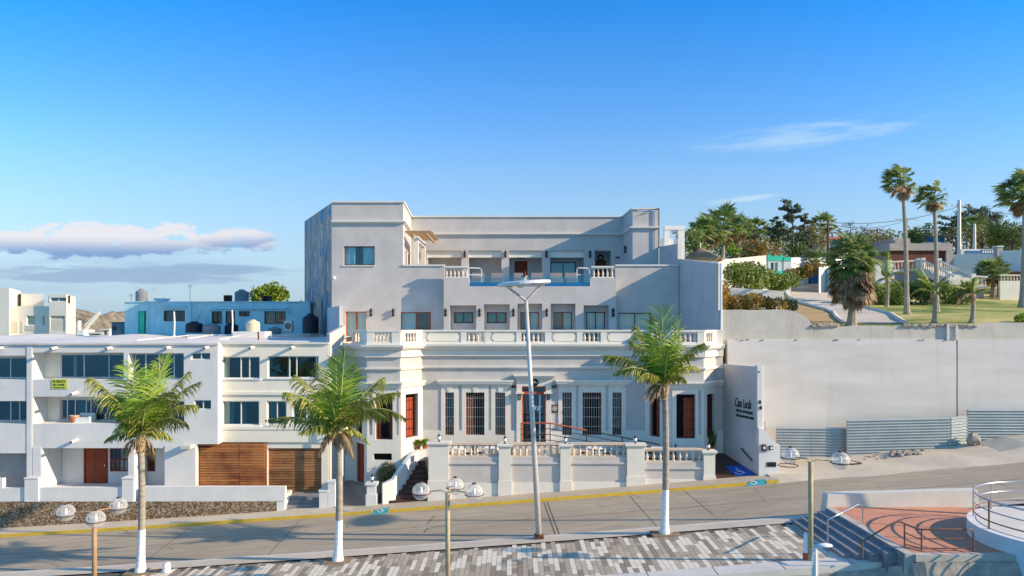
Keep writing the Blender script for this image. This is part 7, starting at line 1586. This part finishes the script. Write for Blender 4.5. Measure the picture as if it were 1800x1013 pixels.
# red roof house
rh = thing('red_roofed_house', 'house with a low terracotta hip roof beside the dark utility pole', 'house', (X(1475, 112), 112, 14)); Z = 112; g = MB(); a, b_ = X(1440, Z), X(1503, Z); c, d = X(1462, Z), X(1492, Z); ze = H(421, Z); zr = H(411, Z)
g.add([(X(1456, Z), Z, ze), (b_, Z, ze), (b_, Z + 7, ze), (X(1456, Z), Z + 7, ze), (X(1470, Z), Z + 3.5, zr), (X(1488, Z), Z + 3.5, zr)], [(0, 1, 5, 4), (1, 2, 5), (2, 3, 4, 5), (3, 0, 4), (3, 2, 1, 0)]); g.add([(a, Z - 1, H(424, Z)), (X(1462, Z), Z - 1, H(424, Z)), (X(1462, Z), Z + 2, H(420, Z)), (a, Z + 2, H(420, Z)), (a, Z - 1, H(424, Z) - .15), (X(1462, Z), Z - 1, H(424, Z) - .15)], [(0, 1, 2, 3), (4, 5, 1, 0)]); part('roof', g, 'redroof', rh)
g = MB(); g.box(X(1446, Z), X(1500, Z), Z + .5, Z + 6.5, 12, ze - .01); part('wall', g, 'stonegrey', rh)
fr = Fr((X(1446, 112.5), 112.5), (X(1500, 112.5), 112.5)); window(rh, fr, 1.0, 2.6, H(436, Z), H(426, Z), w=-.06, fm='whitepaint', gl='glassdark', n=2, room=0); window(rh, fr, 3.4, 4.4, H(436, Z), H(426, Z), w=-.06, fm='whitepaint', gl='glassdark', n=2, room=0)
g = MB(); g.box(X(1480, Z), X(1483, Z), Z + 3, Z + 3.8, zr - .3, zr + .5); part('chimney', g, 'white', rh)
# brown house and stone stairs
bh = thing('brown_house', 'flat roofed house with dark red brown walls and a grey fascia', 'house', (X(1620, 92), 92, 12)); Z = 92; zz = lambda y: H(y, Z); fr = frontal(1565, 1661, Z); g = MB(); hh = [(fr.ux(1642), fr.ux(1650), zz(470), zz(443))]
wall(g, fr, 0, fr.L, 10, zz(441), hh, .3); part('wall', g, 'brownhouse', bh); g = MB(); g.box(X(1562, Z), X(1672, Z), Z - .3, Z + 8, zz(441) + .003, zz(428.5)); g.box(X(1661, Z) + .003, X(1672, Z), Z - .3, Z + 6, 10, zz(441)); part('fascia', g, 'stonegrey', bh); window(bh, fr, *hh[0], w=.1, fm='wood_dark', gl='glassdark', n=1, room=2, rm='roomdark')
g = MB(); g.box(X(1570, 110), X(1600, 110), 110, 116, 12, H(419, 110)); g.box(X(1573, 110), X(1597, 110), 109.9, 109.999, H(428, 110), H(422, 110)); part('upper_room', g, 'stonegrey', bh)
ss = thing('stone_staircase', 'white stone staircase with balusters climbing to the brown house', 'staircase', (X(1660, 80), 80, 12)); g = MB(); pts = [(1563, 459.5, 84), (1614, 457, 84), (1622, 456, 83.5), (1668, 480, 79), (1676, 484, 78)]; p2 = [(1651, 457, 85), (1710, 484, 79), (1735, 486, 79)]
rails = MB(); bal = MB()
for pl, nb in ((pts, 26), (p2, 18)):
    vv = [P(*p) for p in pl]
    for a, b_ in zip(vv, vv[1:]):
        for zo, hh_ in ((0, .16), (-1.0, .25)): rails.hexa([a + V((0, -.12, zo - hh_)), b_ + V((0, -.12, zo - hh_)), b_ + V((0, .12, zo - hh_)), a + V((0, .12, zo - hh_))], [a + V((0, -.12, zo)), b_ + V((0, -.12, zo)), b_ + V((0, .12, zo)), a + V((0, .12, zo))])
        k = max(1, int((b_ - a).length / .38))
        for i in range(k): q = a.lerp(b_, (i + .5) / k); o = inst('baluster', BAL, q + V((0, 0, -1.0)), ss, 0, (1.1, 1.1, 1.35))
        rails.box(a.x - .2, a.x + .2, a.y - .2, a.y + .2, a.z - 1.3, a.z + .15)
part('balustrade', rails, 'trim', ss); g = MB()
for k in range(14): s = k / 13; a = P(lerp(1640, 1690, s), lerp(470, 492, s), lerp(84, 78.5, s)); g.box(a.x - 1.6, a.x + 1.0, a.y - .5, a.y + .5, a.z - .6, a.z)
part('steps', g, 'concretelight', ss); g = MB(); a, b_ = P(1560, 474, 84.2), P(1622, 470, 84.0); g.box(a.x, b_.x, 84.13, 85, 8, a.z); a, b_ = P(1675, 493, 78.3), P(1740, 497, 78.3); g.box(P(1650, 0, 80).x, b_.x, 79.3, 80, 8, a.z); part('landing_wall', g, 'stonegrey', ss)
lf = thing('low_balustrade', 'low cream balustrade on a wall at the right edge behind the lawn', 'balustrade', (X(1780, 78), 78, 11)); g = MB(); Z = 78; g.box(X(1757, Z), X(1850, Z), Z - .1, Z + .15, H(485, Z), H(483, Z)); g.box(X(1757, Z), X(1850, Z), Z - .1, Z + .15, 8, H(494, Z)); part('rail', g, 'trim', lf)
for k in range(16): inst('baluster', BAL, (X(1760 + k * 5.5, Z), Z, H(494, Z)), lf, 0, (1, 1, .87))
# gate / truck-coloured things at the driveway head
t = thing('blue_gate', 'tall blue metal gate in shade at the head of the driveway', 'gate', (X(1438, 84), 84, 13)); Z = 84; g = MB()
for k in range(5): g.box(X(1424 + k * 5, Z), X(1428.4 + k * 5, Z), Z, Z + .1, H(499, Z), H(477, Z))
part('panel', g, 'signblue', t); g = MB(); g.box(X(1423, Z), X(1449, Z), Z - .05, Z - .001, H(478, Z), H(476.5, Z)); g.box(X(1422, Z), X(1424, Z) - .003, Z, Z + .2, H(499, Z), H(475, Z)); part('frame', g, 'black', t)
simple_wall('light blue gable wall piece right of the blue gate', 1449, 1463, 470, 478, 82, 80, 'bluewall', zbase=8)
# utility poles and wires
def upole(label, px, yt, yb, Z, m, arms, r0=.14):
    t = thing('utility_pole', label, 'utility pole', (X(px, Z), Z, H(yb, Z))); g = MB(); g.tube([P(px, yb, Z), P(px, yt, Z)], [r0 * 1.3, r0], 8); part('pole', g, m, t); g = MB()
    for ya, w in arms:
        c = P(px, ya, Z); g.box(c.x - w, c.x + w, Z - .08, Z + .08, c.z - .07, c.z + .07)
        for s in (-.9, -.3, .3, .9): g.lathe([(.06, .07), (.07, .2), (.03, .28)], (c.x + s * w, Z, c.z), 6)
    if arms: part('crossarm', g, 'galv', t)
    return t
upole('dark wooden utility pole with a lamp beside the red roofed house', 1455.5, 389, 465, 96, 'bark', [(392, .9)])
upole('tall pale concrete utility pole standing before the flat topped pines', 1686, 352, 452, 98, 'galv', [(362, 1.0), (372, .5)], .2)
upole('short pale concrete post right of the tall concrete utility pole', 1713, 394, 448, 98, 'galv', [], .16)
upole('distant pole with a wide crossarm left of the first tall fan palm', 1542, 402, 440, 130, 'bark', [(404, 2.4)])
upole('dark short pole left of the dark wooden utility pole', 1432, 440, 462, 92, 'bark', [], .18)
upole('leaning dark short pole near the white hill wall', 1447, 444, 464, 90, 'bark', [], .16)
upole('distant pole behind the first tall fan palm', 1594, 384, 430, 128, 'bark', [(386, 1.9)], .1)
for k, (a, b_, lab) in enumerate((((1457, 391, 96), (1686, 363, 98), 'long wire from the dark wooden pole to the tall concrete pole'), ((1686, 363, 98), (1960, 372, 98), 'wire running right from the tall concrete pole'), ((1478, 445, 92), (1392, 462, 82), 'thin wire slanting above the white hill wall'), ((1455, 394, 96), (1594, 387, 128), 'upper wire from the dark wooden pole into the distance'))):
    p, q = P(*a), P(*b_); g = MB(); g.tube([p.lerp(q, i / 16) - V((0, 0, .9 * 4 * (i / 16) * (1 - i / 16))) for i in range(17)], .03, 4); solo('power_line', g, 'black', lab, 'power line', p)
# ================================================================== CAMERA, LIGHT, SKY
cam = bpy.data.cameras.new('camera'); co = bpy.data.objects.new('camera', cam); COL.objects.link(co); scene.camera = co
co.location = (0, 0, HC); co.rotation_euler = (R(90), 0, 0); cam.sensor_width = 36; cam.lens = F / 1800 * 36; cam.shift_y = (HY - 506.5) / 1800; cam.clip_end = 6000; cam.clip_start = .1
sun = bpy.data.lights.new('sun', 'SUN'); so = bpy.data.objects.new('sun', sun); COL.objects.link(so); sun.energy = 5.0; sun.angle = R(.5); sun.color = (1, .79, .53)
so.rotation_euler = (-SUN).to_track_quat('-Z', 'Y').to_euler(); so.location = (60, -30, 60)
w = bpy.data.worlds.new('World'); scene.world = w; w.use_nodes = True; nt = w.node_tree; bg = nt.nodes['Background']
sky = nt.nodes.new('ShaderNodeTexSky'); sky.sky_type = 'NISHITA'; sky.sun_disc = False; sky.sun_elevation = math.asin(SUN.z); sky.sun_rotation = math.atan2(SUN.x, SUN.y); sky.altitude = 0; sky.air_density = 1.0; sky.dust_density = .4; sky.ozone_density = 2.2
hs = nt.nodes.new('ShaderNodeHueSaturation'); hs.inputs['Saturation'].default_value = 1.12; hs.inputs['Value'].default_value = 1.0; nt.links.new(sky.outputs[0], hs.inputs['Color'])
tc = nt.nodes.new('ShaderNodeTexCoord'); sx = nt.nodes.new('ShaderNodeSeparateXYZ'); nt.links.new(tc.outputs['Generated'], sx.inputs[0])
def math_(op, a, b=None, c=None):
    n = nt.nodes.new('ShaderNodeMath'); n.operation = op
    for i, v in enumerate((a, b, c)):
        if v is None: continue
        if hasattr(v, 'is_linked'): nt.links.new(v, n.inputs[i])
        else: n.inputs[i].default_value = v
    return n.outputs[0]
ym_ = math_('MAXIMUM', sx.outputs[1], .05); u = math_('DIVIDE', sx.outputs[0], ym_); v = math_('DIVIDE', sx.outputs[2], ym_)     # direction on the sky as tangents
def cloud(uc, vc, uw, vw, slope, nscale, stretch, lo, hi, seed, detail=7):
    cu = nt.nodes.new('ShaderNodeCombineXYZ'); du = math_('SUBTRACT', u, uc); dv = math_('SUBTRACT', math_('SUBTRACT', v, vc), math_('MULTIPLY', du, slope))
    nt.links.new(math_('MULTIPLY', du, stretch[0]), cu.inputs[0]); nt.links.new(math_('MULTIPLY', dv, stretch[1]), cu.inputs[1]); cu.inputs[2].default_value = seed
    n = nt.nodes.new('ShaderNodeTexNoise'); n.inputs['Scale'].default_value = nscale; n.inputs['Detail'].default_value = detail; n.inputs['Roughness'].default_value = .58; nt.links.new(cu.outputs[0], n.inputs['Vector'])
    eu = math_('POWER', math_('ABSOLUTE', math_('DIVIDE', du, uw)), 2.0); ev = math_('POWER', math_('ABSOLUTE', math_('DIVIDE', dv, vw)), 2.0)
    env = math_('EXPONENT', math_('MULTIPLY', math_('ADD', eu, ev), -1.0))
    q = math_('MULTIPLY', n.outputs['Fac'], env); mr = nt.nodes.new('ShaderNodeMapRange'); mr.interpolation_type = 'SMOOTHSTEP'; mr.inputs[1].default_value = lo; mr.inputs[2].default_value = hi; nt.links.new(q, mr.inputs[0]); return mr.outputs[0], n.outputs['Fac'], dv
def wmix(fac, a, b):
    n = nt.nodes.new('ShaderNodeMix'); n.data_type = 'RGBA'
    for s, val in ((n.inputs[0], fac), (n.inputs[6], a), (n.inputs[7], b)):
        if hasattr(val, 'is_linked'): nt.links.new(val, s)
        elif isinstance(val, (int, float)): s.default_value = val
        else: s.default_value = c4(val)
    return n.outputs[2]
SKYMUL = 1.0
base = hs.outputs['Color']
def vmath(op, a, b):
    n = nt.nodes.new('ShaderNodeMix'); n.data_type = 'RGBA'; n.blend_type = op; n.inputs[0].default_value = 1
    nt.links.new(a, n.inputs[6]); nt.links.new(b, n.inputs[7]); return n.outputs[2]
mrv = nt.nodes.new('ShaderNodeMapRange'); mrv.inputs[1].default_value = .12; mrv.inputs[2].default_value = .46; nt.links.new(v, mrv.inputs[0])
tint = wmix(mrv.outputs[0], (.97, .95, 1.0), (.13, .82, 1.35)); base = vmath('MULTIPLY', base, tint)
low = nt.nodes.new('ShaderNodeMapRange'); low.inputs[1].default_value = .26; low.inputs[2].default_value = .0; low.inputs[3].default_value = 0; low.inputs[4].default_value = .9; nt.links.new(v, low.inputs[0])
front = nt.nodes.new('ShaderNodeMath'); front.operation = 'GREATER_THAN'; front.inputs[1].default_value = .0; nt.links.new(sx.outputs[1], front.inputs[0])
base = wmix(math_('MULTIPLY', low.outputs[0], front.outputs[0]), base, (1.5, 2.45, 3.5))
# unseen bluish cloud added behind the viewer to fill the shaded walls
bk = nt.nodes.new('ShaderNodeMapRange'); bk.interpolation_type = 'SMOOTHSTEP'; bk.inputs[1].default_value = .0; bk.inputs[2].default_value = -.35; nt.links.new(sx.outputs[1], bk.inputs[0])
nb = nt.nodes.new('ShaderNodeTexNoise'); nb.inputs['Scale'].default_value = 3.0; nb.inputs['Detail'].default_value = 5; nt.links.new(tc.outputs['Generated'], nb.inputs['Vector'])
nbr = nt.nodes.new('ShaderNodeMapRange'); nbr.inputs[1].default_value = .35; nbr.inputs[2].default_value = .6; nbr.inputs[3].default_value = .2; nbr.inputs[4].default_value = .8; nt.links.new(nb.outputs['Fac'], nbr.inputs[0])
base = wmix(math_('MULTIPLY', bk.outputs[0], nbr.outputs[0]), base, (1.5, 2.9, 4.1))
# even milky veil low on the horizon, then cumulus bank, then wisps
def sm(x, a, b):
    mr = nt.nodes.new('ShaderNodeMapRange'); mr.interpolation_type = 'SMOOTHSTEP'; mr.inputs[1].default_value = a; mr.inputs[2].default_value = b; nt.links.new(x, mr.inputs[0]); return mr.outputs[0]
veil, vn, _ = cloud(-.55, .075, .5, .055, 0, 3.0, (2, 14), .25, .55, 3.1)
base = wmix(math_('MULTIPLY', veil, .5), base, (1.9, 2.6, 3.7))
cm, cn, dv = cloud(-.54, .113, .29, .036, -.01, 6.0, (4.2, 10), .30, .385, 2.9)
shade = sm(dv, -.02, .008)
ccol = wmix(shade, (1.0, 1.7, 3.1), (4.3, 4.1, 4.2))
base = wmix(math_('MULTIPLY', cm, .85), base, ccol)
w1, _, _ = cloud(.40, .255, .26, .026, .11, 3.0, (4, 26), .27, .62, 5.2); base = wmix(math_('MULTIPLY', w1, .5), base, (2.9, 3.9, 4.6))
c2, _, dv2 = cloud(-.37, .117, .075, .018, .05, 5.0, (4.5, 12), .27, .40, 7.9); base = wmix(math_('MULTIPLY', c2, .7), base, wmix(sm(dv2, -.012, .006), (1.1, 1.8, 3.1), (3.9, 3.9, 4.2)))
c3, _, _ = cloud(-.50, .068, .30, .022, 0, 3.4, (2.2, 22), .28, .44, 4.4); base = wmix(math_('MULTIPLY', c3, .6), base, (1.25, 1.85, 2.95))
w2, _, _ = cloud(.31, .168, .07, .007, .12, 3.0, (4, 30), .28, .6, 8.4); base = wmix(math_('MULTIPLY', w2, .6), base, (3.2, 4.0, 4.6))
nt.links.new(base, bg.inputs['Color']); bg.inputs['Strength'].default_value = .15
vs_ = scene.view_settings; vs_.view_transform = 'Standard'; vs_.look = 'None'; vs_.exposure = .46; vs_.gamma = 1
scene.cycles.max_bounces = 8; scene.cycles.transparent_max_bounces = 16
